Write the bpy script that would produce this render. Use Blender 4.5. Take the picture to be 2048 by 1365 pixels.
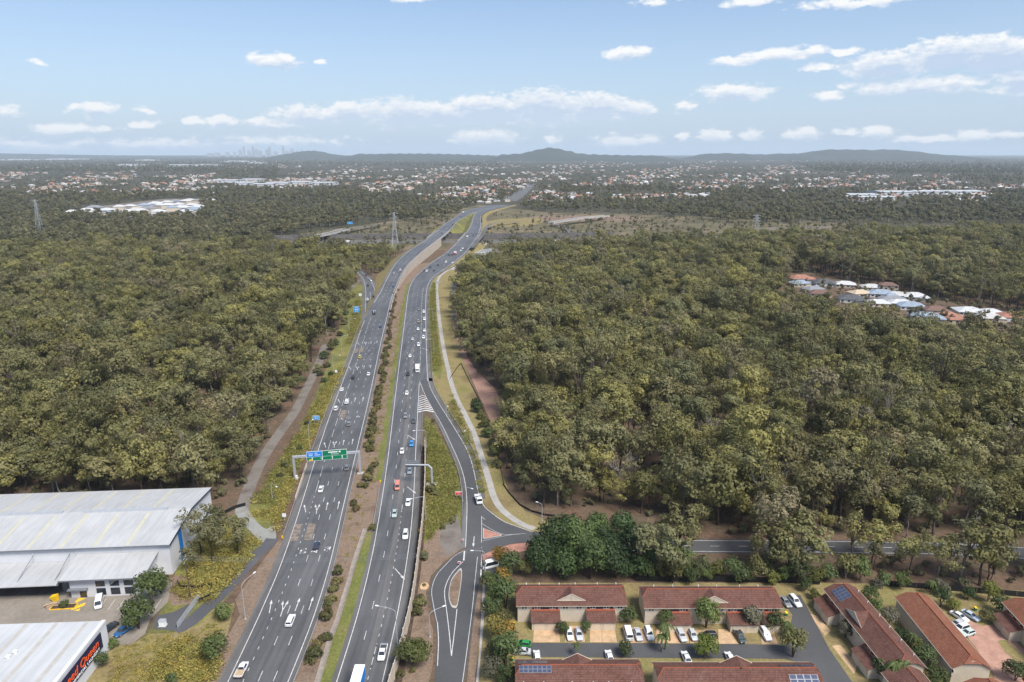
import bpy, bmesh, math, random
import numpy as np
from mathutils import Vector, Matrix

for o in list(bpy.data.objects):
    bpy.data.objects.remove(o)
scene = bpy.context.scene
C = scene.collection
R = math.radians

# ------------------------------------------------------------------ camera
CAM_H = 120.0
FPX = 2048 * 24.0 / 36.0          # focal length in photograph pixels (24 mm lens)
PITCH = math.atan(0.2771)
SP, CP = math.sin(PITCH), math.cos(PITCH)
cam_d = bpy.data.cameras.new('camera')
cam_d.lens = 24.0
cam_d.sensor_width = 36.0
cam_d.clip_start = 1.0
cam_d.clip_end = 150000.0
cam = bpy.data.objects.new('camera', cam_d)
C.objects.link(cam)
cam.location = (0, 0, CAM_H)
cam.rotation_euler = (math.pi / 2 - PITCH, 0, 0)
scene.camera = cam

# ------------------------------------------------------------------ sun, exposure
SUN_EL, SUN_AZ = 56.0, 138.0      # azimuth clockwise from +Y (the view direction)
sun_d = bpy.data.lights.new('sun', 'SUN')
sun_d.energy = 3.1
sun_d.angle = R(22)
sun_d.color = (1.0, 0.955, 0.89)
sun = bpy.data.objects.new('sun', sun_d)
C.objects.link(sun)
sd = Vector((math.sin(R(SUN_AZ)) * math.cos(R(SUN_EL)), math.cos(R(SUN_AZ)) * math.cos(R(SUN_EL)), math.sin(R(SUN_EL))))
sun.rotation_euler = sd.to_track_quat('Z', 'Y').to_euler()
sun.location = (-300, -300, 900)
vs = scene.view_settings
vs.view_transform = 'Standard'
vs.look = 'None'
vs.exposure = 0.82
vs.gamma = 1.0
vs.use_curve_mapping = False
cy = scene.cycles
cy.max_bounces = 5
cy.diffuse_bounces = 2
cy.glossy_bounces = 2
cy.transmission_bounces = 2
cy.transparent_max_bounces = 4
cy.volume_bounces = 1
cy.use_denoising = True
cy.caustics_reflective = False
cy.caustics_refractive = False

# ------------------------------------------------------------------ world: sky with scattered fair-weather cloud
world = bpy.data.worlds.new('World')
scene.world = world
world.use_nodes = True
wt = world.node_tree
wt.nodes.clear()


class NT:
    """small node-tree helper"""
    def __init__(s, t):
        s.t = t

    def n(s, typ, **kw):
        nd = s.t.nodes.new(typ)
        for k, v in kw.items():
            if k == 'ins':
                for kk, vv in v.items():
                    if isinstance(vv, bpy.types.NodeSocket):
                        s.t.links.new(vv, nd.inputs[kk])
                    else:
                        nd.inputs[kk].default_value = vv
            else:
                setattr(nd, k, v)
        return nd

    def math(s, op, a, b=0.0, c=0.0, clamp=False):
        nd = s.t.nodes.new('ShaderNodeMath')
        nd.operation = op
        nd.use_clamp = clamp
        for i, v in enumerate((a, b, c)):
            if isinstance(v, bpy.types.NodeSocket):
                s.t.links.new(v, nd.inputs[i])
            else:
                nd.inputs[i].default_value = v
        return nd.outputs[0]

    def vmath(s, op, a, b=(0, 0, 0)):
        nd = s.t.nodes.new('ShaderNodeVectorMath')
        nd.operation = op
        for i, v in enumerate((a, b)):
            if isinstance(v, bpy.types.NodeSocket):
                s.t.links.new(v, nd.inputs[i])
            else:
                nd.inputs[i].default_value = v
        return nd.outputs['Value'] if op in ('LENGTH', 'DOT_PRODUCT', 'DISTANCE') else nd.outputs[0]

    def mix(s, f, a, b, mode='MIX'):
        nd = s.t.nodes.new('ShaderNodeMix')
        nd.data_type = 'RGBA'
        nd.blend_type = mode
        for i, v in ((0, f), (6, a), (7, b)):
            if isinstance(v, bpy.types.NodeSocket):
                s.t.links.new(v, nd.inputs[i])
            else:
                nd.inputs[i].default_value = v if i == 0 else (*v[:3], 1)
        return nd.outputs[2]

    def noise(s, scale, detail=3.0, rough=0.55, vec=None, dim='3D'):
        nd = s.t.nodes.new('ShaderNodeTexNoise')
        nd.noise_dimensions = dim
        nd.inputs['Scale'].default_value = scale
        nd.inputs['Detail'].default_value = detail
        nd.inputs['Roughness'].default_value = rough
        if vec is not None:
            s.t.links.new(vec, nd.inputs['Vector'])
        return nd.outputs['Fac']

    def ramp(s, fac, stops, interp='LINEAR'):
        nd = s.t.nodes.new('ShaderNodeValToRGB')
        cr = nd.color_ramp
        cr.interpolation = interp
        while len(cr.elements) < len(stops):
            cr.elements.new(0.5)
        for e, (p, c) in zip(cr.elements, stops):
            e.position = p
            e.color = (*c[:3], 1) if not isinstance(c, (int, float)) else (c, c, c, 1)
        s.t.links.new(fac, nd.inputs[0])
        return nd.outputs[0]

    def maprange(s, v, a, b, c=0.0, d=1.0, smooth=False):
        nd = s.t.nodes.new('ShaderNodeMapRange')
        nd.interpolation_type = 'SMOOTHSTEP' if smooth else 'LINEAR'
        for i, x in enumerate((v, a, b, c, d)):
            if isinstance(x, bpy.types.NodeSocket):
                s.t.links.new(x, nd.inputs[i])
            else:
                nd.inputs[i].default_value = x
        return nd.outputs[0]


def cloud_list():
    """clouds as (azimuth, elevation, half width, half height) in degrees; those in front follow the photograph,
    the same kind of cloud goes on round the rest of the sky"""
    px = [(548, 119, 50, 15, 1), (640, 122, 14, 6, .6), (76, 123, 18, 6, .6), (197, 215, 30, 15, 1), (285, 221, 18, 8, .6),
          (150, 216, 12, 7, .6), (120, 252, 50, 14, 1), (285, 247, 28, 9, .9), (205, 256, 24, 8, .6), (440, 241, 40, 14, 1), (395, 240, 24, 9, .9),
          (540, 246, 55, 10, .8), (630, 224, 95, 20, 1), (700, 216, 60, 22, 1), (810, 218, 110, 30, 1.1), (890, 222, 120, 26, 1), (975, 210, 100, 34, 1.15), (1090, 205, 100, 40, 1.2), (1190, 208, 80, 30, 1.1), (1260, 216, 50, 18, 1),
          (970, 272, 80, 18, .9), (1105, 277, 20, 9, .7), (1235, 279, 60, 13, .8), (1300, 276, 30, 9, .7), (1252, 105, 52, 14, 1), (1285, 99, 20, 10, .8),
          (1480, 118, 60, 12, .9), (1560, 104, 70, 14, 1), (1630, 93, 30, 10, .9), (1690, 98, 26, 9, .8), (1640, 131, 34, 10, .8),
          (1460, 180, 60, 18, 1.1), (1510, 186, 40, 12, .8), (1655, 188, 34, 12, 1), (1780, 122, 90, 26, 1), (1900, 100, 90, 28, 1.1), (2010, 100, 90, 30, 1.1),
          (1820, 168, 105, 16, 1), (1920, 160, 40, 10, .8), (2040, 150, 40, 16, 1), (2040, 172, 60, 12, .9), (1370, 208, 28, 10, .6),
          (1430, 268, 40, 14, 1), (1505, 266, 30, 12, .9), (1605, 262, 36, 15, 1), (1365, 272, 14, 10, .7), (1700, 262, 26, 10, .7), (1755, 261, 34, 13, 1),
          (1860, 275, 90, 8, .7), (1940, 270, 26, 12, 1), (2020, 268, 60, 8, .6), (1500, 2, 50, 10, .9), (1720, 0, 110, 10, .7), (1310, 2, 40, 8, .5), (820, -4, 50, 6, .6),
          (10, 218, 22, 8, .6), (60, 285, 120, 10, .5), (300, 285, 140, 10, .5), (560, 280, 140, 10, .4)]
    out = []
    for x, y, w, h, k in px:
        u, v = (x - 1024) / FPX, (682.5 - y) / FPX
        d = Vector((u, CP + v * SP, -SP + v * CP)).normalized()
        az = math.degrees(math.atan2(d.x, d.y))
        el = math.degrees(math.asin(d.z))
        s = math.degrees(1 / FPX)
        out.append((az, el, w * s * .93, h * s * .93, k))
    return out


wn = NT(wt)
geo = wn.n('ShaderNodeTexCoord')
dirv = geo.outputs['Generated']
sep = wn.n('ShaderNodeSeparateXYZ', ins={0: dirv})
az = wn.math('MULTIPLY', wn.math('ARCTAN2', sep.outputs[0], sep.outputs[1]), 57.29578)
el = wn.math('MULTIPLY', wn.math('ARCSINE', sep.outputs[2]), 57.29578)
ae = wn.n('ShaderNodeCombineXYZ', ins={0: az, 1: el, 2: 0.0})
aev = ae.outputs[0]


def cloud_group():
    g = bpy.data.node_groups.new('cloud_mask', 'ShaderNodeTree')
    g.interface.new_socket('P', in_out='INPUT', socket_type='NodeSocketVector')
    g.interface.new_socket('Mask', in_out='OUTPUT', socket_type='NodeSocketFloat')
    q = NT(g)
    gi = g.nodes.new('NodeGroupInput')
    go = g.nodes.new('NodeGroupOutput')
    P = gi.outputs[0]
    # billows: noise in degrees, wider than tall
    sc = q.vmath('MULTIPLY', P, (0.62, 1.25, 1.0))
    wob = q.n('ShaderNodeTexNoise', ins={'Vector': sc, 'Scale': 0.55, 'Detail': 3.0, 'Roughness': 0.55})
    off = q.vmath('MULTIPLY', q.vmath('SUBTRACT', wob.outputs['Color'], (.5, .5, .5)), (2.4, 1.0, 0))
    PW = q.vmath('ADD', P, off)
    acc = None
    for a, e, w, h, k in cloud_list():
        # squarer than an ellipse: flat base comes from squeezing the lower half
        d = q.vmath('SUBTRACT', PW, (a, e - h * .25, 0))
        d = q.vmath('MULTIPLY', d, (1 / w, 1 / h, 0))
        r = q.vmath('LENGTH', d)
        m = q.math('MULTIPLY_ADD', r, -k, k)
        acc = m if acc is None else q.math('MAXIMUM', acc, m)
    fine = q.noise(1.7, 6.0, 0.62, sc)
    acc = q.math('ADD', acc, q.math('MULTIPLY_ADD', fine, 1.7, -0.86))
    g.links.new(acc, go.inputs[0])
    return g


CG = cloud_group()


def cg(vec):
    nd = wt.nodes.new('ShaderNodeGroup')
    nd.node_tree = CG
    wt.links.new(vec, nd.inputs[0])
    return nd.outputs[0]


sky = wt.nodes.new('ShaderNodeTexSky')
sky.sky_type = 'NISHITA'
sky.sun_disc = False
sky.sun_elevation = R(SUN_EL)
sky.sun_rotation = R(SUN_AZ)
sky.altitude = 100
sky.air_density = 1.0
sky.dust_density = 1.5
sky.ozone_density = 1.4
SKY_STRENGTH = 0.082
soft = wn.mix(1.0, sky.outputs[0], (0.93, 0.99, 1.10), mode='MULTIPLY')


soft = wn.mix(wn.maprange(el, -0.5, 13.0, 0.72, 0.12), soft, (4.15, 5.25, 6.7))      # pale air low over the horizon


def clouded(mask, lit):
    cover = wn.maprange(mask, -0.12, 0.44, 0, 0.97, smooth=True)
    cc = wn.mix(lit, (3.9, 4.75, 6.0), (6.9, 6.95, 7.0))
    low = wn.maprange(el, 0.0, 5.5, 1, 0)
    cc = wn.mix(wn.math('MULTIPLY', low, 0.35), cc, (5.0, 5.4, 5.9))
    return wn.mix(cover, soft, cc)


# the sky in front, cloud by cloud
m0 = cg(aev)
m1 = cg(wn.vmath('ADD', aev, (-0.10, 0.55, 0)))
bg_front = wn.n('ShaderNodeBackground', ins={'Color': clouded(m0, wn.maprange(m1, -0.20, 0.62, 1, 0)), 'Strength': SKY_STRENGTH})
# the rest of the sky: the same scattered cumulus from noise
gn = wn.noise(0.085, 4.0, 0.58, wn.vmath('MULTIPLY', aev, (1.0, 2.2, 1)))
outm = wn.math('MAXIMUM', wn.maprange(wn.math('ABSOLUTE', az), 38.5, 44.0, 0, 1), wn.maprange(el, 14.5, 18.0, 0, 1))
gm = wn.math('ADD', wn.math('MULTIPLY_ADD', gn, 3.4, -1.85), wn.math('MULTIPLY_ADD', outm, 2.0, -2.0))
bg_rest = wn.n('ShaderNodeBackground', ins={'Color': clouded(gm, 0.8), 'Strength': SKY_STRENGTH})
infront = wn.math('MULTIPLY', wn.math('LESS_THAN', wn.math('ABSOLUTE', az), 38.5), wn.math('MULTIPLY', wn.math('LESS_THAN', el, 14.5), wn.math('GREATER_THAN', el, -1.0)))
mxs = wn.n('ShaderNodeMixShader', ins={0: infront, 1: bg_rest.outputs[0], 2: bg_front.outputs[0]})
wo = wn.n('ShaderNodeOutputWorld', ins={'Surface': mxs.outputs[0]})

# ------------------------------------------------------------------ helpers
rng = np.random.default_rng(7)
random.seed(7)


def G(px, py, z=0.0):
    """the point at height z that photograph pixel (px, py) looks at"""
    u, v = (px - 1024) / FPX, (682.5 - py) / FPX
    dx, dy, dz = u, CP + v * SP, -SP + v * CP
    t = (z - CAM_H) / dz
    return Vector((dx * t, dy * t, z))


def Gz(px, py, zf, dz=0.0):
    """the same on a road whose height zf(Y) varies with distance"""
    z = 0.0
    for _ in range(25):
        p = G(px, py, z + dz)
        z = 0.5 * z + 0.5 * zf(p.y)
    return Vector((p.x, p.y, z))


def proj(x, y, z=0.0):
    dz = z - CAM_H
    dep = y * CP - dz * SP
    up = y * SP + dz * CP
    return 1024 + FPX * x / dep, 682.5 - FPX * up / dep


def tag(o, label=None, cat=None, group=None, kind=None):
    if label: o['label'] = label
    if cat: o['category'] = cat
    if group: o['group'] = group
    if kind: o['kind'] = kind
    return o


def empty(name, loc=(0, 0, 0), rz=0.0):
    o = bpy.data.objects.new(name, None)
    o.empty_display_size = 0.5
    C.objects.link(o)
    o.location = loc
    o.rotation_euler = (0, 0, rz)
    return o


class MB:
    """collects faces and links them as one mesh object"""
    def __init__(s):
        s.v, s.f, s.m = [], [], []

    def add(s, verts, faces, mat=0):
        b = len(s.v)
        s.v.extend([tuple(p) for p in verts])
        for f in faces:
            s.f.append(tuple(i + b for i in f))
            s.m.append(mat)
        return s

    def box(s, c, size, mat=0, rz=0.0):
        cx, cy_, cz = c
        hx, hy, hz = size[0] / 2, size[1] / 2, size[2] / 2
        ca, sa = math.cos(rz), math.sin(rz)
        vs_ = []
        for z in (-hz, hz):
            for x, y in ((-hx, -hy), (hx, -hy), (hx, hy), (-hx, hy)):
                vs_.append((cx + x * ca - y * sa, cy_ + x * sa + y * ca, cz + z))
        s.add(vs_, [(3, 2, 1, 0), (4, 5, 6, 7), (0, 1, 5, 4), (1, 2, 6, 5), (2, 3, 7, 6), (3, 0, 4, 7)], mat)
        return s

    def hexa(s, p, mat=0):
        """eight corners: four below, four above"""
        s.add(p, [(3, 2, 1, 0), (4, 5, 6, 7), (0, 1, 5, 4), (1, 2, 6, 5), (2, 3, 7, 6), (3, 0, 4, 7)], mat)
        return s

    def prism(s, pts, z0, z1, mat=0):
        n = len(pts)
        vs_ = [(p[0], p[1], z0) for p in pts] + [(p[0], p[1], z1) for p in pts]
        s.add(vs_, [tuple(range(n))[::-1], tuple(range(n, 2 * n))] + [(i, (i + 1) % n, n + (i + 1) % n, n + i) for i in range(n)], mat)
        return s

    def tube(s, pts, rad, n=6, mat=0, cap=True):
        pts = [Vector(p) for p in pts]
        if not isinstance(rad, (list, tuple)):
            rad = [rad] * len(pts)
        vs_, fs = [], []
        for i, p in enumerate(pts):
            t = (pts[min(i + 1, len(pts) - 1)] - pts[max(i - 1, 0)]).normalized()
            a = t.cross(Vector((0, 0, 1)) if abs(t.z) < 0.9 else Vector((1, 0, 0))).normalized()
            b = t.cross(a)
            for k in range(n):
                q = 2 * math.pi * k / n
                vs_.append(p + a * (math.cos(q) * rad[i]) + b * (math.sin(q) * rad[i]))
        for i in range(len(pts) - 1):
            for k in range(n):
                fs.append((i * n + k, i * n + (k + 1) % n, (i + 1) * n + (k + 1) % n, (i + 1) * n + k))
        if cap:
            fs.append(tuple(range(n))[::-1])
            fs.append(tuple(range((len(pts) - 1) * n, len(pts) * n)))
        s.add(vs_, fs, mat)
        return s

    def quad(s, a, b, c, d, mat=0):
        return s.add([a, b, c, d], [(0, 1, 2, 3)], mat)

    def mesh(s, name, mats):
        me = bpy.data.meshes.new(name)
        me.from_pydata(s.v, [], s.f)
        if not isinstance(mats, (list, tuple)):
            mats = [mats]
        for m in mats:
            me.materials.append(m)
        if len(mats) > 1:
            me.polygons.foreach_set('material_index', s.m)
        me.update()
        return me

    def build(s, name, mats, parent=None, loc=None, smooth=False, color=None):
        return obj(name, s.mesh(name, mats), parent, loc, smooth, color)


def obj(name, me, parent=None, loc=None, smooth=False, color=None):
    o = bpy.data.objects.new(name, me)
    C.objects.link(o)
    if parent is not None:
        o.parent = parent
    if loc is not None:
        o.location = loc
    if smooth:
        me.shade_smooth()
    if color is not None:
        o.color = (*color, 1)
    return o


def copy_tree(o, parent=None):
    c = o.copy()
    C.objects.link(c)
    c.parent = parent
    for ch in o.children:
        copy_tree(ch, c)
    return c


def sheet(name, pts, mat, z=0.0, parent=None, kind='structure'):
    """a flat ground sheet from world points"""
    m = MB()
    m.add([(p[0], p[1], z) for p in pts], [tuple(range(len(pts)))])
    me = m.mesh(name, mat)
    bm = bmesh.new(); bm.from_mesh(me)
    bmesh.ops.triangulate(bm, faces=bm.faces[:])
    for f in bm.faces:
        if f.normal.z < 0: f.normal_flip()
    bm.to_mesh(me); bm.free()
    o = obj(name, me, parent)
    if kind and parent is None: o['kind'] = kind
    return o


def gsheet(name, px, mat, z=0.0, parent=None, kind='structure'):
    return sheet(name, [G(x, y, z) for x, y in px], mat, z, parent, kind)


def smooth_curve(pts, closed=False, n=6):
    """Catmull-Rom through points (tuples)"""
    P = [np.array(p, float) for p in pts]
    out = []
    N = len(P)
    for i in range(N if closed else N - 1):
        p0 = P[(i - 1) % N] if closed or i > 0 else 2 * P[0] - P[1]
        p1, p2 = P[i], P[(i + 1) % N]
        p3 = P[(i + 2) % N] if closed or i + 2 < N else 2 * P[-1] - P[-2]
        for k in range(n):
            t = k / n
            out.append(tuple(0.5 * (2 * p1 + (p2 - p0) * t + (2 * p0 - 5 * p1 + 4 * p2 - p3) * t * t + (3 * p1 - p0 - 3 * p2 + p3) * t ** 3)))
    if not closed:
        out.append(tuple(P[-1]))
    return out


def in_poly(x, y, poly):
    """vectorised point in polygon"""
    x = np.asarray(x); y = np.asarray(y)
    c = np.zeros(x.shape, bool)
    n = len(poly)
    for i in range(n):
        x0, y0 = poly[i][0], poly[i][1]
        x1, y1 = poly[i - 1][0], poly[i - 1][1]
        hit = ((y0 > y) != (y1 > y)) & (x < (x1 - x0) * (y - y0) / ((y1 - y0) + 1e-12) + x0)
        c ^= hit
    return c


# ------------------------------------------------------------------ materials
MATS = {}


def material(name, build, rough=0.8, spec=0.25, metal=0.0):
    m = bpy.data.materials.new(name)
    m.use_nodes = True
    t = m.node_tree
    q = NT(t)
    b = t.nodes['Principled BSDF']
    b.inputs['Roughness'].default_value = rough
    b.inputs['Specular IOR Level'].default_value = spec
    b.inputs['Metallic'].default_value = metal
    r = build(q, b)
    if r is not None:
        if isinstance(r, bpy.types.NodeSocket):
            t.links.new(r, b.inputs['Base Color'])
        else:
            b.inputs['Base Color'].default_value = (*r, 1)
    MATS[name] = m
    return m


def pos(q):
    return q.n('ShaderNodeNewGeometry').outputs['Position']


def ocoord(q):
    return q.n('ShaderNodeTexCoord').outputs['Object']


def bump(q, b, height, strength=0.4, dist=0.1):
    nd = q.n('ShaderNodeBump', ins={'Height': height, 'Strength': strength, 'Distance': dist})
    q.t.links.new(nd.outputs[0], b.inputs['Normal'])


def mottled(cols, s1=0.08, s2=1.5, lo=0.3, hi=0.7, fine=0.35, coord=pos, relief=0.0):
    """ground-like surface: large patches between colours and fine grain"""
    def f(q, b):
        p = coord(q)
        a = q.noise(s1, 4, 0.6, p)
        n = len(cols)
        st = [(lo + (hi - lo) * i / max(n - 1, 1), c) for i, c in enumerate(cols)]
        base = q.ramp(a, st)
        g = q.noise(s2, 4, 0.65, p)
        gr = q.maprange(g, 0.25, 0.75, 1 - fine, 1 + fine)
        cx = q.n('ShaderNodeCombineXYZ', ins={0: gr, 1: gr, 2: gr})
        if relief:
            bump(q, b, g, 0.6, relief)
        return q.mix(1.0, base, cx.outputs[0], mode='MULTIPLY')
    return f


def plain(col, var=0.08, scale=0.6):
    def f(q, b):
        g = q.noise(scale, 3, 0.6, ocoord(q))
        gr = q.maprange(g, 0.3, 0.7, 1 - var, 1 + var)
        cx = q.n('ShaderNodeCombineXYZ', ins={0: gr, 1: gr, 2: gr})
        return q.mix(1.0, col, cx.outputs[0], mode='MULTIPLY')
    return f


def asphalt(base, streak=True, lanes=False):
    def f(q, b):
        p = pos(q)
        big = q.noise(0.035, 4, 0.6, p)
        st = q.noise(1.0, 3, 0.6, q.vmath('MULTIPLY', p, (0.55, 0.02, 0.1)))   # wear drawn out along the lanes
        fine = q.noise(3.0, 3, 0.7, p)
        v = q.math('ADD', q.maprange(big, .35, .65, -.17, .17), q.maprange(st, .3, .7, -.26, .26) if streak else 0.0)
        v = q.math('ADD', v, q.maprange(fine, .3, .7, -.12, .12))
        v = q.math('ADD', v, 1.0)
        if lanes:        # oil-darkened middle of each lane, polished wheel paths either side, and long patches
            u = q.n('ShaderNodeSeparateXYZ', ins={0: q.n('ShaderNodeTexCoord').outputs['UV']}).outputs[0]
            wob = q.math('ADD', u, q.maprange(q.noise(.02, 2, .5, p), .3, .7, -.08, .08))
            oil = q.math('COSINE', q.math('MULTIPLY', q.math('SUBTRACT', q.math('FRACT', wob), .5), 12.566))
            am = q.maprange(q.noise(.012, 3, .6, p), .3, .7, .01, .10)
            v = q.math('SUBTRACT', v, q.math('MULTIPLY', oil, am))
            lane_id = q.n('ShaderNodeTexWhiteNoise', noise_dimensions='2D', ins={'Vector': q.n('ShaderNodeCombineXYZ', ins={0: q.math('FLOOR', u), 1: q.math('FLOOR', q.math('MULTIPLY', q.n('ShaderNodeSeparateXYZ', ins={0: p}).outputs[1], .021)), 2: 0.0}).outputs[0]})
            v = q.math('ADD', v, q.maprange(lane_id.outputs[0], 0, 1, -.07, .07))
        cx = q.n('ShaderNodeCombineXYZ', ins={0: v, 1: v, 2: v})
        return q.mix(1.0, base, cx.outputs[0], mode='MULTIPLY')
    return f


material('asphalt_lanes', asphalt((0.088, 0.087, 0.087), True, True), 0.55, 0.5)
material('asphalt', asphalt((0.085, 0.084, 0.085)), 0.55, 0.5)
material('asphalt_shoulder', asphalt((0.112, 0.108, 0.105)), 0.8, 0.3)
material('asphalt_lane_worn', asphalt((0.122, 0.119, 0.116)), 0.75, 0.3)
material('asphalt_service', asphalt((0.072, 0.072, 0.074), False), 0.75, 0.35)
material('asphalt_track', asphalt((0.078, 0.078, 0.084), False), 0.8, 0.3)
material('yard_concrete', mottled([(0.19, 0.165, 0.135), (0.245, 0.215, 0.18), (0.16, 0.14, 0.115)], 0.06, 0.9, fine=0.14), 0.85)
material('paint_white', plain((0.50, 0.50, 0.49), 0.25, 0.8), 0.7)
material('paint_faded', mottled([(0.10, 0.095, 0.09), (0.19, 0.155, 0.125), (0.25, 0.20, 0.155)], 0.7, 2.5, 0.35, 0.65, 0.2), 0.8)
material('paint_scuffed', mottled([(0.10, 0.10, 0.11), (0.12, 0.12, 0.12), (0.62, 0.62, 0.62)], 1.3, 3.0, 0.42, 0.6, 0.1), 0.7)
material('paint_yellow', plain((0.80, 0.47, 0.03), 0.1, 1.0), 0.6)
material('concrete', mottled([(0.36, 0.34, 0.315), (0.44, 0.42, 0.39)], 0.3, 2.5, fine=0.1), 0.85)
material('concrete_path', mottled([(0.29, 0.275, 0.25), (0.36, 0.345, 0.32)], 0.2, 2.0, fine=0.14), 0.85)
material('concrete_wall', mottled([(0.40, 0.345, 0.28), (0.50, 0.435, 0.36)], 0.25, 2.0, fine=0.12, coord=ocoord), 0.85)
material('forest_floor', mottled([(0.085, 0.058, 0.042), (0.135, 0.088, 0.060), (0.105, 0.082, 0.055), (0.19, 0.125, 0.085)], 0.06, 0.7, 0.28, 0.72, 0.35), 0.95, 0.1)
material('mulch', mottled([(0.135, 0.094, 0.068), (0.205, 0.148, 0.108), (0.165, 0.120, 0.086)], 0.12, 1.6, fine=0.38, relief=0.08), 0.95, 0.1)
material('red_soil', mottled([(0.20, 0.115, 0.088), (0.285, 0.175, 0.138), (0.31, 0.20, 0.13)], 0.07, 1.2, fine=0.3, relief=0.08), 0.95, 0.1)
material('dark_soil', mottled([(0.045, 0.034, 0.028), (0.10, 0.07, 0.05)], 0.3, 2.0, fine=0.3), 0.95, 0.1)  # garden bed soil, and the painted shade along the noise wall
material('gravel', mottled([(0.135, 0.118, 0.10), (0.185, 0.165, 0.145), (0.115, 0.095, 0.08)], 0.1, 2.0, fine=0.2), 0.95, 0.1)
material('gravel_pale', mottled([(0.20, 0.205, 0.185), (0.26, 0.26, 0.24), (0.185, 0.17, 0.145)], 0.12, 2.0, fine=0.18), 0.95, 0.1)
material('grass_mixed', mottled([(0.14, 0.105, 0.058), (0.115, 0.118, 0.042), (0.175, 0.165, 0.05), (0.24, 0.185, 0.066)], 0.055, 0.9, 0.3, 0.7, 0.4, relief=0.15), 0.95, 0.1)
material('grass_green', mottled([(0.098, 0.108, 0.034), (0.140, 0.148, 0.042), (0.175, 0.152, 0.066)], 0.09, 1.3, 0.3, 0.72, 0.35, relief=0.12), 0.95, 0.1)
material('grass_dry', mottled([(0.165, 0.125, 0.062), (0.23, 0.185, 0.085), (0.17, 0.16, 0.055)], 0.09, 1.3, 0.3, 0.7, 0.32, relief=0.12), 0.95, 0.1)
material('scrub_ground', mottled([(0.075, 0.068, 0.042), (0.12, 0.105, 0.06), (0.20, 0.155, 0.10)], 0.02, 0.4, fine=0.3), 0.95, 0.1)
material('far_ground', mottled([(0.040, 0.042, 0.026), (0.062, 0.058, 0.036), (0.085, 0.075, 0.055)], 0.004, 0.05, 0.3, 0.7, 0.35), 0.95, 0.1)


def brick_paving(c1, c2, scale):
    def f(q, b):
        t = q.n('ShaderNodeTexBrick', ins={'Vector': pos(q), 'Color1': (*c1, 1), 'Color2': (*c2, 1), 'Mortar': (0.30, 0.22, 0.18, 1), 'Scale': scale})
        n = q.noise(0.5, 3, .6, pos(q))
        gr = q.maprange(n, .3, .7, .8, 1.2)
        cx = q.n('ShaderNodeCombineXYZ', ins={0: gr, 1: gr, 2: gr})
        return q.mix(1.0, t.outputs[0], cx.outputs[0], mode='MULTIPLY')
    return f


material('red_paving', brick_paving((0.33, 0.135, 0.095), (0.40, 0.19, 0.14), 2.2), 0.85)
material('pink_paving', brick_paving((0.42, 0.24, 0.175), (0.36, 0.19, 0.14), 2.5), 0.85)
material('tan_paving', brick_paving((0.56, 0.38, 0.21), (0.47, 0.31, 0.17), 2.0), 0.85)


def tile_roof(c1, c2):
    """concrete tiles: courses down the slope and joints along it, relief in the bump"""
    def f(q, b):
        p = q.n('ShaderNodeTexCoord').outputs['UV']
        sp = q.n('ShaderNodeSeparateXYZ', ins={0: p})
        row = q.math('FRACT', q.math('MULTIPLY', sp.outputs[1], 1.9))
        half = q.math('MULTIPLY', q.math('FLOOR', q.math('MULTIPLY', sp.outputs[1], 1.9)), 0.5)
        colf = q.math('FRACT', q.math('ADD', q.math('MULTIPLY', sp.outputs[0], 2.9), half))
        idn = q.n('ShaderNodeTexWhiteNoise', noise_dimensions='2D', ins={'Vector': q.n('ShaderNodeCombineXYZ', ins={
            0: q.math('FLOOR', q.math('ADD', q.math('MULTIPLY', sp.outputs[0], 2.9), half)), 1: q.math('FLOOR', q.math('MULTIPLY', sp.outputs[1], 1.9)), 2: 0.0}).outputs[0]})
        edge = q.math('MULTIPLY', q.maprange(row, 0.0, 0.22, 0.35, 1.0), q.maprange(colf, 0.0, 0.13, 0.6, 1.0))
        big = q.noise(0.35, 4, 0.6, ocoord(q))
        worn = q.maprange(q.noise(.16, 5, .7, ocoord(q)), .5, .75, 0, .35)
        c2w = q.mix(worn, c2, (.17, .135, .115))
        base = q.mix(q.math('ADD', q.math('MULTIPLY', idn.outputs[0], 0.5), q.math('MULTIPLY_ADD', big, 1.2, -0.35), clamp=True), c1, c2w)
        cx = q.n('ShaderNodeCombineXYZ', ins={0: edge, 1: edge, 2: edge})
        h = q.math('ADD', q.math('MULTIPLY', row, -0.6), q.math('MULTIPLY', q.math('ABSOLUTE', q.math('SUBTRACT', colf, 0.5)), 0.6))
        bump(q, b, h, 0.7, 0.06)
        return q.mix(0.85, base, q.mix(1.0, base, cx.outputs[0], mode='MULTIPLY'))
    return f


material('roof_tile_brown', tile_roof((0.090, 0.041, 0.032), (0.170, 0.086, 0.066)), 0.8, 0.12)
material('roof_tile_red', tile_roof((0.165, 0.064, 0.040), (0.26, 0.115, 0.070)), 0.8, 0.12)
material('ridge_tile', plain((0.27, 0.082, 0.045), 0.2, 1.5), 0.8, 0.12)


def sheet_metal(col, pitch=5.2):
    def f(q, b):
        p = ocoord(q)
        sp = q.n('ShaderNodeSeparateXYZ', ins={0: p})
        w = q.math('ABSOLUTE', q.math('SUBTRACT', q.math('FRACT', q.math('MULTIPLY', sp.outputs[0], 1.3)), 0.5))
        bump(q, b, w, 0.5, 0.05)
        n = q.noise(0.09, 4, 0.6, p)
        st = q.noise(1.0, 3, .6, q.vmath('MULTIPLY', p, (0.9, 0.05, 1)))
        v = q.math('ADD', q.maprange(n, .3, .7, .90, 1.06), q.maprange(st, .35, .65, -.07, .07))
        cx = q.n('ShaderNodeCombineXYZ', ins={0: v, 1: v, 2: v})
        return q.mix(1.0, col, cx.outputs[0], mode='MULTIPLY')
    return f


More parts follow.
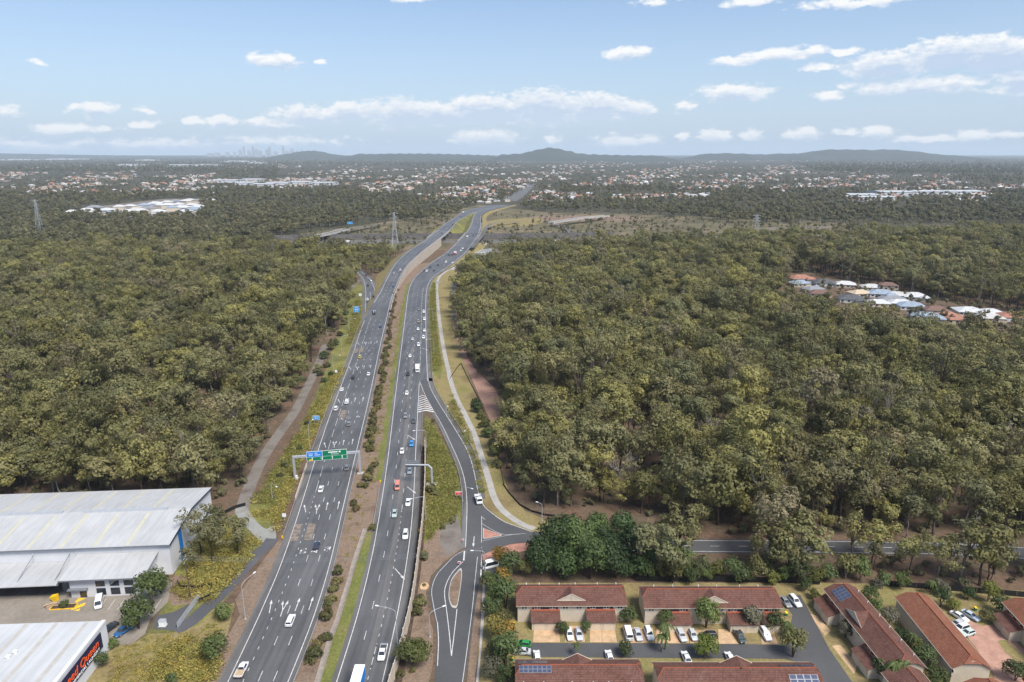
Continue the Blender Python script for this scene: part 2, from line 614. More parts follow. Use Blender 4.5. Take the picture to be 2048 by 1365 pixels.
material('metal_roof', sheet_metal((0.40, 0.402, 0.40)), 0.5, 0.4)
material('metal_roof_white', sheet_metal((0.45, 0.46, 0.465)), 0.5, 0.4)
material('skylight_sheet', plain((0.46, 0.44, 0.33), 0.08, 0.5), 0.5)
material('skylight_old', plain((0.40, 0.38, 0.345), 0.1, 0.6), 0.55)
material('wall_white', plain((0.58, 0.585, 0.60), 0.05, 0.3), 0.7)
material('wall_cream', mottled([(0.50, 0.43, 0.34), (0.56, 0.49, 0.39)], 0.4, 3.0, fine=0.1, coord=ocoord), 0.85)
material('wall_cream_dark', plain((0.40, 0.335, 0.26), 0.1, 0.8), 0.85)
material('door_cream', plain((0.62, 0.52, 0.40), 0.05, 0.8), 0.6)
material('navy', plain((0.018, 0.024, 0.055), 0.1), 0.6)
material('navy_sign', plain((0.016, 0.017, 0.05), 0.08), 0.5)
material('sign_orange', plain((0.86, 0.105, 0.012), 0.04), 0.5)
material('sign_green', plain((0.004, 0.17, 0.075), 0.06, 0.4), 0.45)
material('sign_blue', plain((0.012, 0.20, 0.62), 0.06, 0.4), 0.45)
material('sign_cyan', plain((0.02, 0.29, 0.66), 0.06, 0.4), 0.45)
material('sign_red', plain((0.62, 0.02, 0.03), 0.06, 0.4), 0.45)
material('sign_white', plain((0.78, 0.80, 0.80), 0.04), 0.5)
material('white_plain', plain((0.76, 0.76, 0.75), 0.05), 0.55)
material('yellow', plain((0.80, 0.50, 0.02), 0.06), 0.5)
material('red_plain', plain((0.45, 0.02, 0.02), 0.08), 0.5)
material('steel', plain((0.42, 0.44, 0.46), 0.08, 0.8), 0.45, 0.5, 0.25)
material('steel_dark', plain((0.16, 0.17, 0.19), 0.1), 0.5, 0.4)
material('rubber', plain((0.014, 0.014, 0.016), 0.2), 0.8, 0.2)
material('rim', plain((0.35, 0.35, 0.37), 0.1), 0.4, 0.5, 0.5)
material('black', plain((0.015, 0.015, 0.017), 0.1), 0.6)
material('wood_dark', plain((0.10, 0.072, 0.05), 0.25, 2.0), 0.85)
material('wood_pale', plain((0.42, 0.31, 0.20), 0.2, 2.0), 0.8)
material('rock_dark', mottled([(0.05, 0.046, 0.045), (0.10, 0.09, 0.085)], 0.2, 1.5, fine=0.3), 0.9)
material('rock', mottled([(0.20, 0.17, 0.145), (0.30, 0.26, 0.22)], 0.5, 3, fine=0.25, coord=ocoord), 0.9)
material('headlamp', lambda q, b: (0.75, 0.77, 0.80), 0.15, 0.6)
material('tail_lamp', lambda q, b: (0.42, 0.012, 0.012), 0.25, 0.5)


def glass_mat(q, b):
    b.inputs['Coat Weight'].default_value = 0.3
    return (0.022, 0.028, 0.036)


material('glass_dark', glass_mat, 0.08, 0.6)
material('solar_cell', lambda q, b: (0.045, 0.058, 0.105), 0.15, 0.6)


def obj_paint(q, b):
    b.inputs['Coat Weight'].default_value = 0.5
    b.inputs['Coat Roughness'].default_value = 0.08
    return q.n('ShaderNodeObjectInfo').outputs['Color']


material('car_paint', obj_paint, 0.4, 0.4)
material('object_colour', lambda q, b: q.mix(1.0, q.mix(.12, q.n('ShaderNodeObjectInfo').outputs['Color'], (.2, .19, .18)),
         q.ramp(q.noise(0.5, 3, .6, ocoord(q)), [(0.3, 0.82), (0.7, 1.12)]), mode='MULTIPLY'), 0.7, 0.3)


def foliage(stops, by_object=False, trans=0.36):
    def f(q, b):
        oi = q.n('ShaderNodeObjectInfo')
        if by_object:
            base = oi.outputs['Color']
        else:
            reg = q.noise(0.012, 2, .5, oi.outputs['Location'])       # stands of one kind grow together
            r = q.math('ADD', q.math('MULTIPLY', oi.outputs['Random'], 0.74), q.maprange(reg, .3, .7, 0.0, 0.26))
            base = q.ramp(r, stops)
        n = q.noise(0.55, 2, .6, ocoord(q))
        v = q.maprange(n, .3, .7, .72, 1.3)
        v = q.math('MULTIPLY', v, q.maprange(q.math('FRACT', q.math('MULTIPLY', oi.outputs['Random'], 13.7)), 0, 1, .68, 1.32))
        cx = q.n('ShaderNodeCombineXYZ', ins={0: v, 1: v, 2: q.math('MULTIPLY', v, 0.95)})
        colr = q.mix(1.0, base, cx.outputs[0], mode='MULTIPLY')
        tr = q.n('ShaderNodeBsdfTranslucent', ins={'Color': colr})
        out = q.t.nodes['Material Output']
        mx = q.n('ShaderNodeMixShader', ins={0: trans, 1: b.outputs[0], 2: tr.outputs[0]})
        q.t.links.new(mx.outputs[0], out.inputs[0])
        return colr
    return f


EUC = [(0.00, (0.152, 0.152, 0.069)), (0.14, (0.217, 0.202, 0.073)), (0.28, (0.176, 0.172, 0.077)), (0.42, (0.258, 0.233, 0.077)), (0.54, (0.183, 0.176, 0.088)), (0.66, (0.228, 0.202, 0.088)), (0.78, (0.147, 0.152, 0.073)), (0.87, (0.237, 0.198, 0.108)), (0.94, (0.206, 0.186, 0.123)), (1.00, (0.264, 0.198, 0.091))]
material('euc_leaf', foliage(EUC), 0.6, 0.25)
material('far_leaf', foliage([(0.0, (0.110, 0.112, 0.065)), (0.5, (0.150, 0.142, 0.074)), (1.0, (0.185, 0.160, 0.088))]), 0.7, 0.2)
material('leaf_colour', foliage(None, True), 0.55, 0.3)
material('tuft_yellow', foliage([(0.0, (0.40, 0.31, 0.085)), (0.35, (0.34, 0.28, 0.08)), (0.6, (0.24, 0.235, 0.065)), (1.0, (0.45, 0.36, 0.14))]), 0.8, 0.1)
material('tuft_green', foliage([(0.0, (0.165, 0.185, 0.050)), (0.4, (0.22, 0.22, 0.06)), (0.75, (0.27, 0.235, 0.085)), (1.0, (0.30, 0.235, 0.10))]), 0.8, 0.1)
material('bark', lambda q, b: q.ramp(q.math('ADD', q.math('MULTIPLY', q.n('ShaderNodeObjectInfo').outputs['Random'], .7),
         q.math('MULTIPLY', q.noise(1.5, 3, .6, ocoord(q)), .4)), [(0.0, (0.035, 0.026, 0.021)), (0.62, (0.075, 0.055, 0.044)), (0.75, (0.17, 0.15, 0.13)), (1.0, (0.30, 0.27, 0.235))]), 0.9, 0.1)
material('bark_pale', plain((0.34, 0.31, 0.28), .2, .8), .85, .15)
M = MATS
# ================================================================== ground
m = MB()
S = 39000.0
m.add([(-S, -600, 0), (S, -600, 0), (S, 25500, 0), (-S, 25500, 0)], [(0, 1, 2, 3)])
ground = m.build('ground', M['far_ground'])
ground['kind'] = 'structure'
sheet('forest_floor', [(-520, -60), (760, -60), (1150, 900), (900, 905), (-900, 930), (-800, 300)], M['forest_floor'], 0.02)


# ================================================================== the motorway: edges as X(Y)
def zs(pts):
    Y = [p[0] for p in pts]; Z = [p[1] for p in pts]

    def f(y):
        if y <= Y[0]: return Z[0]
        if y >= Y[-1]: return Z[-1]
        i = max(k for k in range(len(Y)) if Y[k] <= y)
        t = (y - Y[i]) / (Y[i + 1] - Y[i])
        t = t * t * (3 - 2 * t)
        return Z[i] + (Z[i + 1] - Z[i]) * t
    return f


zL = zs([(470, 0), (580, 2.5), (700, 8.5), (800, 10.5), (1050, 10.0), (1300, 4.0), (1600, 1.5)])
zR = zs([(690, 0), (800, 2.5), (905, 7.0), (1080, 7.0), (1300, 4.0), (1600, 1.5)])


def edge(pts, zf, y0=None, win=18.0):
    P = [Gz(x, y, zf) for x, y in pts]
    P.sort(key=lambda p: p.y)
    ys = np.array([p.y for p in P]); xs = np.array([p.x for p in P])
    # extend a little beyond both ends along the end slopes
    s0 = (xs[1] - xs[0]) / (ys[1] - ys[0])
    ys = np.concatenate([[ys[0] - 80], ys]); xs = np.concatenate([[xs[0] - 80 * s0], xs])
    g = np.arange(ys[0], ys[-1], 2.0)
    # cubic Hermite through the points, then a light smoothing that grows with distance
    sl = np.gradient(xs, ys)
    idx = np.clip(np.searchsorted(ys, g) - 1, 0, len(ys) - 2)
    h = ys[idx + 1] - ys[idx]; t = (g - ys[idx]) / h
    gx = ((2 * t**3 - 3 * t**2 + 1) * xs[idx] + (t**3 - 2 * t**2 + t) * h * sl[idx] + (-2 * t**3 + 3 * t**2) * xs[idx + 1] + (t**3 - t**2) * h * sl[idx + 1])
    out = gx.copy()
    for k in range(len(g)):
        w = win + 0.05 * g[k]
        lo, hi = np.searchsorted(g, g[k] - w), np.searchsorted(g, g[k] + w)
        r = min(k - lo, hi - 1 - k)
        if r > 0: out[k] = gx[k - r:k + r + 1].mean()
    f = lambda y: float(np.interp(y, g, out))
    f.y0, f.y1 = g[0], g[-1]
    return f


LCl = edge([(455, 1365), (482.5, 1306), (517.5, 1239), (540, 1189), (562.5, 1131.5), (575, 1099), (598, 1024), (630, 923), (642.5, 880), (655, 845.5),
            (675, 790), (690, 753), (717, 675), (728.5, 640), (740, 618), (752, 605), (762.5, 579), (770, 566), (780, 547), (792.5, 526), (808, 509), (834.7, 493), (873.7, 463.7), (905, 438.7),
            (920.6, 428), (936, 420), (960, 414.5), (991, 409), (1022, 403)], zL)
LCr = edge([(576, 1365), (610, 1284), (635, 1221.5), (650, 1174), (662.5, 1124), (672.5, 1074), (683.7, 1024), (700, 958), (717.5, 883), (732.5, 823), (745, 765.5),
            (762.5, 681), (775.6, 627.5), (787, 584), (798, 558), (811, 534), (831.5, 514), (845.6, 503), (867.5, 485.6), (900, 460.6), (923.7, 437), (941, 428), (965, 419.5), (996, 412.5), (1027, 406)], zL)
RCl = edge([(673.7, 1365), (697.5, 1294), (715, 1231.5), (732.5, 1174), (745, 1114), (760, 1024), (772.5, 945.5), (782.5, 863), (795, 758), (805, 680), (815, 599),
            (819.7, 571), (829, 555), (845.6, 538.7), (867.5, 523.5), (889, 509), (909.7, 492), (925, 476), (939, 457.5), (945, 445), (947, 432), (960, 421), (996, 413), (1027, 407)], zR)
RCc = edge([(765, 1365), (782.5, 1294), (800, 1204), (815, 1124), (822.5, 1061), (826, 1024), (831, 908), (835, 833), (837, 790), (839, 763), (841, 706), (843, 640), (844.5, 590), (849, 566), (861, 549),
            (884, 535), (905, 521), (930, 496), (943, 480), (954, 462), (958, 448), (957.5, 434), (962, 425), (998, 415.5), (1029, 409)], zR)
RCr = edge([(855, 757), (853, 706), (851.6, 650), (852.5, 584), (855, 567.5), (864, 553), (882.5, 541), (901, 531), (920.6, 515), (938, 497), (950, 481),
            (957.5, 467), (962, 448), (961.5, 433), (966, 426), (1000, 416.5), (1031, 410)], zR)

Y_END = min(LCl.y1, LCr.y1, RCl.y1, RCc.y1, RCr.y1) - 4
Y_GORE = G(751, 609).y
Y_SLIP = G(839, 763).y


def ribbon(name, fl, fr, zf, y0, y1, mat, dz, step=5.0, parent=None, a=0.0, b=0.0, kind='structure', lanes=0):
    """strip between two edges; a and b widen it left and right"""
    mm = MB()
    ys = list(np.arange(y0, y1, step)) + [y1]
    vs_, fs = [], []
    for y in ys:
        z = zf(y) + dz
        vs_ += [(fl(y) - a, y, z), (fr(y) + b, y, z)]
    for i in range(len(ys) - 1):
        fs.append((2 * i, 2 * i + 1, 2 * i + 3, 2 * i + 2))
    mm.add(vs_, fs)
    o = mm.build(name, mat, parent)
    if lanes:
        uv = o.data.uv_layers.new(name='UVMap')
        for i, l in enumerate(o.data.loops):
            uv.data[i].uv = (lanes * (l.vertex_index % 2), ys[l.vertex_index // 2])
    if parent is None and kind: o['kind'] = kind
    return o


Y0 = 118.0
lc_road = ribbon('road_outbound', LCl, LCr, zL, Y0, Y_END, M['asphalt_lanes'], 0.10, a=0.1, b=0.1, lanes=4)
ribbon('road_shoulder', lambda y: LCl(y) - 2.3, LCl, zL, Y0, Y_END, M['asphalt_shoulder'], 0.095, parent=lc_road, b=-0.2)
ribbon('road_shoulder', LCr, lambda y: LCr(y) + 1.3, zL, Y0, Y_END, M['asphalt_shoulder'], 0.095, parent=lc_road, a=-0.2)
rc_road = ribbon('road_inbound', RCl, RCc, zR, Y0, Y_END, M['asphalt_lanes'], 0.10, a=0.1, b=0.1, lanes=3)
ribbon('road_shoulder', lambda y: RCl(y) - 1.3, RCl, zR, Y0, Y_END, M['asphalt_shoulder'], 0.095, parent=rc_road, b=-0.2)
ribbon('road_shoulder', RCc, lambda y: RCc(y) + 2.2, zR, Y0, Y_SLIP + 40, M['asphalt_shoulder'], 0.092, parent=rc_road)
ribbon('exit_lane', RCc, RCr, zR, Y_SLIP, Y_END, M['asphalt'], 0.098, parent=rc_road, b=0.2)
ribbon('road_shoulder', RCr, lambda y: RCr(y) + 2.6, zR, Y_SLIP, 1150, M['asphalt_shoulder'], 0.094, parent=rc_road)
# the pale worn wheel band in the middle inbound lane
ribbon('worn_lane', lambda y: RCl(y) + (RCc(y) - RCl(y)) * 0.50, lambda y: RCl(y) + (RCc(y) - RCl(y)) * 0.655, zR, Y0, 420, M['asphalt_lane_worn'], 0.106, parent=rc_road)
# the highway runs on into the suburb beyond the interchange
far_pts = [(1022, 403), (1034, 393), (1044, 384), (1052, 376), (1060, 368)]
mm = MB()
fp = [G(*p) for p in far_pts]
for i in range(len(fp) - 1):
    w = 14 + 2 * i
    mm.quad((fp[i].x - w, fp[i].y, .12), (fp[i].x + w, fp[i].y, .12), (fp[i + 1].x + w + 6, fp[i + 1].y, .12), (fp[i + 1].x - w - 6, fp[i + 1].y, .12))
mm.build('road_beyond', M['asphalt_shoulder'])['kind'] = 'structure'


# ---- exit ramp on the left beyond the gore
def pxline(pts, n=8, z=0.0):
    return [G(x, y, z) for x, y in smooth_curve(pts, n=n)]


def strip(name, L, Rr, mat, z, parent=None, kind='structure', zfun=None):
    """sheet between two world polylines of equal length"""
    mm = MB()
    vs_, fs = [], []
    for i, (a, b) in enumerate(zip(L, Rr)):
        za = z + (zfun(i / (len(L) - 1)) if zfun else 0)
        vs_ += [(a[0], a[1], za), (b[0], b[1], za)]
    for i in range(len(L) - 1):
        fs.append((2 * i, 2 * i + 1, 2 * i + 3, 2 * i + 2))
    mm.add(vs_, fs)
    o = mm.build(name, mat, parent)
    if parent is None and kind: o['kind'] = kind
    return o


def band(pts, half):
    """left and right offsets of a world polyline"""
    L, Rr = [], []
    for i, p in enumerate(pts):
        a = Vector(pts[max(i - 1, 0)]); b = Vector(pts[min(i + 1, len(pts) - 1)])
        d = (b - a); d.z = 0; d.normalize()
        n = Vector((-d.y, d.x, 0))
        L.append(Vector(p) + n * half); Rr.append(Vector(p) - n * half)
    return L, Rr


rampL = pxline([(727, 645), (729, 625), (730, 600), (730, 578), (727, 562), (718, 548), (708, 538.5), (696, 530), (684, 524), (660, 514)])
rampR = pxline([(757, 645), (753.5, 625), (751, 609), (750.5, 585), (746, 570), (737, 556), (725, 545), (711, 535.5), (699, 528), (678, 517)])
ramp = strip('exit_ramp', rampL, rampR, M['asphalt'], 0.102)
strip('road_shoulder', [p + Vector((-2.2, 0, 0)) for p in rampL], rampL, M['asphalt_shoulder'], 0.09, ramp)
strip('road_shoulder', rampR, [p + Vector((2.4, 0.5, 0)) for p in rampR], M['asphalt_shoulder'], 0.088, ramp)

# ---- slip road on the right, the junction and the service road
slipL = pxline([(839, 763), (850, 790), (866, 820), (885, 853), (902.5, 890), (920, 930), (930, 965.5), (934, 1008), (933, 1052), (931, 1097)])
slipR = pxline([(856, 757), (861, 777), (875, 803), (891, 829), (912.5, 863), (935, 903), (947, 940), (957, 988), (962, 1030), (963, 1097)])
slip = strip('slip_road', slipL, slipR, M['asphalt_service'], 0.104)
strip('road_shoulder', slipR[:-14], [p + Vector((2.2, 0, 0)) for p in slipR[:-14]], M['asphalt_shoulder'], 0.094, slip)
strip('road_shoulder', [p + Vector((-1.6, 0, 0)) for p in slipL[18:]], slipL[18:], M['asphalt_shoulder'], 0.090, slip)
gsheet('junction', [(959, 985), (967, 1011), (978, 1022.5), (1006, 1043), (1034, 1054), (1062, 1064), (1110, 1074), (1110, 1093), (1080, 1086), (1049, 1085), (1021, 1088), (999, 1095.6), (964, 1109), (955, 1098)], M['asphalt_service'], 0.112)
side_c = pxline([(1062, 1075), (1110, 1084), (1200, 1090), (1400, 1093), (1600, 1094), (1731, 1095.5), (1900, 1099), (2046, 1107), (2250, 1122)])
sl, sr = band(side_c, 3.9)
side = strip('side_road', sl, sr, M['asphalt_service'], 0.106)
service_outer = smooth_curve([(929, 1099), (910, 1110), (891, 1126), (869, 1150.6), (859, 1181), (863, 1211), (871, 1245), (873.5, 1284), (871.5, 1333), (866, 1390), (850, 1470)], n=5)
service_right = [(905, 1470), (922, 1390), (933, 1340), (949, 1223), (959.6, 1163), (964, 1109), (957, 1090)]
gsheet('service_road', service_outer + service_right, M['asphalt_service'], 0.100)
gsheet('driveway', [(961, 1143), (966, 1121), (990, 1118), (1010, 1128), (985, 1150), (968, 1160)], M['asphalt_service'], 0.096)

# ---- kerbed islands
def island(name, pts, mat, h=0.14):
    c = [G(x, y) for x, y in pts]
    mm = MB()
    mm.prism([(p.x, p.y) for p in c], 0.1, 0.1 + h, 0)
    cc = sum(c, Vector()) / len(c)
    ins = [cc + (p - cc) * 0.9 for p in c]
    o = mm.build(name, M['concrete'])
    o['kind'] = 'structure'
    sheet('infill', ins, mat, 0.1 + h + 0.012, o)
    return o


island('traffic_island', smooth_curve([(923, 1139), (923, 1163), (915, 1212), (908, 1217), (902, 1213), (897, 1193), (902, 1163), (914, 1145)], True, 4), M['mulch'])
island('splitter_island', [(966, 1057), (972, 1060), (1004, 1071), (1002, 1073), (968, 1079), (966, 1077)], M['red_paving'])
gsheet('red_paved_verge', [(964, 1110), (999, 1096), (1021, 1089), (1049, 1086), (1085, 1088), (1085, 1098), (1049, 1102), (995, 1116), (965, 1121)], M['red_paving'], 0.13)

# ---- verges, median, banks
def smoothpoly(name, px, mat, z, n=4):
    return gsheet(name, smooth_curve(px, True, n), mat, z)


med = []
ys = list(np.arange(Y0, 760, 6.0))
mm = MB()
vs_, fs = [], []
for y in ys:
    vs_ += [(LCr(y) + 1.2, y, min(zL(y), .12 * zR(y)) + 0.05), (RCl(y) - 1.2, y, zR(y) + 0.05)]
for i in range(len(ys) - 1):
    fs.append((2 * i, 2 * i + 1, 2 * i + 3, 2 * i + 2))
mm.add(vs_, fs)
mm.build('median', M['mulch'])['kind'] = 'structure'


def rc_strip(name, a0, a1, y0, y1, mat, z, parent=None):
    mm = MB(); vs_, fs = [], []
    yy = list(np.arange(y0, y1, 3.0)) + [y1]
    for i, y in enumerate(yy):
        j0 = 0.35 * math.sin(y * .21) + 0.25 * math.sin(y * .53 + 1)
        vs_ += [(RCl(y) - a1(y) + j0, y, z + zR(y)), (RCl(y) - a0(y), y, z + zR(y))]
    for i in range(len(yy) - 1):
        fs.append((2 * i, 2 * i + 1, 2 * i + 3, 2 * i + 2))
    mm.add(vs_, fs)
    o = mm.build(name, mat, parent)
    if parent is None: o['kind'] = 'structure'
    return o


y_a, y_b = G(740, 1066).y, G(764, 962).y
rc_strip('grass_strip', lambda y: 1.3, lambda y: 4.4 + 0.9 * math.sin(y * .05), Y0, y_a, M['grass_green'], 0.085)
rc_strip('grass_strip', lambda y: 1.3, lambda y: 3.7, y_b, 640, M['grass_green'], 0.085)
# open concrete drain beside the grass strip
mm = MB()
dr = [G(x, y) for x, y in [(731, 1058), (722, 1085), (707.5, 1129), (697.5, 1166.5), (686, 1204), (675, 1241), (662, 1275), (650, 1315), (635, 1365), (610, 1440)]]
for i in range(len(dr) - 1):
    a, b = dr[i], dr[i + 1]
    d = (b - a).normalized(); n = Vector((-d.y, d.x, 0))
    for s0, s1, z0, z1 in ((-.75, -.25, .30, .09), (-.25, .25, .09, .09), (.25, .75, .09, .28)):
        mm.quad(a + n * s0 + Vector((0, 0, z0)), b + n * s0 + Vector((0, 0, z0)), b + n * s1 + Vector((0, 0, z1)), a + n * s1 + Vector((0, 0, z1)))
tag(mm.build('drain_channel', M['rock']), 'open concrete drain running beside the green grass strip in the median', 'drain')

# left verge
gsheet('verge_left', [(350, 1380), (380, 1290), (420, 1230), (455, 1195), (500, 1130), (540, 1078), (548, 1030), (585, 962), (620, 890), (662, 800), (690, 735), (716, 672), (724, 630), (727, 570),
                      (700, 560), (690, 620), (668, 690), (640, 770), (600, 860), (555, 925), (520, 985), (490, 1020), (455, 1035), (360, 1080), (345, 1180), (300, 1260), (225, 1290), (130, 1400)],
       M['grass_mixed'], 0.05)
gsheet('dry_lawn', [(215, 1292), (262, 1290), (300, 1268), (345, 1266), (395, 1252), (435, 1218), (470, 1205), (455, 1270), (425, 1330), (390, 1400), (120, 1420)], M['grass_dry'], 0.056)
gsheet('verge_soil', [(440, 1365), (475, 1290), (512, 1222), (545, 1160), (570, 1090), (560, 1078), (535, 1110), (505, 1150), (470, 1200), (480, 1230), (445, 1290), (390, 1380)], M['mulch'], 0.06)
tr = pxline([(662, 690), (650, 693), (642, 715), (626, 752), (608, 788), (587, 828), (561, 864), (530, 910), (505, 960), (490, 1000), (482, 1030)])
tl, t2 = band(tr, 2.3)
strip('gravel_track', tl, t2, M['gravel'], 0.07)
smoothpoly('gravel_yard', [(470, 1020), (490, 1012), (512, 1042), (532, 1058), (548, 1052), (552, 1080), (540, 1092), (518, 1080), (500, 1062), (482, 1044)], M['gravel_pale'], 0.075)
tr = pxline([(545, 1078), (534, 1092), (510, 1114), (484, 1143), (456, 1175), (428, 1203), (402, 1226), (380, 1245), (350, 1262)])
tl, t2 = band(tr, 2.1)
strip('access_track', tl, t2, M['asphalt_track'], 0.08)
tr = pxline([(720, 560), (700, 580), (684, 602), (672, 622)])
tl, t2 = band(tr, 2.0)
strip('dirt_track', tl, t2, M['gravel'], 0.07)

# between the inbound road and the slip road: weedy green wedge
gsheet('wedge_verge', [(849, 838), (853, 832), (868, 850), (890, 890), (910, 935), (920, 970), (923, 1010), (921, 1060), (926, 1095), (888, 1124), (862, 1152), (852, 1185), (857, 1230), (866, 1260), (866, 1330), (840, 1420),
                       (780, 1420), (800, 1320), (822, 1240), (842, 1130), (851, 1024), (851, 900)], M['grass_green'], 0.055)
gsheet('bare_soil', [(845, 1090), (875, 1060), (905, 1050), (921, 1060), (926, 1095), (888, 1124), (862, 1152), (852, 1185), (857, 1230), (866, 1260), (866, 1330), (845, 1420), (780, 1420), (800, 1320), (822, 1240), (835, 1160)], M['mulch'], 0.062)
gsheet('gravel_patch', [(880, 1060), (900, 1035), (915, 1030), (922, 1060), (926, 1093), (895, 1112), (880, 1090)], M['gravel'], 0.068)
smoothpoly('mulch_ring', [(842, 1168), (852, 1165), (858, 1172), (853, 1179), (841, 1178)], M['tan_paving'], 0.072)
ribbon('soil_strip', lambda y: RCc(y) + 2.1, lambda y: RCc(y) + 4.6, zR, Y0, G(850, 895).y, M['dark_soil'], 0.07)  # drain ground beside the noise wall, the wall's shade painted into its colour

# right verge, shared path and the cleared bank
gsheet('verge_right', [(857, 757), (857, 640), (858, 580), (866, 556), (905, 538), (915, 545), (903, 580), (908, 640), (925, 715), (952, 790), (980, 860), (1002, 940), (1018, 985), (1050, 1022), (1100, 1044), (1120, 1072),
                       (1062, 1064), (1006, 1043), (967, 1011), (958, 985), (948, 938), (937, 903), (914, 863), (893, 829), (877, 803), (863, 777)], M['grass_dry'], 0.055)
gsheet('planting_strip', [(862, 740), (858, 650), (858, 585), (866, 562), (872, 575), (872, 640), (878, 690), (885, 740), (880, 760)], M['grass_green'], 0.06)
pathc = pxline([(899, 540), (890, 545), (878, 556), (873.5, 575), (875, 600), (877, 625), (882.5, 669), (890, 712), (897.5, 744), (900, 758), (912.5, 795.5), (934, 838), (950, 873), (965, 920.5), (977.5, 960), (986, 990), (998, 1013), (1016, 1031), (1045, 1050), (1075, 1061)], n=10)
bank = gsheet('cleared_bank', [(905, 640), (915, 690), (930, 730), (945, 762), (958, 792), (975, 830), (984, 850), (1000, 830), (1004, 800), (985, 772), (955, 745), (935, 715), (920, 660), (912, 600), (905, 570)], M['red_soil'], 0.06)
gsheet('gravel_lane', [(903, 552), (912, 556), (914, 600), (911, 640), (905, 640), (903, 600)], M['gravel'], 0.075)

path = tag(empty('shared_path', pathc[0]), 'pale concrete shared path of jointed slabs beside the slip road', 'path')
cum = [0.0]
for i in range(1, len(pathc)):
    cum.append(cum[-1] + (pathc[i] - pathc[i - 1]).length)


def along(pts, cum, d):
    i = min(max(int(np.searchsorted(cum, d)) - 1, 0), len(pts) - 2)
    t = (d - cum[i]) / max(cum[i + 1] - cum[i], 1e-6)
    return pts[i].lerp(pts[i + 1], t), (pts[i + 1] - pts[i]).normalized()


d = 0.0
slab_me = None
while d < cum[-1] - 3:
    p, t = along(pathc, cum, d + 1.5)
    L = 3.0
    if slab_me is None:
        b_ = MB(); b_.hexa([(-1.25, -1.475, 0), (1.25, -1.475, 0), (1.25, 1.475, 0), (-1.25, 1.475, 0), (-1.22, -1.445, .12), (1.22, -1.445, .12), (1.22, 1.445, .12), (-1.22, 1.445, .12)])
        slab_me = b_.mesh('path_slab', M['concrete_path'])
    o = obj('path_slab', slab_me, path)
    o.matrix_parent_inverse = Matrix()
    o.location = (p.x - pathc[0].x, p.y - pathc[0].y, 0.05 + 0.012 * random.random())
    o.rotation_euler = (0, 0, math.atan2(t.y, t.x) - math.pi / 2)
    d += L

# ================================================================== painted markings (children of the road they lie on)
WH = M['paint_white']


def line_on(parent, f, zf, y0, y1, w=0.15, dz=0.118, name='edge_line'):
    mm = MB(); vs_, fs = [], []
    yy = list(np.arange(y0, y1, 4.0)) + [y1]
    for y in yy:
        ww = w * (1 + 0.0006 * y)
        vs_ += [(f(y) - ww / 2, y, zf(y) + dz), (f(y) + ww / 2, y, zf(y) + dz)]
    for i in range(len(yy) - 1):
        fs.append((2 * i, 2 * i + 1, 2 * i + 3, 2 * i + 2))
    mm.add(vs_, fs)
    return mm.build(name, WH, parent)


def dashes_on(parent, f, zf, y0, y1, on, gap, w=0.15, dz=0.118):
    mm = MB()
    y = y0
    while y < y1:
        a, b = y, y + on
        mm.quad((f(a) - w / 2, a, zf(a) + dz), (f(a) + w / 2, a, zf(a) + dz), (f(b) + w / 2, b, zf(b) + dz), (f(b) - w / 2, b, zf(b) + dz))
        y += on + gap
    o = mm.build('lane_dashes', WH, parent)
    o['kind'] = 'stuff'
    return o


def lane(fl, fr, k):
    return lambda y: fl(y) + (fr(y) - fl(y)) * k


line_on(lc_road, LCl, zL, Y0, G(728, 642).y, 0.2)
line_on(lc_road, LCl, zL, Y_GORE - 4, Y_END, 0.2)
line_on(lc_road, LCr, zL, Y0, Y_END, 0.2)
y1_, y2_ = G(0, 985).y, G(0, 720).y
dashes_on(lc_road, lane(LCl, LCr, .25), zL, Y0, y1_, 1.1, 2.6)
dashes_on(lc_road, lane(LCl, LCr, .25), zL, y1_, G(0, 640).y, 9.0, 3.5, 0.16)
for k in (.5, .75):
    dashes_on(lc_road, lane(LCl, LCr, k), zL, Y0 + 3, G(0, 640).y, 3.4, 8.8, 0.16)
for k in (.34, .67):
    dashes_on(lc_road, lane(LCl, LCr, k), zL, G(0, 600).y, Y_END, 3.4, 8.8, 0.2)
line_on(rc_road, RCl, zR, Y0, Y_END, 0.2)
line_on(rc_road, RCc, zR, Y0, Y_SLIP - 4, 0.2)
line_on(rc_road, RCr, zR, Y_SLIP, Y_END, 0.2)
dashes_on(rc_road, lane(RCl, RCc, 1 / 3), zR, Y0 + 5, Y_END, 3.4, 8.8, 0.16)
dashes_on(rc_road, lane(RCl, RCc, 2 / 3), zR, Y0 + 1, G(0, 1020).y, 1.1, 2.6)
line_on(rc_road, lane(RCl, RCc, 2 / 3), zR, G(0, 1340).y, G(0, 1290).y, 0.15)
dashes_on(rc_road, lane(RCl, RCc, 2 / 3), zR, G(0, 1020).y, Y_END, 3.4, 8.8, 0.16)
dashes_on(rc_road, RCc, zR, Y_SLIP + 14, G(0, 580).y, 9.0, 3.0, 0.18)


def poly_line(parent, px, w=0.15, z=0.118, n=6, name='edge_line', closed=False):
    pts = [G(x, y) for x, y in smooth_curve(px, closed, n)]
    L, Rr = band(pts, w / 2)
    return strip(name, L, Rr, WH, z, parent)


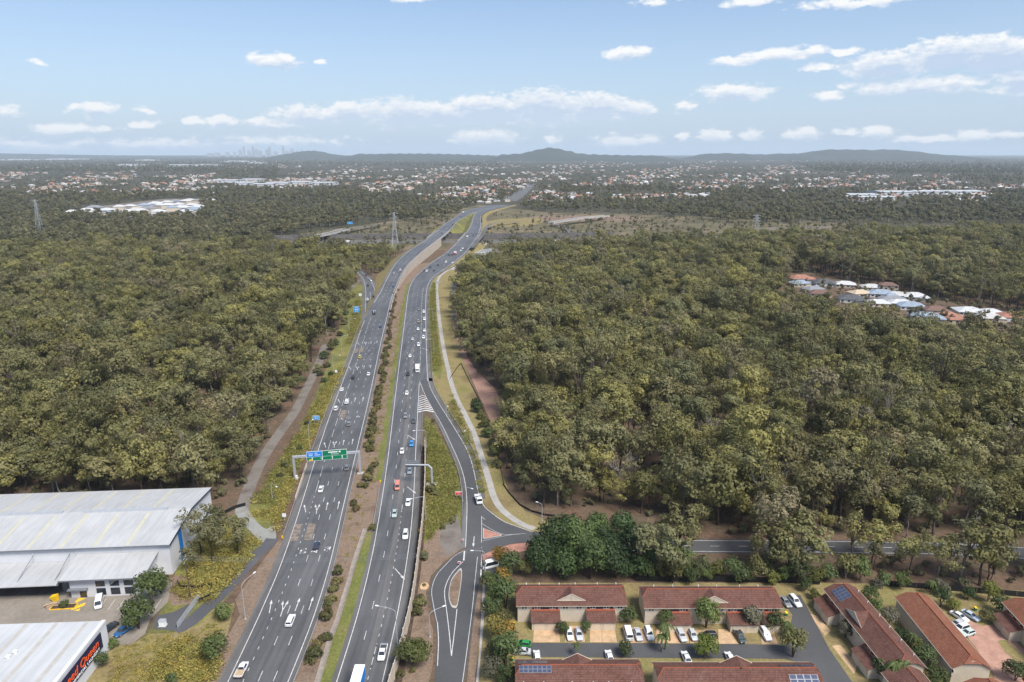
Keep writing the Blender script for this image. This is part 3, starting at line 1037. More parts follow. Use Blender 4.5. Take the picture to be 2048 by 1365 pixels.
poly_line(slip, [(839, 763), (850, 790), (866, 820), (885, 853), (902.5, 890), (920, 930), (930, 965.5), (934, 1008), (933, 1052), (931, 1095)], 0.2, 0.122)
poly_line(slip, [(856, 757), (861, 777), (875, 803), (891, 829), (912.5, 863), (935, 903), (947, 940), (956.5, 985), (967, 1011), (978, 1022.5), (1006, 1043), (1034, 1054), (1062, 1064)], 0.2, 0.124)
for k in range(8):                                     # chevrons in the gore
    y = 792 + k * 4.2
    a, b = (y - 763) / 57, None
    xl = 838.2 - 0.1 * (y - 763) * .2
    xr = 839 + (y - 763) * 0.49
    if xr - xl < 2: continue
    mm = MB()
    p0, p1, p2 = G(xl, y + 2.2), G((xl + xr) / 2, y - 1.2), G(xr, y + 2.2)
    t = Vector((0, -0.75 - .1 * k, 0))
    for a_, b_ in ((p0, p1), (p1, p2)):
        mm.quad(a_ + Vector((0, 0, .122)), b_ + Vector((0, 0, .122)), b_ + t + Vector((0, 0, .122)), a_ + t + Vector((0, 0, .122)))
    mm.build('chevron_marking', WH, slip)
mm = MB()
for y_ in (567, 574, 581, 588, 595, 602):
    xr = 750.8 + (609 - y_) * .42
    p0, p1 = G(750.6, y_), G(xr, y_ - 2.0)
    t = Vector((0, -1.2, 0))
    mm.quad(p0 + Vector((0, 0, .12)), p1 + Vector((0, 0, .12)), p1 + t + Vector((0, 0, .12)), p0 + t + Vector((0, 0, .12)))
mm.build('gore_bars', WH, lc_road)
poly_line(ramp, [(728, 645), (730.5, 620), (731.5, 590), (731, 576), (727, 560), (716, 546), (703, 535), (686, 525)], 0.25, 0.122)
poly_line(ramp, [(752, 608), (750, 585), (745.5, 570), (737, 556.5), (724, 545.5), (705, 532)], 0.25, 0.122)
poly_line(ramp, [(741, 640), (741, 610), (740.5, 585)], 0.2, 0.122)
so = bpy.data.objects['service_road']
poly_line(so, [(926, 1103), (908, 1114), (893, 1129), (873, 1152), (863.5, 1181), (867, 1211), (874, 1245)], 0.13, 0.116)
poly_line(so, [(875, 1245), (877, 1284), (875, 1333)], 0.2, 0.118)
poly_line(so, [(926, 1124), (905, 1146), (893, 1168), (889, 1188), (893, 1220), (898, 1262), (903, 1313)], 0.2, 0.116)
poly_line(so, [(914, 1219), (910, 1255), (903, 1313)], 0.2, 0.119, 3)
poly_line(so, [(929, 1103), (927.5, 1122)], 0.45, 0.116, 2)
poly_line(so, [(964, 1110), (961, 1163)], 0.35, 0.117, 2)
poly_line(so, [(955, 1115), (950, 1163), (944, 1223), (930, 1330), (922, 1385)], 0.15, 0.118, 4)
jn = bpy.data.objects['junction']
poly_line(jn, [(963, 1033), (963.5, 1060), (963, 1086)], 0.15, 0.126, 2)
poly_line(jn, [(964, 1035), (970, 1040)], 0.15, 0.127, 2)
poly_line(jn, [(964, 1048), (985, 1061), (1010, 1070), (1052, 1068)], 0.12, 0.128, 3)
poly_line(jn, [(965, 1083), (990, 1077), (1020, 1071), (1040, 1069)], 0.12, 0.130, 3)
for off in (-3.1, 3.1):
    L, Rr = band([p + (Vector((0, off, 0))) for p in side_c[8:]], 0.09)
    strip('edge_line', L, Rr, WH, 0.124, side)
mm = MB()
cs = [0.0]
for i in range(1, len(side_c)): cs.append(cs[-1] + (side_c[i] - side_c[i - 1]).length)
d = 12.0
while d < cs[-1] - 4:
    p, t = along(side_c, cs, d); q_, _ = along(side_c, cs, d + 3)
    mm.quad(p + Vector((0, -.08, .124)), q_ + Vector((0, -.08, .124)), q_ + Vector((0, .08, .124)), p + Vector((0, .08, .124)))
    d += 9
o = mm.build('lane_dashes', WH, side); o['kind'] = 'stuff'


def arrow_mesh(kind):
    """flat painted arrow pointing along +Y, 6 m long"""
    mm = MB()
    if kind in ('straight', 'left'):
        mm.add([(-.12, -3, 0), (.12, -3, 0), (.12, 1.2, 0), (-.12, 1.2, 0)], [(0, 1, 2, 3)])
        mm.add([(-.42, 1.2, 0), (.42, 1.2, 0), (0, 3.2, 0)], [(0, 1, 2)])
    if kind == 'fork':
        mm.add([(-.12, -4, 0), (.12, -4, 0), (.12, -.5, 0), (-.12, -.5, 0)], [(0, 1, 2, 3)])
        for s in (-1, 1):
            mm.add([(-.12, -1.2, 0), (.12, -1.2, 0), (.12 + s * .55, 1.4, 0), (-.12 + s * .55, 1.4, 0)], [(0, 1, 2, 3)])
            mm.add([(-.42 + s * .6, 1.4, 0), (.42 + s * .6, 1.4, 0), (s * .72, 3.2, 0)], [(0, 1, 2)])
    return mm.mesh('arrow_marking', WH)


ARW = {k: arrow_mesh(k) for k in ('straight', 'fork')}


def arrow(parent, px, py, kind, zf, rz, dz=0.122, s=1.0):
    p = Gz(px, py, zf)
    o = obj('arrow_marking', ARW[kind], parent, (p.x, p.y, p.z + dz))
    o.rotation_euler = (0, 0, rz)
    o.scale = (s, s, s)
    return o


def heading(f, y):
    return -math.atan2(f(y + 4) - f(y - 4), 8.0)


for px, py, k, a in [(541, 1214, 'straight', .25), (567, 1216, 'fork', .07), (595, 1210, 'straight', 0), (622, 1208, 'straight', 0),
                     (610, 1018, 'straight', .4), (634, 1018, 'fork', .1), (654, 1013, 'straight', 0), (677, 1011, 'straight', 0),
                     (650, 891, 'straight', .4), (669, 889, 'fork', .1), (687, 886, 'straight', 0), (705, 884, 'straight', 0),
                     (678, 803, 'straight', .5), (694, 801, 'fork', .1), (710, 800, 'straight', 0), (726, 799, 'straight', 0),
                     (700, 737, 'straight', .5), (715, 737, 'fork', .1), (728, 735, 'straight', 0), (741, 734, 'straight', 0),
                     (717, 688, 'straight', .5), (731, 687, 'fork', .1), (742, 686, 'straight', 0), (754, 685, 'straight', 0)]:
    y = G(px, py).y
    arrow(lc_road, px, py, k, zL, heading(LCl, y) + a * .6, s=.95)
for px, py in [(799.5, 1149), (823, 981), (823, 876), (850, 699)]:
    y = G(px, py).y
    arrow(rc_road, px, py, 'straight', zR, heading(RCc, y) + math.pi + .55, s=1.1)
arrow(slip, 947.5, 1084, 'straight', zR, math.pi, 0.13, 1.0)
for px, py in [(592.5, 1066), (620, 1064), (686, 829), (723, 700), (712, 702)]:          # faded coloured lane panels
    p = G(px, py); s = 1.0
    hx = 1.25; hl = 5.2
    a = heading(LCl, p.y)
    mm = MB()
    R2 = Matrix.Rotation(a, 4, 'Z')
    mm.add([p + R2 @ Vector((x, y, .121)) for x, y in ((-hx, -hl), (hx, -hl), (hx, hl), (-hx, hl))], [(0, 1, 2, 3)])
    mm.build('lane_panel', M['paint_faded'], lc_road)
for px, py in [(606.5, 1103), (655, 1099), (629, 1103), (683, 839), (697, 836), (716, 834), (738, 702)]:            # worn lettering
    p = G(px, py); a = heading(LCl, p.y)
    mm = MB()
    R2 = Matrix.Rotation(a, 4, 'Z')
    for i, ox in enumerate((-.7, 0, .7)):
        mm.add([p + R2 @ Vector((ox + x, y, .123)) for x, y in ((-.26, -1.3), (.26, -1.3), (.26, 1.3), (-.26, 1.3))], [(0, 1, 2, 3)])
    mm.build('worn_lettering', M['paint_scuffed'], lc_road)

# ================================================================== elevated approach: retaining wall, bridges, embankments
def lc_wall():
    y0, y1 = 505.0, 905.0
    root = tag(empty('retaining_wall', (LCr(y0) + 1.5, y0, 0)), 'tall tan panelled retaining wall carrying the rising outbound carriageway', 'wall')
    yy = np.arange(y0, y1, 6.0)
    for a in yy:
        b = a + 5.9
        z0, z1 = zL(a) + .1, zL(b) + .1
        if z1 < 0.4: continue
        xa, xb = LCr(a) + 1.5, LCr(b) + 1.5
        mm = MB()
        mm.hexa([(xa, a, -.3), (xa + .3, a, -.3), (xb + .3, b, -.3), (xb, b, -.3), (xa, a, z0 + .7), (xa + .3, a, z0 + .7), (xb + .3, b, z1 + .7), (xb, b, z1 + .7)])
        o = mm.build('wall_panel', M['concrete_wall'], root)
        o.matrix_parent_inverse = Matrix.Translation(-Vector(root.location))
    return root


lc_wall()


def skirt(name, f, sgn, zf, y0, y1, off, mat, slope=1.8):
    mm = MB(); vs_, fs = [], []
    yy = list(np.arange(y0, y1, 8.0)) + [y1]
    for y in yy:
        z = zf(y) + .06
        vs_ += [(f(y) + sgn * off, y, z), (f(y) + sgn * (off + slope * z), y, -0.02)]
    for i in range(len(yy) - 1):
        fs.append((2 * i, 2 * i + 1, 2 * i + 3, 2 * i + 2) if sgn > 0 else (2 * i + 2, 2 * i + 3, 2 * i + 1, 2 * i))
    mm.add(vs_, fs)
    mm.build(name, mat)['kind'] = 'structure'


skirt('embankment', LCl, -1, zL, 500, 905, 2.2, M['grass_dry'])
skirt('embankment', LCl, -1, zL, 985, Y_END, 2.2, M['grass_dry'])
skirt('embankment', LCr, 1, zL, 985, 1400, 1.3, M['grass_mixed'])
skirt('embankment', RCl, -1, zR, 690, 905, 1.2, M['mulch'])
skirt('embankment', RCl, -1, zR, 985, 1400, 1.2, M['grass_mixed'])
skirt('embankment', RCr, 1, zR, 620, 905, 2.5, M['grass_dry'])
skirt('embankment', RCr, 1, zR, 985, Y_END, 2.5, M['grass_dry'])


def bridge(name, fl, fr, zf, y0, y1, label, a=2.4, b=1.5):
    root = tag(empty(name, (fl(y0), y0, 0)), label, 'bridge')
    inv = Matrix.Translation(-Vector(root.location))
    def part(nm, mm, mat):
        o = mm.build(nm, mat, root); o.matrix_parent_inverse = inv
    mm = MB()
    yy = list(np.arange(y0, y1, 8.0)) + [y1]
    for i in range(len(yy) - 1):
        p, q_ = yy[i], yy[i + 1]
        mm.hexa([(fl(p) - a, p, zf(p) - 1.5), (fr(p) + b, p, zf(p) - 1.5), (fr(q_) + b, q_, zf(q_) - 1.5), (fl(q_) - a, q_, zf(q_) - 1.5),
                 (fl(p) - a, p, zf(p) + .05), (fr(p) + b, p, zf(p) + .05), (fr(q_) + b, q_, zf(q_) + .05), (fl(q_) - a, q_, zf(q_) + .05)])
    part('deck', mm, M['concrete'])
    for f, o_ in ((fl, -a), (fr, b)):
        mm = MB()
        for i in range(len(yy) - 1):
            p, q_ = yy[i], yy[i + 1]
            mm.hexa([(f(p) + o_ - .15, p, zf(p) - .2), (f(p) + o_ + .15, p, zf(p) - .2), (f(q_) + o_ + .15, q_, zf(q_) - .2), (f(q_) + o_ - .15, q_, zf(q_) - .2),
                     (f(p) + o_ - .15, p, zf(p) + 1.1), (f(p) + o_ + .15, p, zf(p) + 1.1), (f(q_) + o_ + .15, q_, zf(q_) + 1.1), (f(q_) + o_ - .15, q_, zf(q_) + 1.1)])
        part('parapet', mm, M['concrete'])
    for y in (y0 + 12, (y0 + y1) / 2, y1 - 12):
        for t in (.15, .5, .85):
            mm = MB()
            x = fl(y) + (fr(y) - fl(y)) * t
            mm.tube([(x, y, -.2), (x, y, zf(y) - 1.4)], .6, 8)
            part('pier', mm, M['concrete'])


bridge('road_bridge', LCl, LCr, zL, 900, 990, 'concrete bridge carrying the outbound carriageway over the cross motorway')
bridge('road_bridge', RCl, RCr, zR, 900, 990, 'concrete bridge carrying the inbound carriageway over the cross motorway', 1.4, 2.6)

# cross motorway under the bridges
mw = [G(x, y) for x, y in [(-200, 497), (300, 491), (690, 484.5), (900, 483), (1100, 482.5), (1300, 477), (1500, 469), (1750, 461), (2100, 455), (2500, 449)]]
mw = [Vector(p) for p in smooth_curve([tuple(p) for p in mw], n=6)]
mo = None
for off in (-9, 9):
    L, Rr = band([p + Vector((0, off, 0)) for p in mw], 6.2)
    o = strip('cross_motorway', L, Rr, M['asphalt_shoulder'], 0.08, mo)
    mo = mo or o
    for w in (-5.6, 5.6):
        L2, R2_ = band([p + Vector((0, off + w, 0)) for p in mw], 0.16)
        strip('edge_line', L2, R2_, WH, 0.1, mo)
L, Rr = band(mw, 30)
strip('motorway_verge', L, Rr, M['scrub_ground'], 0.045)
# dark rock cutting north of it
skc = [p + Vector((0, 24, 0)) for p in mw]
mm = MB()
for i in range(len(skc) - 1):
    a, b = skc[i], skc[i + 1]
    if a.x < -420 or b.x > 160: continue
    mm.quad((a.x, a.y, 0), (b.x, b.y, 0), (b.x, b.y + 7, 7.5), (a.x, a.y + 7, 7.5))
mm.build('rock_cutting', M['rock_dark'])['kind'] = 'structure'
# interchange grass and bare ground
gsheet('interchange_grass', [(720, 505), (690, 500), (700, 492), (770, 488), (800, 490), (790, 500)], M['grass_mixed'], 0.06)
gsheet('interchange_soil', [(1040, 436), (1090, 431), (1200, 431), (1300, 437), (1250, 443), (1120, 444)], M['mulch'], 0.05)
gsheet('interchange_ground', [(560, 500), (600, 468), (760, 446), (960, 410), (1100, 426), (1300, 430), (1700, 446), (1700, 470), (1200, 490), (900, 500)], M['scrub_ground'], 0.03)
gsheet('interchange_field', [(965, 446), (1000, 438), (1080, 436), (1090, 444), (1060, 452), (975, 456)], M['grass_dry'], 0.055)
gsheet('green_wedge', [(925, 455), (945, 440), (938, 460), (915, 476)], M['grass_mixed'], 0.06)


# ramps on either side of the interchange
def road_px(name, pts, half, label_kind='structure', mat='asphalt_shoulder', z=0.09, zfun=None):
    c = [Vector(p) for p in smooth_curve([tuple(G(x, y, h)) for x, y, h in pts], n=6)]
    L, Rr = band(c, half)
    mm = MB(); vs_, fs = [], []
    for a, b in zip(L, Rr):
        vs_ += [(a.x, a.y, a.z + z), (b.x, b.y, b.z + z)]
    for i in range(len(L) - 1):
        fs.append((2 * i, 2 * i + 1, 2 * i + 3, 2 * i + 2))
    mm.add(vs_, fs)
    o = mm.build(name, M[mat]); o['kind'] = 'structure'
    return c


loop_c = road_px('loop_ramp', [(606, 490, 6), (612, 481, 7), (632, 473, 8), (660, 467, 8), (688, 460, 8), (720, 455, 5), (760, 451, 2)], 5.0)
road_px('link_road', [(690, 501, 0), (668, 497, 0), (650, 495, 0)], 4.5)
fly_c = road_px('flyover', [(1102, 446, 7), (1130, 441.5, 8), (1160, 437, 8.5), (1190, 434, 8), (1214, 432, 6)], 5.0)
road_px('curved_ramp', [(1105, 447, 6), (1122, 452, 4), (1136, 460, 2), (1140, 468, 1), (1128, 476, 0), (1110, 481, 0)], 3.6)
on_ramp = road_px('on_ramp', [(1040, 443, 3), (1010, 445, 5), (985, 448, 6.5), (972, 456, 7.6), (966, 468, 8), (955, 482, 8), (944, 496, 7)], 3.0, mat='asphalt_shoulder', z=0.07)
road_px('frontage_road', [(972, 487, 0), (960, 500, 0), (940, 517, 0), (915, 532, 0), (903, 540, 0)], 2.5, mat='concrete_path')


def small_bridge(name, c, half, label):
    root = tag(empty(name, (c[0].x, c[0].y, 0)), label, 'bridge')
    inv = Matrix.Translation(-Vector(root.location))
    L, Rr = band(c, half + .3)
    mm = MB()
    for i in range(len(c) - 1):
        dn = Vector((0, 0, 1.4))
        mm.hexa([L[i] - dn, Rr[i] - dn, Rr[i + 1] - dn, L[i + 1] - dn, L[i], Rr[i], Rr[i + 1], L[i + 1]])
    o = mm.build('deck', M['concrete'], root); o.matrix_parent_inverse = inv
    for E in (L, Rr):
        mm = MB()
        for i in range(len(c) - 1):
            a, b = E[i], E[i + 1]
            d_ = (b - a).normalized(); n = Vector((-d_.y, d_.x, 0)) * .12
            up = Vector((0, 0, 1.3))
            mm.hexa([a - n, a + n, b + n, b - n, a - n + up, a + n + up, b + n + up, b - n + up])
        o = mm.build('parapet', M['concrete'], root); o.matrix_parent_inverse = inv
    for k in (len(c) // 4, len(c) // 2, 3 * len(c) // 4):
        mm = MB(); mm.box((c[k].x, c[k].y, c[k].z / 2 - .9), (1.2, 2.4, c[k].z - 1.0))
        o = mm.build('pier', M['concrete'], root); o.matrix_parent_inverse = inv


small_bridge('loop_bridge', loop_c[12:26], 5.0, 'curved pale ramp bridge left of the lattice tower')
small_bridge('flyover_bridge', fly_c, 5.0, 'straight pale flyover crossing open ground right of the highway')
# ================================================================== plant prototypes
def leaves(centres, normals, sx, sy, rg):
    """flat leaf sprays: a quad at each centre facing its normal"""
    n = len(centres)
    r = rg.normal(size=(n, 3))
    t = np.cross(normals, r); t /= np.linalg.norm(t, axis=1)[:, None] + 1e-9
    b = np.cross(normals, t)
    a = (sx * rg.uniform(.6, 1.3, n))[:, None]; c = (sy * rg.uniform(.6, 1.3, n))[:, None]
    v = np.stack([centres - t * a - b * c * .6, centres + t * a - b * c, centres + t * a * .7 + b * c, centres - t * a + b * c * .7], 1).reshape(-1, 3)
    f = np.arange(4 * n).reshape(n, 4)
    return v, f


def clump_leaves(cl, per, size, rg, low=-0.45, flat=.75, crown=.75):
    """leaf sprays over the shells of many round clumps; cl = [(centre, radius)]"""
    cs, ns = [], []
    mid = np.mean([q for q, _ in cl], 0) - np.array([0, 0, 1.0])
    for c, r in cl:
        k = max(8, int(per * r * r))
        d = rg.normal(size=(k * 2, 3)); d /= np.linalg.norm(d, axis=1)[:, None]
        d = d[d[:, 2] > low][:k]
        rad = r * rg.uniform(.62, 1.08, len(d))[:, None]
        cs.append(np.array(c) + d * rad * np.array([1, 1, flat]))
        out = cs[-1] - mid; out /= np.linalg.norm(out, axis=1)[:, None] + 1e-6
        nn = d + out * crown + rg.normal(scale=.5, size=d.shape); nn[:, 2] += .2
        ns.append(nn / np.linalg.norm(nn, axis=1)[:, None])
    return leaves(np.concatenate(cs), np.concatenate(ns), size, size * .75, rg)


def np_mesh(name, v, f, mat):
    me = bpy.data.meshes.new(name)
    me.from_pydata(v.tolist(), [], f.tolist())
    me.materials.append(mat)
    return me


def euc(seed, H, cr, ncl, per=17, size=.36, r_cl=(1.25, 2.5), lo=.42):
    """eucalypt: a bare leaning bole, a few forking limbs and many rounded leaf clumps"""
    rg = np.random.default_rng(seed)
    tr = MB()
    lean = rg.uniform(-.08, .08, 2)
    fork = H * rg.uniform(.34, .48)
    r0 = .016 * H
    bole = [(0, 0, -.3)]
    for k in range(1, 5):
        t = k / 4
        bole.append((lean[0] * fork * t + rg.normal(0, .15), lean[1] * fork * t + rg.normal(0, .15), fork * t))
    tr.tube(bole, [r0 * 1.25, r0, r0 * .9, r0 * .82, r0 * .75], 6)
    top = Vector(bole[-1])
    cl = []
    nl = rg.integers(5, 8)
    for i in range(nl):
        a = 2 * math.pi * (i + rg.uniform(-.4, .4)) / nl
        reach = cr * rg.uniform(.35, .95); rise = (H - fork) * rg.uniform(.35, .95)
        if i == 0: reach *= .3; rise = (H - fork) * .93
        end = top + Vector((math.cos(a) * reach, math.sin(a) * reach, rise))
        midp = top + Vector((math.cos(a) * reach * .35, math.sin(a) * reach * .35, rise * .55))
        tr.tube([top, midp, end], [r0 * .55, r0 * .36, r0 * .12], 5, cap=False)
        m_ = max(2, int(ncl / nl))
        for j in range(m_):
            r = rg.uniform(*r_cl)
            o = rg.normal(scale=(cr * .26, cr * .26, (H - fork) * .20))
            cc = np.array(end) + o + np.array([0, 0, -r * .5])
            cc[2] = np.clip(cc[2], H * lo, H - r * .7)
            cl.append((cc, r))
            if j % 2 == 0:
                tr.tube([midp.lerp(end, .5), Vector(cc)], [r0 * .2, r0 * .08], 4, cap=False)
    v, f = clump_leaves(cl, per, size, rg, low=-.65, flat=.82)
    return tr.mesh('trunk', M['bark']), np_mesh('crown', v, f, M['euc_leaf'])


EUCS = [euc(11, 21, 5.6, 30), euc(12, 18.5, 5.0, 26), euc(13, 22.5, 6.2, 32), euc(14, 16.5, 4.8, 24), euc(15, 20, 5.4, 22, per=12, r_cl=(1.1, 2.1)),
        euc(16, 18, 6.0, 30), euc(17, 21.5, 4.6, 18, per=9, r_cl=(1.1, 1.9)), euc(18, 15, 4.4, 22, lo=.3), euc(19, 13, 4.2, 22, lo=.25), euc(20, 19, 5.2, 30, per=20), euc(21, 20, 5.2, 18, per=5, r_cl=(1.2, 2.2)), euc(22, 24, 4.6, 16, per=9, r_cl=(1.1, 1.9)), euc(23, 17, 6.6, 34, per=14)]
DEAD = None


def dome(seed, H, cr, ncl, per, size, mat, base=.25, r_cl=(.28, .42), trunk_r=.02):
    """dense rounded tree or shrub: leaf clumps packed over a dome that almost reaches the ground"""
    rg = np.random.default_rng(seed)
    cl = []
    for i in range(ncl):
        d = rg.normal(size=3); d /= np.linalg.norm(d); d[2] = abs(d[2]) * 1.1 - .18
        q = rg.uniform(.45, .95)
        c = np.array([d[0] * cr * q * .8, d[1] * cr * q * .8, H * base + (H * (1 - base)) * (.36 + .5 * d[2] * q)])
        cl.append((c, cr * rg.uniform(*r_cl)))
    v, f = clump_leaves(cl, per / (cr * .35) ** 2, size, rg, low=-.6, flat=.9)
    tr = MB()
    for k in range(3):
        a = 2 * math.pi * k / 3 + seed
        tr.tube([(0, 0, -.2), (math.cos(a) * cr * .12, math.sin(a) * cr * .12, H * .3), (math.cos(a) * cr * .4, math.sin(a) * cr * .4, H * .7)], [trunk_r * H, trunk_r * H * .7, trunk_r * H * .25], 5, cap=False)
    return tr.mesh('trunk', M['bark']), np_mesh('crown', v, f, mat)


LC_ = M['leaf_colour']
FIGS = [dome(31, 13, 6.5, 34, 60, .34, LC_, .12), dome(32, 11, 5.5, 30, 60, .32, LC_, .1), dome(33, 14, 6.0, 32, 60, .34, LC_, .14)]
GARDEN = [dome(41, 6, 2.8, 20, 44, .20, LC_, .15), dome(42, 5, 2.4, 18, 44, .18, LC_, .1), dome(43, 7.5, 3.0, 24, 44, .21, LC_, .2)]
SHRUBS = [dome(51, 2.0, 1.35, 12, 42, .15, LC_, .02), dome(52, 1.6, 1.2, 11, 42, .14, LC_, .02), dome(53, 2.4, 1.3, 12, 42, .15, LC_, .05)]


def palm(seed, H):
    rg = np.random.default_rng(seed)
    tr = MB()
    tr.tube([(0, 0, -.2), (.1, .05, H * .5), (.2, 0, H)], [.16, .12, .10], 6)
    cr = MB()
    top = Vector((.2, 0, H))
    for i in range(13):
        a = 2 * math.pi * i / 13 + rg.uniform(-.2, .2); up = rg.uniform(.1, .9)
        L = rg.uniform(1.9, 2.5); pts = []
        for k in range(6):
            t = k / 5
            pts.append(top + Vector((math.cos(a) * L * t, math.sin(a) * L * t, up * L * t - 1.25 * L * t * t)))
        side = Vector((-math.sin(a), math.cos(a), 0))
        for k in range(5):
            for s in (-1, 1):
                w = .42 * (1 - abs(k - 1.5) / 5)
                dr = Vector((0, 0, -.28))
                cr.quad(pts[k], pts[k + 1], pts[k + 1] + side * s * w + dr, pts[k] + side * s * w + dr)
    return tr.mesh('trunk', M['bark']), cr.mesh('crown', LC_)


PALMS = [palm(61, 7.5), palm(62, 6.0), palm(63, 8.5)]


def joined(pair, name):
    """trunk and crown in one mesh, for the scattered mass of the forest"""
    bm = bmesh.new()
    for k, me in enumerate(pair):
        n0 = len(bm.faces)
        bm.from_mesh(me)
        bm.faces.ensure_lookup_table()
        for f in bm.faces[n0:]: f.material_index = k
    me = bpy.data.meshes.new(name)
    bm.to_mesh(me); bm.free()
    for p in pair: me.materials.append(p.materials[0])
    return me


def lowpoly(seed, H, cr, ncl, per, size, mat):
    rg = np.random.default_rng(seed)
    cl = []
    for i in range(ncl):
        a = rg.uniform(0, 6.28); q = cr * math.sqrt(rg.uniform(0, 1)) * .8
        cl.append((np.array([math.cos(a) * q, math.sin(a) * q, H * rg.uniform(.45, .86)]), rg.uniform(.22, .34) * cr + .6))
    v, f = clump_leaves(cl, per, size, rg, low=-.5)
    tr = MB(); tr.tube([(0, 0, -.3), (0, 0, H * .6)], [.35, .2], 4, cap=False)
    return joined((tr.mesh('t', M['bark']), np_mesh('c', v, f, mat)), 'far_tree')


# ------------------------------------------------------------------ scattering (only for what nobody could count)
def proto_collection(name, meshes):
    col = bpy.data.collections.new(name)
    for i, me in enumerate(meshes):
        o = bpy.data.objects.new(f'{name}_{i}', me)
        col.objects.link(o)
    return col


def scatter(name, pts, rot, scl, pid, col, label, cat):
    """points carrying rotation, scale and which prototype; geometry nodes put the plants on them"""
    me = bpy.data.meshes.new(name)
    me.from_pydata([tuple(p) for p in pts], [], [])
    tall = np.random.default_rng(len(pts)).uniform(.82, 1.22, len(pts))
    for nm, typ, dat in (('rot', 'FLOAT', rot), ('scl', 'FLOAT', scl), ('sclz', 'FLOAT', np.asarray(scl) * tall), ('tilt', 'FLOAT', np.sin(np.asarray(rot) * 7) * .09), ('tilt2', 'FLOAT', np.cos(np.asarray(rot) * 11) * .09), ('pid', 'INT', pid)):
        at = me.attributes.new(nm, typ, 'POINT')
        at.data.foreach_set('value', np.asarray(dat))
    o = obj(name, me)
    tag(o, label, cat, kind='stuff')
    ng = bpy.data.node_groups.new(name, 'GeometryNodeTree')
    ng.interface.new_socket('Geometry', in_out='INPUT', socket_type='NodeSocketGeometry')
    ng.interface.new_socket('Geometry', in_out='OUTPUT', socket_type='NodeSocketGeometry')
    N = ng.nodes
    gi, go = N.new('NodeGroupInput'), N.new('NodeGroupOutput')
    ci = N.new('GeometryNodeCollectionInfo')
    ci.inputs['Collection'].default_value = col
    ci.inputs['Separate Children'].default_value = True
    ci.inputs['Reset Children'].default_value = True
    ip = N.new('GeometryNodeInstanceOnPoints')
    ip.inputs['Pick Instance'].default_value = True

    def attr(nm, typ):
        a = N.new('GeometryNodeInputNamedAttribute')
        a.data_type = typ
        a.inputs['Name'].default_value = nm
        return a.outputs[0]
    cx = N.new('ShaderNodeCombineXYZ')
    for k_, nm in enumerate(('tilt', 'tilt2', 'rot')): ng.links.new(attr(nm, 'FLOAT'), cx.inputs[k_])
    ng.links.new(gi.outputs[0], ip.inputs['Points'])
    ng.links.new(ci.outputs[0], ip.inputs['Instance'])
    ng.links.new(attr('pid', 'INT'), ip.inputs['Instance Index'])
    ng.links.new(cx.outputs[0], ip.inputs['Rotation'])
    sx = N.new('ShaderNodeCombineXYZ')
    for k_, nm in enumerate(('scl', 'scl', 'sclz')): ng.links.new(attr(nm, 'FLOAT'), sx.inputs[k_])
    ng.links.new(sx.outputs[0], ip.inputs['Scale'])
    ng.links.new(ip.outputs[0], go.inputs[0])
    md = o.modifiers.new('scatter', 'NODES')
    md.node_group = ng
    return o


def jgrid(x0, x1, y0, y1, s, rg):
    gx, gy = np.meshgrid(np.arange(x0, x1, s), np.arange(y0, y1, s))
    gx = gx.ravel() + rg.uniform(-.48, .48, gx.size) * s; gy = gy.ravel() + rg.uniform(-.48, .48, gy.size) * s
    return gx, gy


def wp(px):
    return [tuple(G(x, y))[:2] for x, y in px]


# ------------------------------------------------------------------ the forest
ff = lambda f: np.vectorize(f)
FOREST_L = wp([(-160, 1040), (-20, 1000), (424, 998), (440, 1012), (462, 1014), (492, 972), (518, 905), (548, 862), (575, 822), (596, 786), (614, 750), (628, 712), (640, 690), (662, 684), (684, 640), (700, 592), (716, 566),
               (705, 548), (690, 536), (668, 534), (640, 526), (600, 517), (560, 508), (500, 499), (300, 497), (-500, 502)])
FOREST_R = wp([(918, 574), (917, 600), (918, 640), (930, 705), (950, 735), (990, 768), (1010, 800), (1006, 836), (990, 860), (1004, 905), (1018, 950), (1034, 985), (1062, 1008), (1100, 1026), (1150, 1020), (1290, 1030), (1350, 1066), (1400, 1078), (1730, 1079), (2048, 1088), (2300, 1098),
               (2600, 470), (2048, 470), (1750, 474), (1500, 486), (1300, 499), (1100, 507), (1060, 514), (1000, 530), (955, 552)])
HOUSE_GAP = wp([(1562, 575), (1568, 550), (1620, 546), (1800, 582), (1850, 600), (1900, 604), (2060, 630), (2140, 660), (2140, 716), (2048, 700), (1960, 690), (1880, 688), (1780, 668), (1680, 645), (1600, 618), (1545, 598)])
FOREST_M = wp([(640, 508), (700, 530), (745, 554), (765, 550), (790, 518), (812, 500), (790, 503), (720, 507), (690, 505), (650, 500)])
STRIP = wp([(1310, 1124), (1420, 1116), (1730, 1118), (2048, 1130), (2200, 1140), (2200, 1190), (2048, 1178), (1900, 1176), (1740, 1160), (1600, 1160), (1310, 1160)])
rg = np.random.default_rng(3)
gx, gy = jgrid(-900, 1250, 150, 960, 7.7, rg)
inL = in_poly(gx, gy, FOREST_L) | in_poly(gx, gy, FOREST_M)
inR = in_poly(gx, gy, FOREST_R) & ~in_poly(gx, gy, HOUSE_GAP)
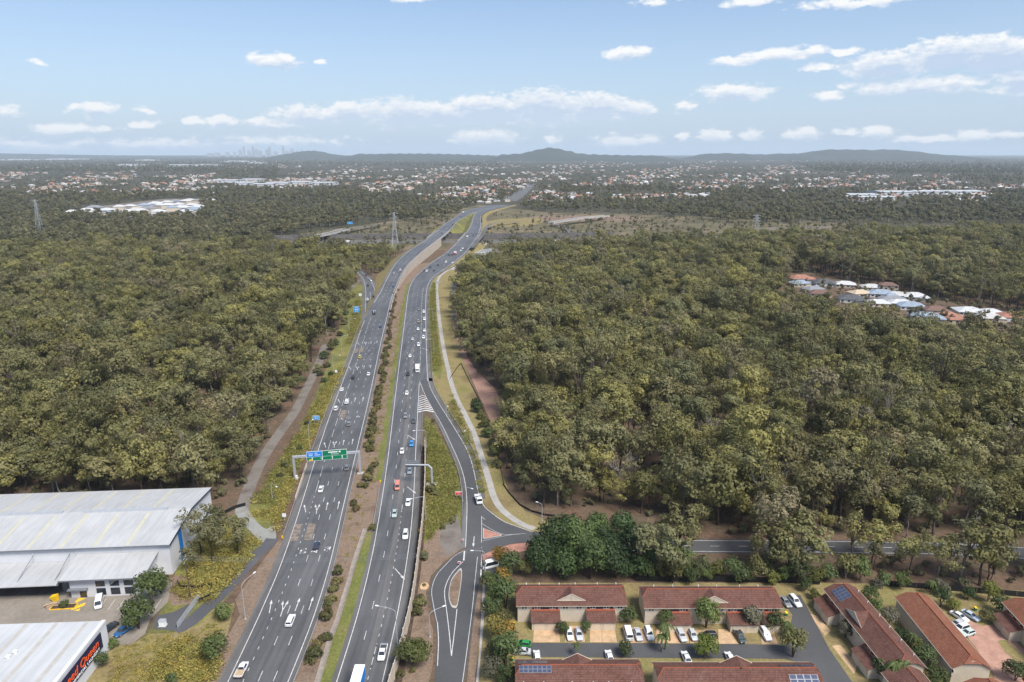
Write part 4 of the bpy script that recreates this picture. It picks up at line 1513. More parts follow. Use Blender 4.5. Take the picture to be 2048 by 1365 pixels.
# thin out patches so that floor and trunks show
den = np.array([math.sin(x * .037 + 1.3) * math.sin(y * .031) + .5 * math.sin(x * .011 + y * .017) for x, y in zip(gx, gy)])
keep = rg.uniform(0, 1, len(gx)) < np.clip(.86 + .2 * den, .5, .97)
keep |= gy > 520
sel = (inL | inR) & keep
tx, ty, tl_ = gx[sel], gy[sel], inL[sel]
gx, gy = jgrid(0, 250, 140, 215, 8.5, rg)
k = in_poly(gx, gy, STRIP) & (rg.uniform(0, 1, len(gx)) < .62)
tx = np.concatenate([tx, gx[k]]); ty = np.concatenate([ty, gy[k]]); tl_ = np.concatenate([tl_, np.zeros(k.sum(), bool)])
zone_strip = np.zeros(len(tx), bool); zone_strip[-k.sum():] = True
# younger and lower where the motorway and the houses open the view
mwx = np.array([p.x for p in mw]); mwy = np.array([p.y for p in mw])
dm = np.interp(tx, mwx, mwy) - ty
sc_ = np.clip(rg.normal(.99, .21, len(tx)), .5, 1.45)
sc_ = np.where(dm < 190, sc_ * np.clip(.42 + dm / 330, .42, 1), sc_)
hg = [np.mean([p[0] for p in HOUSE_GAP]), np.mean([p[1] for p in HOUSE_GAP])]
front = (tx > 195) & (tx < 470) & (ty > 400) & (ty < 540)
ctr = np.interp(tx, [200, 300, 400, 470], [560, 540, 510, 480])
sc_ = np.where(front & (ctr - ty > 0) & (ctr - ty < 90), sc_ * .6, sc_)
sc_ = np.where(in_poly(tx, ty, FOREST_M), sc_ * .62, sc_)
pidx = rg.integers(0, len(EUCS), len(tx))
rot = rg.uniform(0, 6.28, len(tx))
P = np.array([proj(x, y, 8) for x, y in zip(tx, ty)])
# a lower, leafier margin where the forest meets roads and clearings
gx, gy = jgrid(-420, 520, 150, 420, 7.5, rg)
inn = in_poly(gx, gy, FOREST_R)
lowR = inn & (~in_poly(gx, gy - 26, FOREST_R) | ~in_poly(gx - 20, gy, FOREST_R))
inl = in_poly(gx, gy, FOREST_L)
lowL = inl & (~in_poly(gx + 18, gy, FOREST_L) | ~in_poly(gx, gy - 24, FOREST_L))
st = in_poly(gx, gy, STRIP)
k2 = (lowR | lowL | st) & (rg.uniform(0, 1, len(gx)) < np.where(st, .35, np.where(lowR & (gx > 60), .55, .72)))
nx = int(k2.sum())
tx = np.concatenate([tx, gx[k2]]); ty = np.concatenate([ty, gy[k2]]); tl_ = np.concatenate([tl_, lowL[k2]])
zone_strip = np.concatenate([zone_strip, st[k2]])
sc_ = np.concatenate([sc_, rg.uniform(.5, 1.05, nx)]); pidx = np.concatenate([pidx, rg.choice([7, 8, 3], nx)]); rot = np.concatenate([rot, rg.uniform(0, 6.28, nx)])
P = np.array([proj(x, y, 8) for x, y in zip(tx, ty)])
infr = (P[:, 0] > -25) & (P[:, 0] < 2075) & (P[:, 1] < 1365)
order = np.argsort(ty)
big = [i for i in order if infr[i]][:300]
bigset = set(big)


def place(name, pair, loc, rz, s, label, cat, group, color=None):
    r = empty(name, loc, rz)
    r.scale = (s, s, s * random.uniform(.85, 1.18))
    tag(r, label, cat, group)
    obj('trunk', pair[0], r)
    c = obj('crown', pair[1], r)
    if color: c.color = (*color, 1)
    return r


for i in big:
    x, y = tx[i], ty[i]
    qx = P[i][0]
    if zone_strip[i]:
        w_ = 'the longer front row' if qx < 1600 else ('the solar roofed diagonal row' if qx < 1780 else 'the terracotta diagonal row')
        lab, grp = f'eucalyptus between the side road and {w_}', 'eucalypts between side road and townhouses'
    elif tl_[i]:
        w_ = 'above the left part of the big warehouse roof' if qx < 200 else ('above the right part of the big warehouse roof' if qx < 420 else 'beside the gravel track')
        lab, grp = f'olive eucalyptus in the left forest front, {w_}', 'front trees of the left forest'
    elif x < 45:
        w_ = 'beside the cleared red bank' if y > 300 else ('beside the fence of the shared path' if qx < 1100 else 'behind the dark broadleaf clump')
        lab, grp = f'olive eucalyptus at the right forest edge {w_}', 'forest edge trees by the shared path'
    else:
        w_ = 'above the longer front row' if qx < 1560 else ('above the solar roofed diagonal row' if qx < 1760 else ('above the terracotta diagonal row' if qx < 1920 else 'at the right picture edge'))
        k_ = 'first rank' if y < 232 else 'second ranks'
        lab, grp = f'eucalyptus north of the side road, {k_}, {w_}', 'front trees of the right forest'
    place('eucalyptus_tree', EUCS[pidx[i]], (x, y, 0), rot[i], sc_[i], lab, 'tree', grp)
rest = np.array([i for i in range(len(tx)) if i not in bigset])
EUC_COL = proto_collection('forest_tree', [joined(p, 'forest_tree') for p in EUCS])
for nm, msk, lab in (('forest_left', tl_[rest], 'olive eucalyptus forest filling the left side beyond the front trees'),
                     ('forest_right', ~tl_[rest], 'olive eucalyptus forest filling the right side beyond the front trees')):
    r = rest[msk]
    scatter(nm, np.stack([tx[r], ty[r], np.zeros(len(r))], 1), rot[r], sc_[r], pidx[r], EUC_COL, lab, 'forest')

# undergrowth: saplings and low scrub between the boles
gx, gy = jgrid(-420, 700, 150, 520, 6.0, rg)
k = (in_poly(gx, gy, FOREST_L) | (in_poly(gx, gy, FOREST_R) & ~in_poly(gx, gy, HOUSE_GAP)) | in_poly(gx, gy, STRIP)) & (rg.uniform(0, 1, len(gx)) < np.where(gy < 245, .9, .5))
SHRUB_COL = proto_collection('scrub', [joined((dome(70 + i, 2.6, 1.5, 9, 22, .24, M['far_leaf'], .05)), 'scrub') for i in range(3)])
n = k.sum()
scatter('undergrowth', np.stack([gx[k], gy[k], np.zeros(n)], 1), rg.uniform(0, 6.28, n), rg.uniform(.4, 1.5, n), rg.integers(0, 3, n), SHRUB_COL, 'low scrub and saplings growing under the eucalypts', 'undergrowth')

# ------------------------------------------------------------------ far country: woods as one mass each
FAR = proto_collection('far_tree', [lowpoly(80 + i, 15, 6, 7, 5.0, .95, M['far_leaf']) for i in range(5)])


def far_band(name, n, yr, xr, scl, label, test=None, seed=0):
    rg = np.random.default_rng(seed)
    py = rg.uniform(yr[0], yr[1], n); px = rg.uniform(xr[0], xr[1], n)
    if test is not None:
        k = test(px, py); px, py = px[k], py[k]
    p = np.array([tuple(G(a, b)) for a, b in zip(px, py)])
    m_ = len(p)
    scatter(name, p, rg.uniform(0, 6.28, m_), rg.uniform(scl[0], scl[1], m_), rg.integers(0, 5, m_), FAR, label, 'woodland')


SUBURBS = [[(-60, 346), (430, 346), (430, 390), (-60, 390)], [(560, 332), (1010, 334), (1010, 402), (860, 402), (700, 380), (560, 360)],
           [(1000, 320), (1560, 320), (1640, 345), (1900, 350), (1900, 366), (1560, 384), (1090, 372), (1000, 400)],
           [(1085, 388), (1420, 386), (1420, 404), (1085, 404)], [(1400, 362), (2060, 366), (2060, 384), (1400, 382)], [(1690, 388), (1985, 384), (1985, 404), (1690, 404)],
           [(400, 358), (680, 358), (680, 382), (400, 376)], [(1010, 360), (1110, 360), (1110, 404), (1010, 404)]]
ESTATE = [(128, 432), (180, 414), (330, 398), (400, 398), (404, 432), (330, 436)]
ROADGAP = [(905, 470), (930, 420), (1010, 402), (1060, 372), (1075, 380), (1040, 412), (990, 445), (1000, 470)]
INTER = [(560, 500), (590, 468), (720, 446), (800, 446), (880, 446), (960, 408), (1100, 424), (1240, 426), (1480, 448), (2100, 448), (2100, 468), (1500, 484), (1100, 494), (900, 500)]


def no_sub(px, py):
    k = np.ones(len(px), bool)
    for s in SUBURBS + [ESTATE, ROADGAP, INTER]: k &= ~in_poly(px, py, s)
    return k


def not_road(px, py):
    k = ~in_poly(px, py, ROADGAP) & ~in_poly(px, py, ESTATE)
    return k & ~in_poly(px, py, INTER)


far_band('woodland_near', 8500, (398, 500), (-80, 2130), (.75, 1.2), 'dense olive woodland in the middle distance beyond the cross motorway', lambda px, py: no_sub(px, py) & ((px < 540) | (py < 472)), 91)
far_band('woodland_mid', 9000, (346, 400), (-80, 2130), (.8, 1.2), 'dark woodland between the suburbs in the distance', no_sub, 92)
far_band('woodland_far', 15000, (313, 348), (-80, 2130), (.9, 1.5), 'hazy woodland spreading to the horizon', no_sub, 93)


def in_sub(px, py):
    k = np.zeros(len(px), bool)
    for s in SUBURBS: k |= in_poly(px, py, s)
    return k & not_road(px, py)


far_band('suburb_trees', 13000, (316, 404), (-80, 2130), (.4, .85), 'small garden trees scattered among the suburban roofs', in_sub, 94)
INTER_T = lambda px, py: in_poly(px, py, INTER) & ~in_poly(px, py, [(880, 500), (880, 470), (930, 425), (965, 408), (1010, 404), (975, 440), (965, 500)]) & ~in_poly(px, py, [(965, 440), (1060, 438), (1060, 452), (965, 456)]) & ~in_poly(px, py, [(1095, 449), (1110, 444), (1216, 430), (1222, 434), (1120, 456)])
far_band('estate_trees', 430, (548, 690), (1550, 2140), (.22, .5), 'garden trees between the houses of the forest estate', lambda px, py: in_poly(*np.array([tuple(G(u, v))[:2] for u, v in zip(px, py)]).T, HOUSE_GAP), 96)
far_band('interchange_scrub', 2000, (430, 497), (560, 2100), (.22, .6), 'young trees and scrub planted around the interchange', INTER_T, 95)

# ------------------------------------------------------------------ grass tufts on the near verges
def tuft(seed, mat, h=.7, n=46, spread=.8):
    rg = np.random.default_rng(seed)
    c = np.stack([rg.normal(0, spread, n), rg.normal(0, spread, n), rg.uniform(.1, h, n)], 1)
    nn = rg.normal(size=(n, 3)); nn[:, 2] = np.abs(nn[:, 2]) + .6
    nn /= np.linalg.norm(nn, axis=1)[:, None]
    v, f = leaves(c, nn, .12, .2, rg)
    return np_mesh('tuft', v, f, mat)


TY = proto_collection('tuft_y', [tuft(100 + i, M['tuft_yellow']) for i in range(3)])
TG = proto_collection('tuft_g', [tuft(110 + i, M['tuft_green'], .45) for i in range(3)])


def tufts(name, polys, sp, col, label, scl=(.6, 1.5), seed=0, keep=.75, avoid=()):
    rg = np.random.default_rng(seed)
    pts = []
    for poly in polys:
        w = wp(poly)
        xs = [p[0] for p in w]; ys_ = [p[1] for p in w]
        gx, gy = jgrid(min(xs), max(xs), min(ys_), max(ys_), sp, rg)
        nz = np.sin(gx * .31 + 2 * np.sin(gy * .13)) * np.sin(gy * .23 + gx * .05)
        k = in_poly(gx, gy, w) & (rg.uniform(0, 1, len(gx)) < keep + .35 * nz)
        for a in avoid: k &= ~in_poly(gx, gy, wp(a))
        pts.append(np.stack([gx[k], gy[k], np.full(k.sum(), .04)], 1))
    p = np.concatenate(pts); n = len(p)
    scatter(name, p, rg.uniform(0, 6.28, n), rg.uniform(*scl, n), rg.integers(0, 3, n), col, label, 'grass')


tufts('yellow_grass', [[(415, 1085), (470, 1060), (520, 1085), (500, 1120), (450, 1175), (420, 1205), (375, 1200), (345, 1180), (380, 1140)],
                       [(500, 1025), (545, 1022), (575, 965), (600, 920), (590, 960), (566, 1030), (556, 1070), (545, 1040), (520, 1040)],
                       [(545, 1000), (583, 965), (590, 950), (560, 1000)],
                       [(290, 1365), (330, 1300), (370, 1275), (410, 1290), (445, 1300), (425, 1365)], [(590, 900), (640, 800), (672, 740), (690, 735), (655, 810), (615, 900)]],
      0.85, TY, 'tall straw yellow grass on the left roadside verge', (.5, 1.3), 120)
tufts('median_weeds', [[(612, 1300), (640, 1240), (665, 1160), (690, 1070), (705, 1000), (725, 920), (745, 840), (765, 760), (790, 640), (800, 600), (810, 600), (798, 680), (782, 760), (766, 850), (755, 930), (742, 1000), (728, 1055), (698, 1130), (676, 1200), (652, 1270), (628, 1340)]], 1.5, TY, 'straggling weeds and dry tufts in the mulched median', (.25, .75), 125, .4)
tufts('dry_grass', [[(230, 1300), (300, 1275), (340, 1280), (300, 1365), (200, 1400)], [(300, 1275), (400, 1262), (440, 1225), (440, 1290), (370, 1275)]], 1.0, TY, 'short dry grass below the laundry building and the access track', (.3, .7), 124)
tufts('green_grass', [[(505, 1005), (560, 925), (600, 862), (640, 790), (662, 745), (668, 775), (640, 830), (605, 900), (580, 960), (545, 1010)],
                      [(700, 690), (718, 655), (722, 600), (712, 600), (706, 640), (692, 690)]],
      0.95, TG, 'weedy green grass between the gravel track and the outbound road', (.6, 1.5), 121)
tufts('wedge_grass', [[(853, 840), (868, 855), (890, 895), (910, 940), (918, 980), (920, 1020), (895, 1045), (870, 1060), (853, 1085), (853, 1000), (854, 900)]],
      0.9, TG, 'weedy green grass in the wedge between inbound road and slip road', (.5, 1.3), 122)
tufts('verge_grass', [[(862, 745), (859, 650), (859, 590), (868, 565), (871, 575), (871, 640), (877, 690), (884, 740)], [(905, 790), (930, 850), (952, 905), (965, 955), (968, 990), (960, 985), (950, 940), (938, 900), (915, 858), (897, 825)]],
      1.1, TG, 'grass and low weeds along the shared path', (.4, 1.2), 123)

# ------------------------------------------------------------------ single trees and shrubs that stand out
DK, MD, LT, YG, AU, GY, OL = (.050, .080, .032), (.085, .115, .040), (.115, .150, .045), (.165, .175, .042), (.30, .195, .045), (.15, .145, .10), (.15, .145, .055)


def single(name, proto, px, py, s, label, color, group=None, cat='tree', z=0.0):
    p = G(px, py)
    return place(name, proto, (p.x, p.y, z), random.uniform(0, 6.28), s, label, cat, group, color)


for i, (x, y, s) in enumerate([(1085, 1150, .95), (1130, 1156, 1.0), (1180, 1158, 1.0), (1232, 1156, .95), (1275, 1152, .9), (1108, 1120, 1.05), (1160, 1118, 1.1), (1215, 1118, 1.1), (1265, 1122, 1.0), (1310, 1140, .85), (1190, 1085, 1.0), (1245, 1082, .9), (1140, 1092, .9), (1340, 1128, .7)]):
    single('fig_tree', FIGS[i % 3], x, y, s, 'dark green dense broadleaf tree in the clump beside the side road', [(.050, .086, .026), (.064, .102, .032), (.082, .118, .038), (.058, .092, .034)][i % 4], 'dark broadleaf trees by the side road')
single('round_tree', FIGS[1], 828, 1332, .9, 'dense rounded green tree at the foot of the noise wall', (.11, .125, .038))
for x, y, s, c, lab in [(448, 1240, .85, (.12, .15, .05), 'bushy green tree beside the street lamp on the left verge'), (428, 1318, .95, (.13, .17, .05), 'bushy bright green tree at the bottom of the left verge'),
                        (306, 1212, 1.1, (.12, .16, .05), 'green tree in front of the big warehouse office'), (278, 1258, 1.1, (.11, .15, .045), 'green tree beside the parked blue utility'),
                        (322, 1188, .9, LT, 'light green tree at the corner of the warehouse office'),
                        (228, 1296, .5, LT, 'small bright shrub at the corner of the laundry building'), (205, 1335, .55, MD, 'dark shrub against the laundry sign wall'), (345, 1372, .6, MD, 'shrub at the bottom edge below the laundry'), (130, 1216, .42, LT, 'small shrub in the kerbed bed of the warehouse yard')]:
    single('garden_tree', GARDEN[random.randrange(3)], x, y, s * (1.5 if s > .6 else 1.2), lab, c)
for x, y, s, k, lab in [(402, 1110, .85, 4, 'grey green eucalyptus leaning over the warehouse corner'), (425, 1122, .7, 5, 'eucalyptus in the grass behind the power pole'), (475, 1110, .72, 1, 'dark eucalyptus at the edge of the yellow grass'), (388, 1138, .6, 7, 'small eucalyptus beside the warehouse side wall'), (440, 1090, .7, 3, 'eucalyptus near the gravel yard')]:
    p = G(x, y)
    place('eucalyptus_tree', EUCS[k], (p.x, p.y, 0), random.uniform(0, 6), s, lab, 'tree', None)
# screen of garden trees along the service road
for i, (x, y, s, c) in enumerate([(985, 1185, 1.1, LT), (1005, 1172, 1.0, AU), (1022, 1160, 1.0, MD), (1045, 1150, .9, OL), (990, 1210, 1.0, (.10, .14, .03)), (1012, 1218, 1.1, MD), (985, 1240, .9, MD), (1008, 1252, 1.0, OL), (992, 1278, .9, (.20, .17, .05)), (1012, 1292, 1.0, AU),
                                  (990, 1318, 1.0, OL), (1010, 1335, 1.1, MD), (985, 1358, .9, GY), (1015, 1372, 1.0, MD), (1000, 1130, .8, AU)]):
    single('screen_tree', GARDEN[i % 3], x, y, s * 1.3, 'leafy garden tree in the mixed screen along the service road', c, 'trees screening the townhouses from the service road')
for x, y, s, c, lab in [(1256, 1248, 1.0, MD, 'bushy tree between the two front townhouse rows'), (1250, 1312, .8, MD, 'round green tree on the lane in front of the solar roofed townhouse'), (1410, 1318, 1.0, (.12, .15, .03), 'round lime green tree beside the lane'), (1412, 1256, 1.0, LT, 'leafy tree in front of the longer townhouse row'), (1432, 1246, .8, OL, 'tree close to the garages of the longer townhouse row'),
                        (1500, 1258, .8, GY, 'grey leaved shrub between garages of the longer townhouse row'), (1548, 1262, .95, MD, 'bushy tree at the right end of the longer townhouse row'), (1585, 1315, 1.0, OL, 'olive tree where the lane turns'), (1575, 1275, .7, LT, 'light green shrub by the bend of the lane'), (1125, 1270, .5, MD, 'clipped shrub left of the parked white sedan'), (1172, 1268, .45, MD, 'clipped shrub right of the parked silver sedan'),
                        (1330, 1255, .7, LT, 'garden tree at the left end of the longer townhouse row'), (1690, 1275, .8, GY, 'grey green tree in front of the diagonal townhouse garages'), (1215, 1375, 1.0, OL, 'pale tree rising in front of the nearest left roof'), (1120, 1262, .55, GY, 'grey shrub beside the double garage'), (1760, 1352, 1.0, MD, 'dark bush at the near end of the diagonal lane'),
                        (2030, 1362, 1.0, MD, 'green tree at the bottom right corner'), (1970, 1245, .6, OL, 'thin tree over the parked cars on the brick court'), (2000, 1228, .8, MD, 'shrub behind the parked cars on the brick court'), (2030, 1240, .7, (.05, .07, .03), 'dark shrub right of the brick court'), (1410, 1160, .7, LT, 'small pale tree behind the longer townhouse row'),
                        (1480, 1168, .9, MD, 'rounded tree behind the longer townhouse row'), (1545, 1172, .9, YG, 'yellow green tree behind the end of the longer row'), (1345, 1166, .9, OL, 'tree left behind the longer townhouse row'), (1380, 1166, .9, MD, 'green tree behind the middle of the longer row'), (1610, 1182, .8, MD, 'dark tree behind the parked grey car'), (1635, 1212, .55, YG, 'clipped lime hedge bush beside the diagonal lane'), (1628, 1198, .5, YG, 'upper lime hedge bush beside the diagonal lane')]:
    single('garden_tree', GARDEN[random.randrange(3)], x, y, s * 1.22, lab, c)
for i, (x, y, s) in enumerate([(1290, 1160, .9), (1318, 1158, 1.0), (1362, 1156, 1.1), (1398, 1154, .9), (1432, 1158, 1.1), (1462, 1160, 1.0), (1512, 1162, 1.1), (1570, 1164, 1.0), (1592, 1168, 1.1), (1632, 1166, .9), (1655, 1160, 1.1), (1690, 1158, 1.0), (1720, 1160, 1.1), (1530, 1150, 1.0), (1600, 1148, .9)]):
    single('back_tree', GARDEN[i % 3], x, y, s * 1.2, 'leafy green tree along the dark fence behind the townhouse rows', [MD, OL, LT, (.10, .12, .05), YG][i % 5], 'trees along the fence behind the townhouses')
for i, (x, y, s) in enumerate([(1738, 1200, .8), (1748, 1230, .9), (1775, 1255, .8), (1800, 1290, .85), (1825, 1310, .9), (1845, 1340, .9), (1870, 1372, .9), (1752, 1185, .8), (1880, 1215, .8), (1905, 1222, .7), (1765, 1175, .9), (1800, 1178, .8), (1880, 1190, .8), (1935, 1200, .8), (1975, 1204, .8)]):
    single('hedge_tree', GARDEN[i % 3], x, y, s * 1.15, 'dense garden tree in the planting around the two diagonal townhouse rows', [MD, LT, GY, (.045, .07, .024), YG][i % 5], 'garden trees around the diagonal townhouse rows')
for i, (x, y, s, lab) in enumerate([(1330, 1300, 1.0, 'slim palm on the lane left of the lime green tree'), (1322, 1304, .85, 'shorter palm paired with the slim palm on the lane'), (1780, 1378, 1.0, 'palm in front of the diagonal townhouse gable'), (1800, 1382, 1.1, 'tall palm in front of the diagonal townhouse gable'), (1815, 1388, .95, 'palm nearest the diagonal gable wall'), (1820, 1312, .8, 'palm between the two diagonal townhouse rows'), (1152, 1312, .55, 'small palm beside the lane'), (1860, 1190, .7, 'palm behind the red roofed diagonal row'), (1570, 1285, .7, 'palm by the lane bend')]):
    single('palm_tree', PALMS[i % 3], x, y, s, lab, (.10, .13, .04))
def bare_tree(seed, H):
    rg = np.random.default_rng(seed); t = MB(); lb = MB()
    t.tube([(0, 0, -.3), (.2, .1, H * .3), (.1, .3, H * .55)], [.26, .2, .15], 6)
    def grow(p, d, L, r, k):
        e = p + d * L
        lb.tube([p, p.lerp(e, .5) + Vector(rg.normal(0, L * .05, 3)), e], [r, r * .8, r * .5], 4, cap=False)
        if k:
            for _ in range(3): grow(e, (d + Vector(rg.normal(0, .5, 3)) + Vector((0, 0, .15))).normalized(), L * rg.uniform(.5, .75), r * .55, k - 1)
    for i in range(5):
        q = 6.28 * i / 5 + rg.uniform(-.4, .4)
        grow(Vector((.1, .3, H * (.38 + .04 * i))), Vector((math.cos(q) * .8, math.sin(q) * .8, .9)).normalized(), H * .2, .13, 3)
    return t.mesh('trunk', M['bark_pale']), lb.mesh('limbs', M['bark_pale'])


BARE = [bare_tree(5, 19), bare_tree(6, 17)]
for i, (x, y) in enumerate([(1655, 850), (1165, 868), (1245, 640), (1490, 720), (1945, 905), (1320, 700), (300, 668), (150, 720), (480, 742), (1420, 905), (1830, 760), (1240, 1000), (1090, 700), (380, 860), (90, 900), (1560, 1010)]):
    p = G(x, y)
    r = tag(empty('bare_tree', (p.x, p.y, 0), i * 1.3), 'leafless pale grey tree rising among the olive eucalypts', 'tree', 'leafless pale trees in the forest')
    r.scale = (1, 1, 1.0 + .06 * (i % 4))
    obj('trunk', BARE[i % 2][0], r); obj('limbs', BARE[i % 2][1], r)
# median planting
sh = [(746, 1060), (677, 1139), (676, 1150), (674, 1170), (668, 1183), (662, 1206), (657, 1215), (656, 1232), (652, 1240), (646, 1285), (655, 1280), (633, 1299), (627, 1310), (622, 1325), (630, 1322), (712, 1022), (708, 1010), (737, 962), (732, 975), (722, 975), (745, 938), (750, 935), (741, 945)]
for t in np.linspace(0, 1, 58):
    y = 905 - t * 235
    cx = 738 + t * 41
    sh.append((cx + random.uniform(-7, 7) * (1 - .4 * t), y + random.uniform(-3, 3)))
for t in np.linspace(0, 1, 22):
    sh.append((780 + t * 16 + random.uniform(-4, 4), 668 - t * 105))
for i, (x, y) in enumerate(sh):
    near = y > 925
    c = [(.13, .125, .045), (.15, .135, .05), (.11, .115, .042), (.17, .14, .055)][i % 4]
    if y < 675: c = (.17, .125, .065)
    p = G(x, y)
    place('median_shrub', SHRUBS[i % 3], (p.x, p.y, 0), random.uniform(0, 6), random.uniform(1.15, 1.75), 'rounded olive shrub standing apart in the mulched median' if near else 'olive shrub in the long hedge along the mulched median', 'shrub', 'shrubs standing apart in the median' if near else 'hedge shrubs along the median', c)
for i, (x, y, s) in enumerate([(850, 1120, 1.3), (848, 1110, 1.1), (840, 1215, 1.5), (836, 1230, 1.4), (842, 1200, 1.2), (862, 985, 1.6), (870, 992, 1.3), (800, 1352, 1.2), (905, 1046, 1.0), (826, 1345, .7), (885, 1058, 1.0), (866, 845, .9), (849, 1172, .5)]):
    single('verge_shrub', SHRUBS[i % 3], x, y, s, 'low bush between the noise wall and the service road', OL, 'bushes between noise wall and service road', 'shrub')
for i, (x, y, s) in enumerate([(955, 825, 2.6), (962, 838, 2.4), (968, 855, 2.2), (975, 875, 2.4), (985, 890, 2.2), (990, 910, 2.4), (952, 812, 2.0), (995, 935, 2.2)]):
    single('bank_shrub', SHRUBS[i % 3], x, y, s, 'green bush between the fence and the cleared red bank', [MD, OL, (.12, .13, .035)][i % 3], 'bushes beside the cleared bank', 'shrub')
for i, (x, y, s) in enumerate([(650, 718, 2.6), (655, 735, 2.2), (665, 700, 2.6), (640, 752, 1.8), (680, 672, 2.5), (690, 650, 2.2), (662, 752, 1.4), (672, 690, 2.5), (635, 745, 2.3), (648, 765, 1.5), (700, 615, 2.2), (705, 595, 2.4), (690, 630, 2.4), (615, 850, 1.3), (570, 935, 1.4), (600, 900, 1.2), (560, 955, 1.3)]):
    single('roadside_bush', SHRUBS[i % 3], x, y, s, 'dense bush between the gravel track and the outbound road', [MD, (.075, .085, .03), OL][i % 3], 'bushes between gravel track and road', 'shrub')
# ================================================================== helpers for things with parts
def parts_of(root):
    inv = root.matrix_basis.inverted()

    def part(name, mm, mats, parent=None, color=None, smooth=False):
        """a part given in world coordinates"""
        o = mm.build(name, mats, parent or root, color=color, smooth=smooth)
        o.matrix_parent_inverse = inv if parent is None else Matrix()
        return o
    return part


def thing(name, loc, label, cat, group=None, rz=0.0):
    r = tag(empty(name, loc, rz), label, cat, group)
    return r, parts_of(r)


def roof_mesh(name, faces, mat):
    """faces: polygons whose first edge is the eave; UV in metres along and up the slope"""
    vs_, fs, uvs = [], [], []
    for poly in faces:
        b = len(vs_)
        p = [Vector(q) for q in poly]
        u = (p[1] - p[0]).normalized()
        n = u.cross(p[2] - p[0]).normalized()
        w = n.cross(u)
        vs_ += [tuple(q) for q in p]
        fs.append(tuple(range(b, b + len(p))))
        uvs += [((q - p[0]).dot(u), (q - p[0]).dot(w)) for q in p]
    me = bpy.data.meshes.new(name)
    me.from_pydata(vs_, [], fs)
    uv = me.uv_layers.new(name='UVMap')
    for i, l in enumerate(me.loops):
        uv.data[i].uv = uvs[l.vertex_index]
    me.materials.append(mat)
    return me


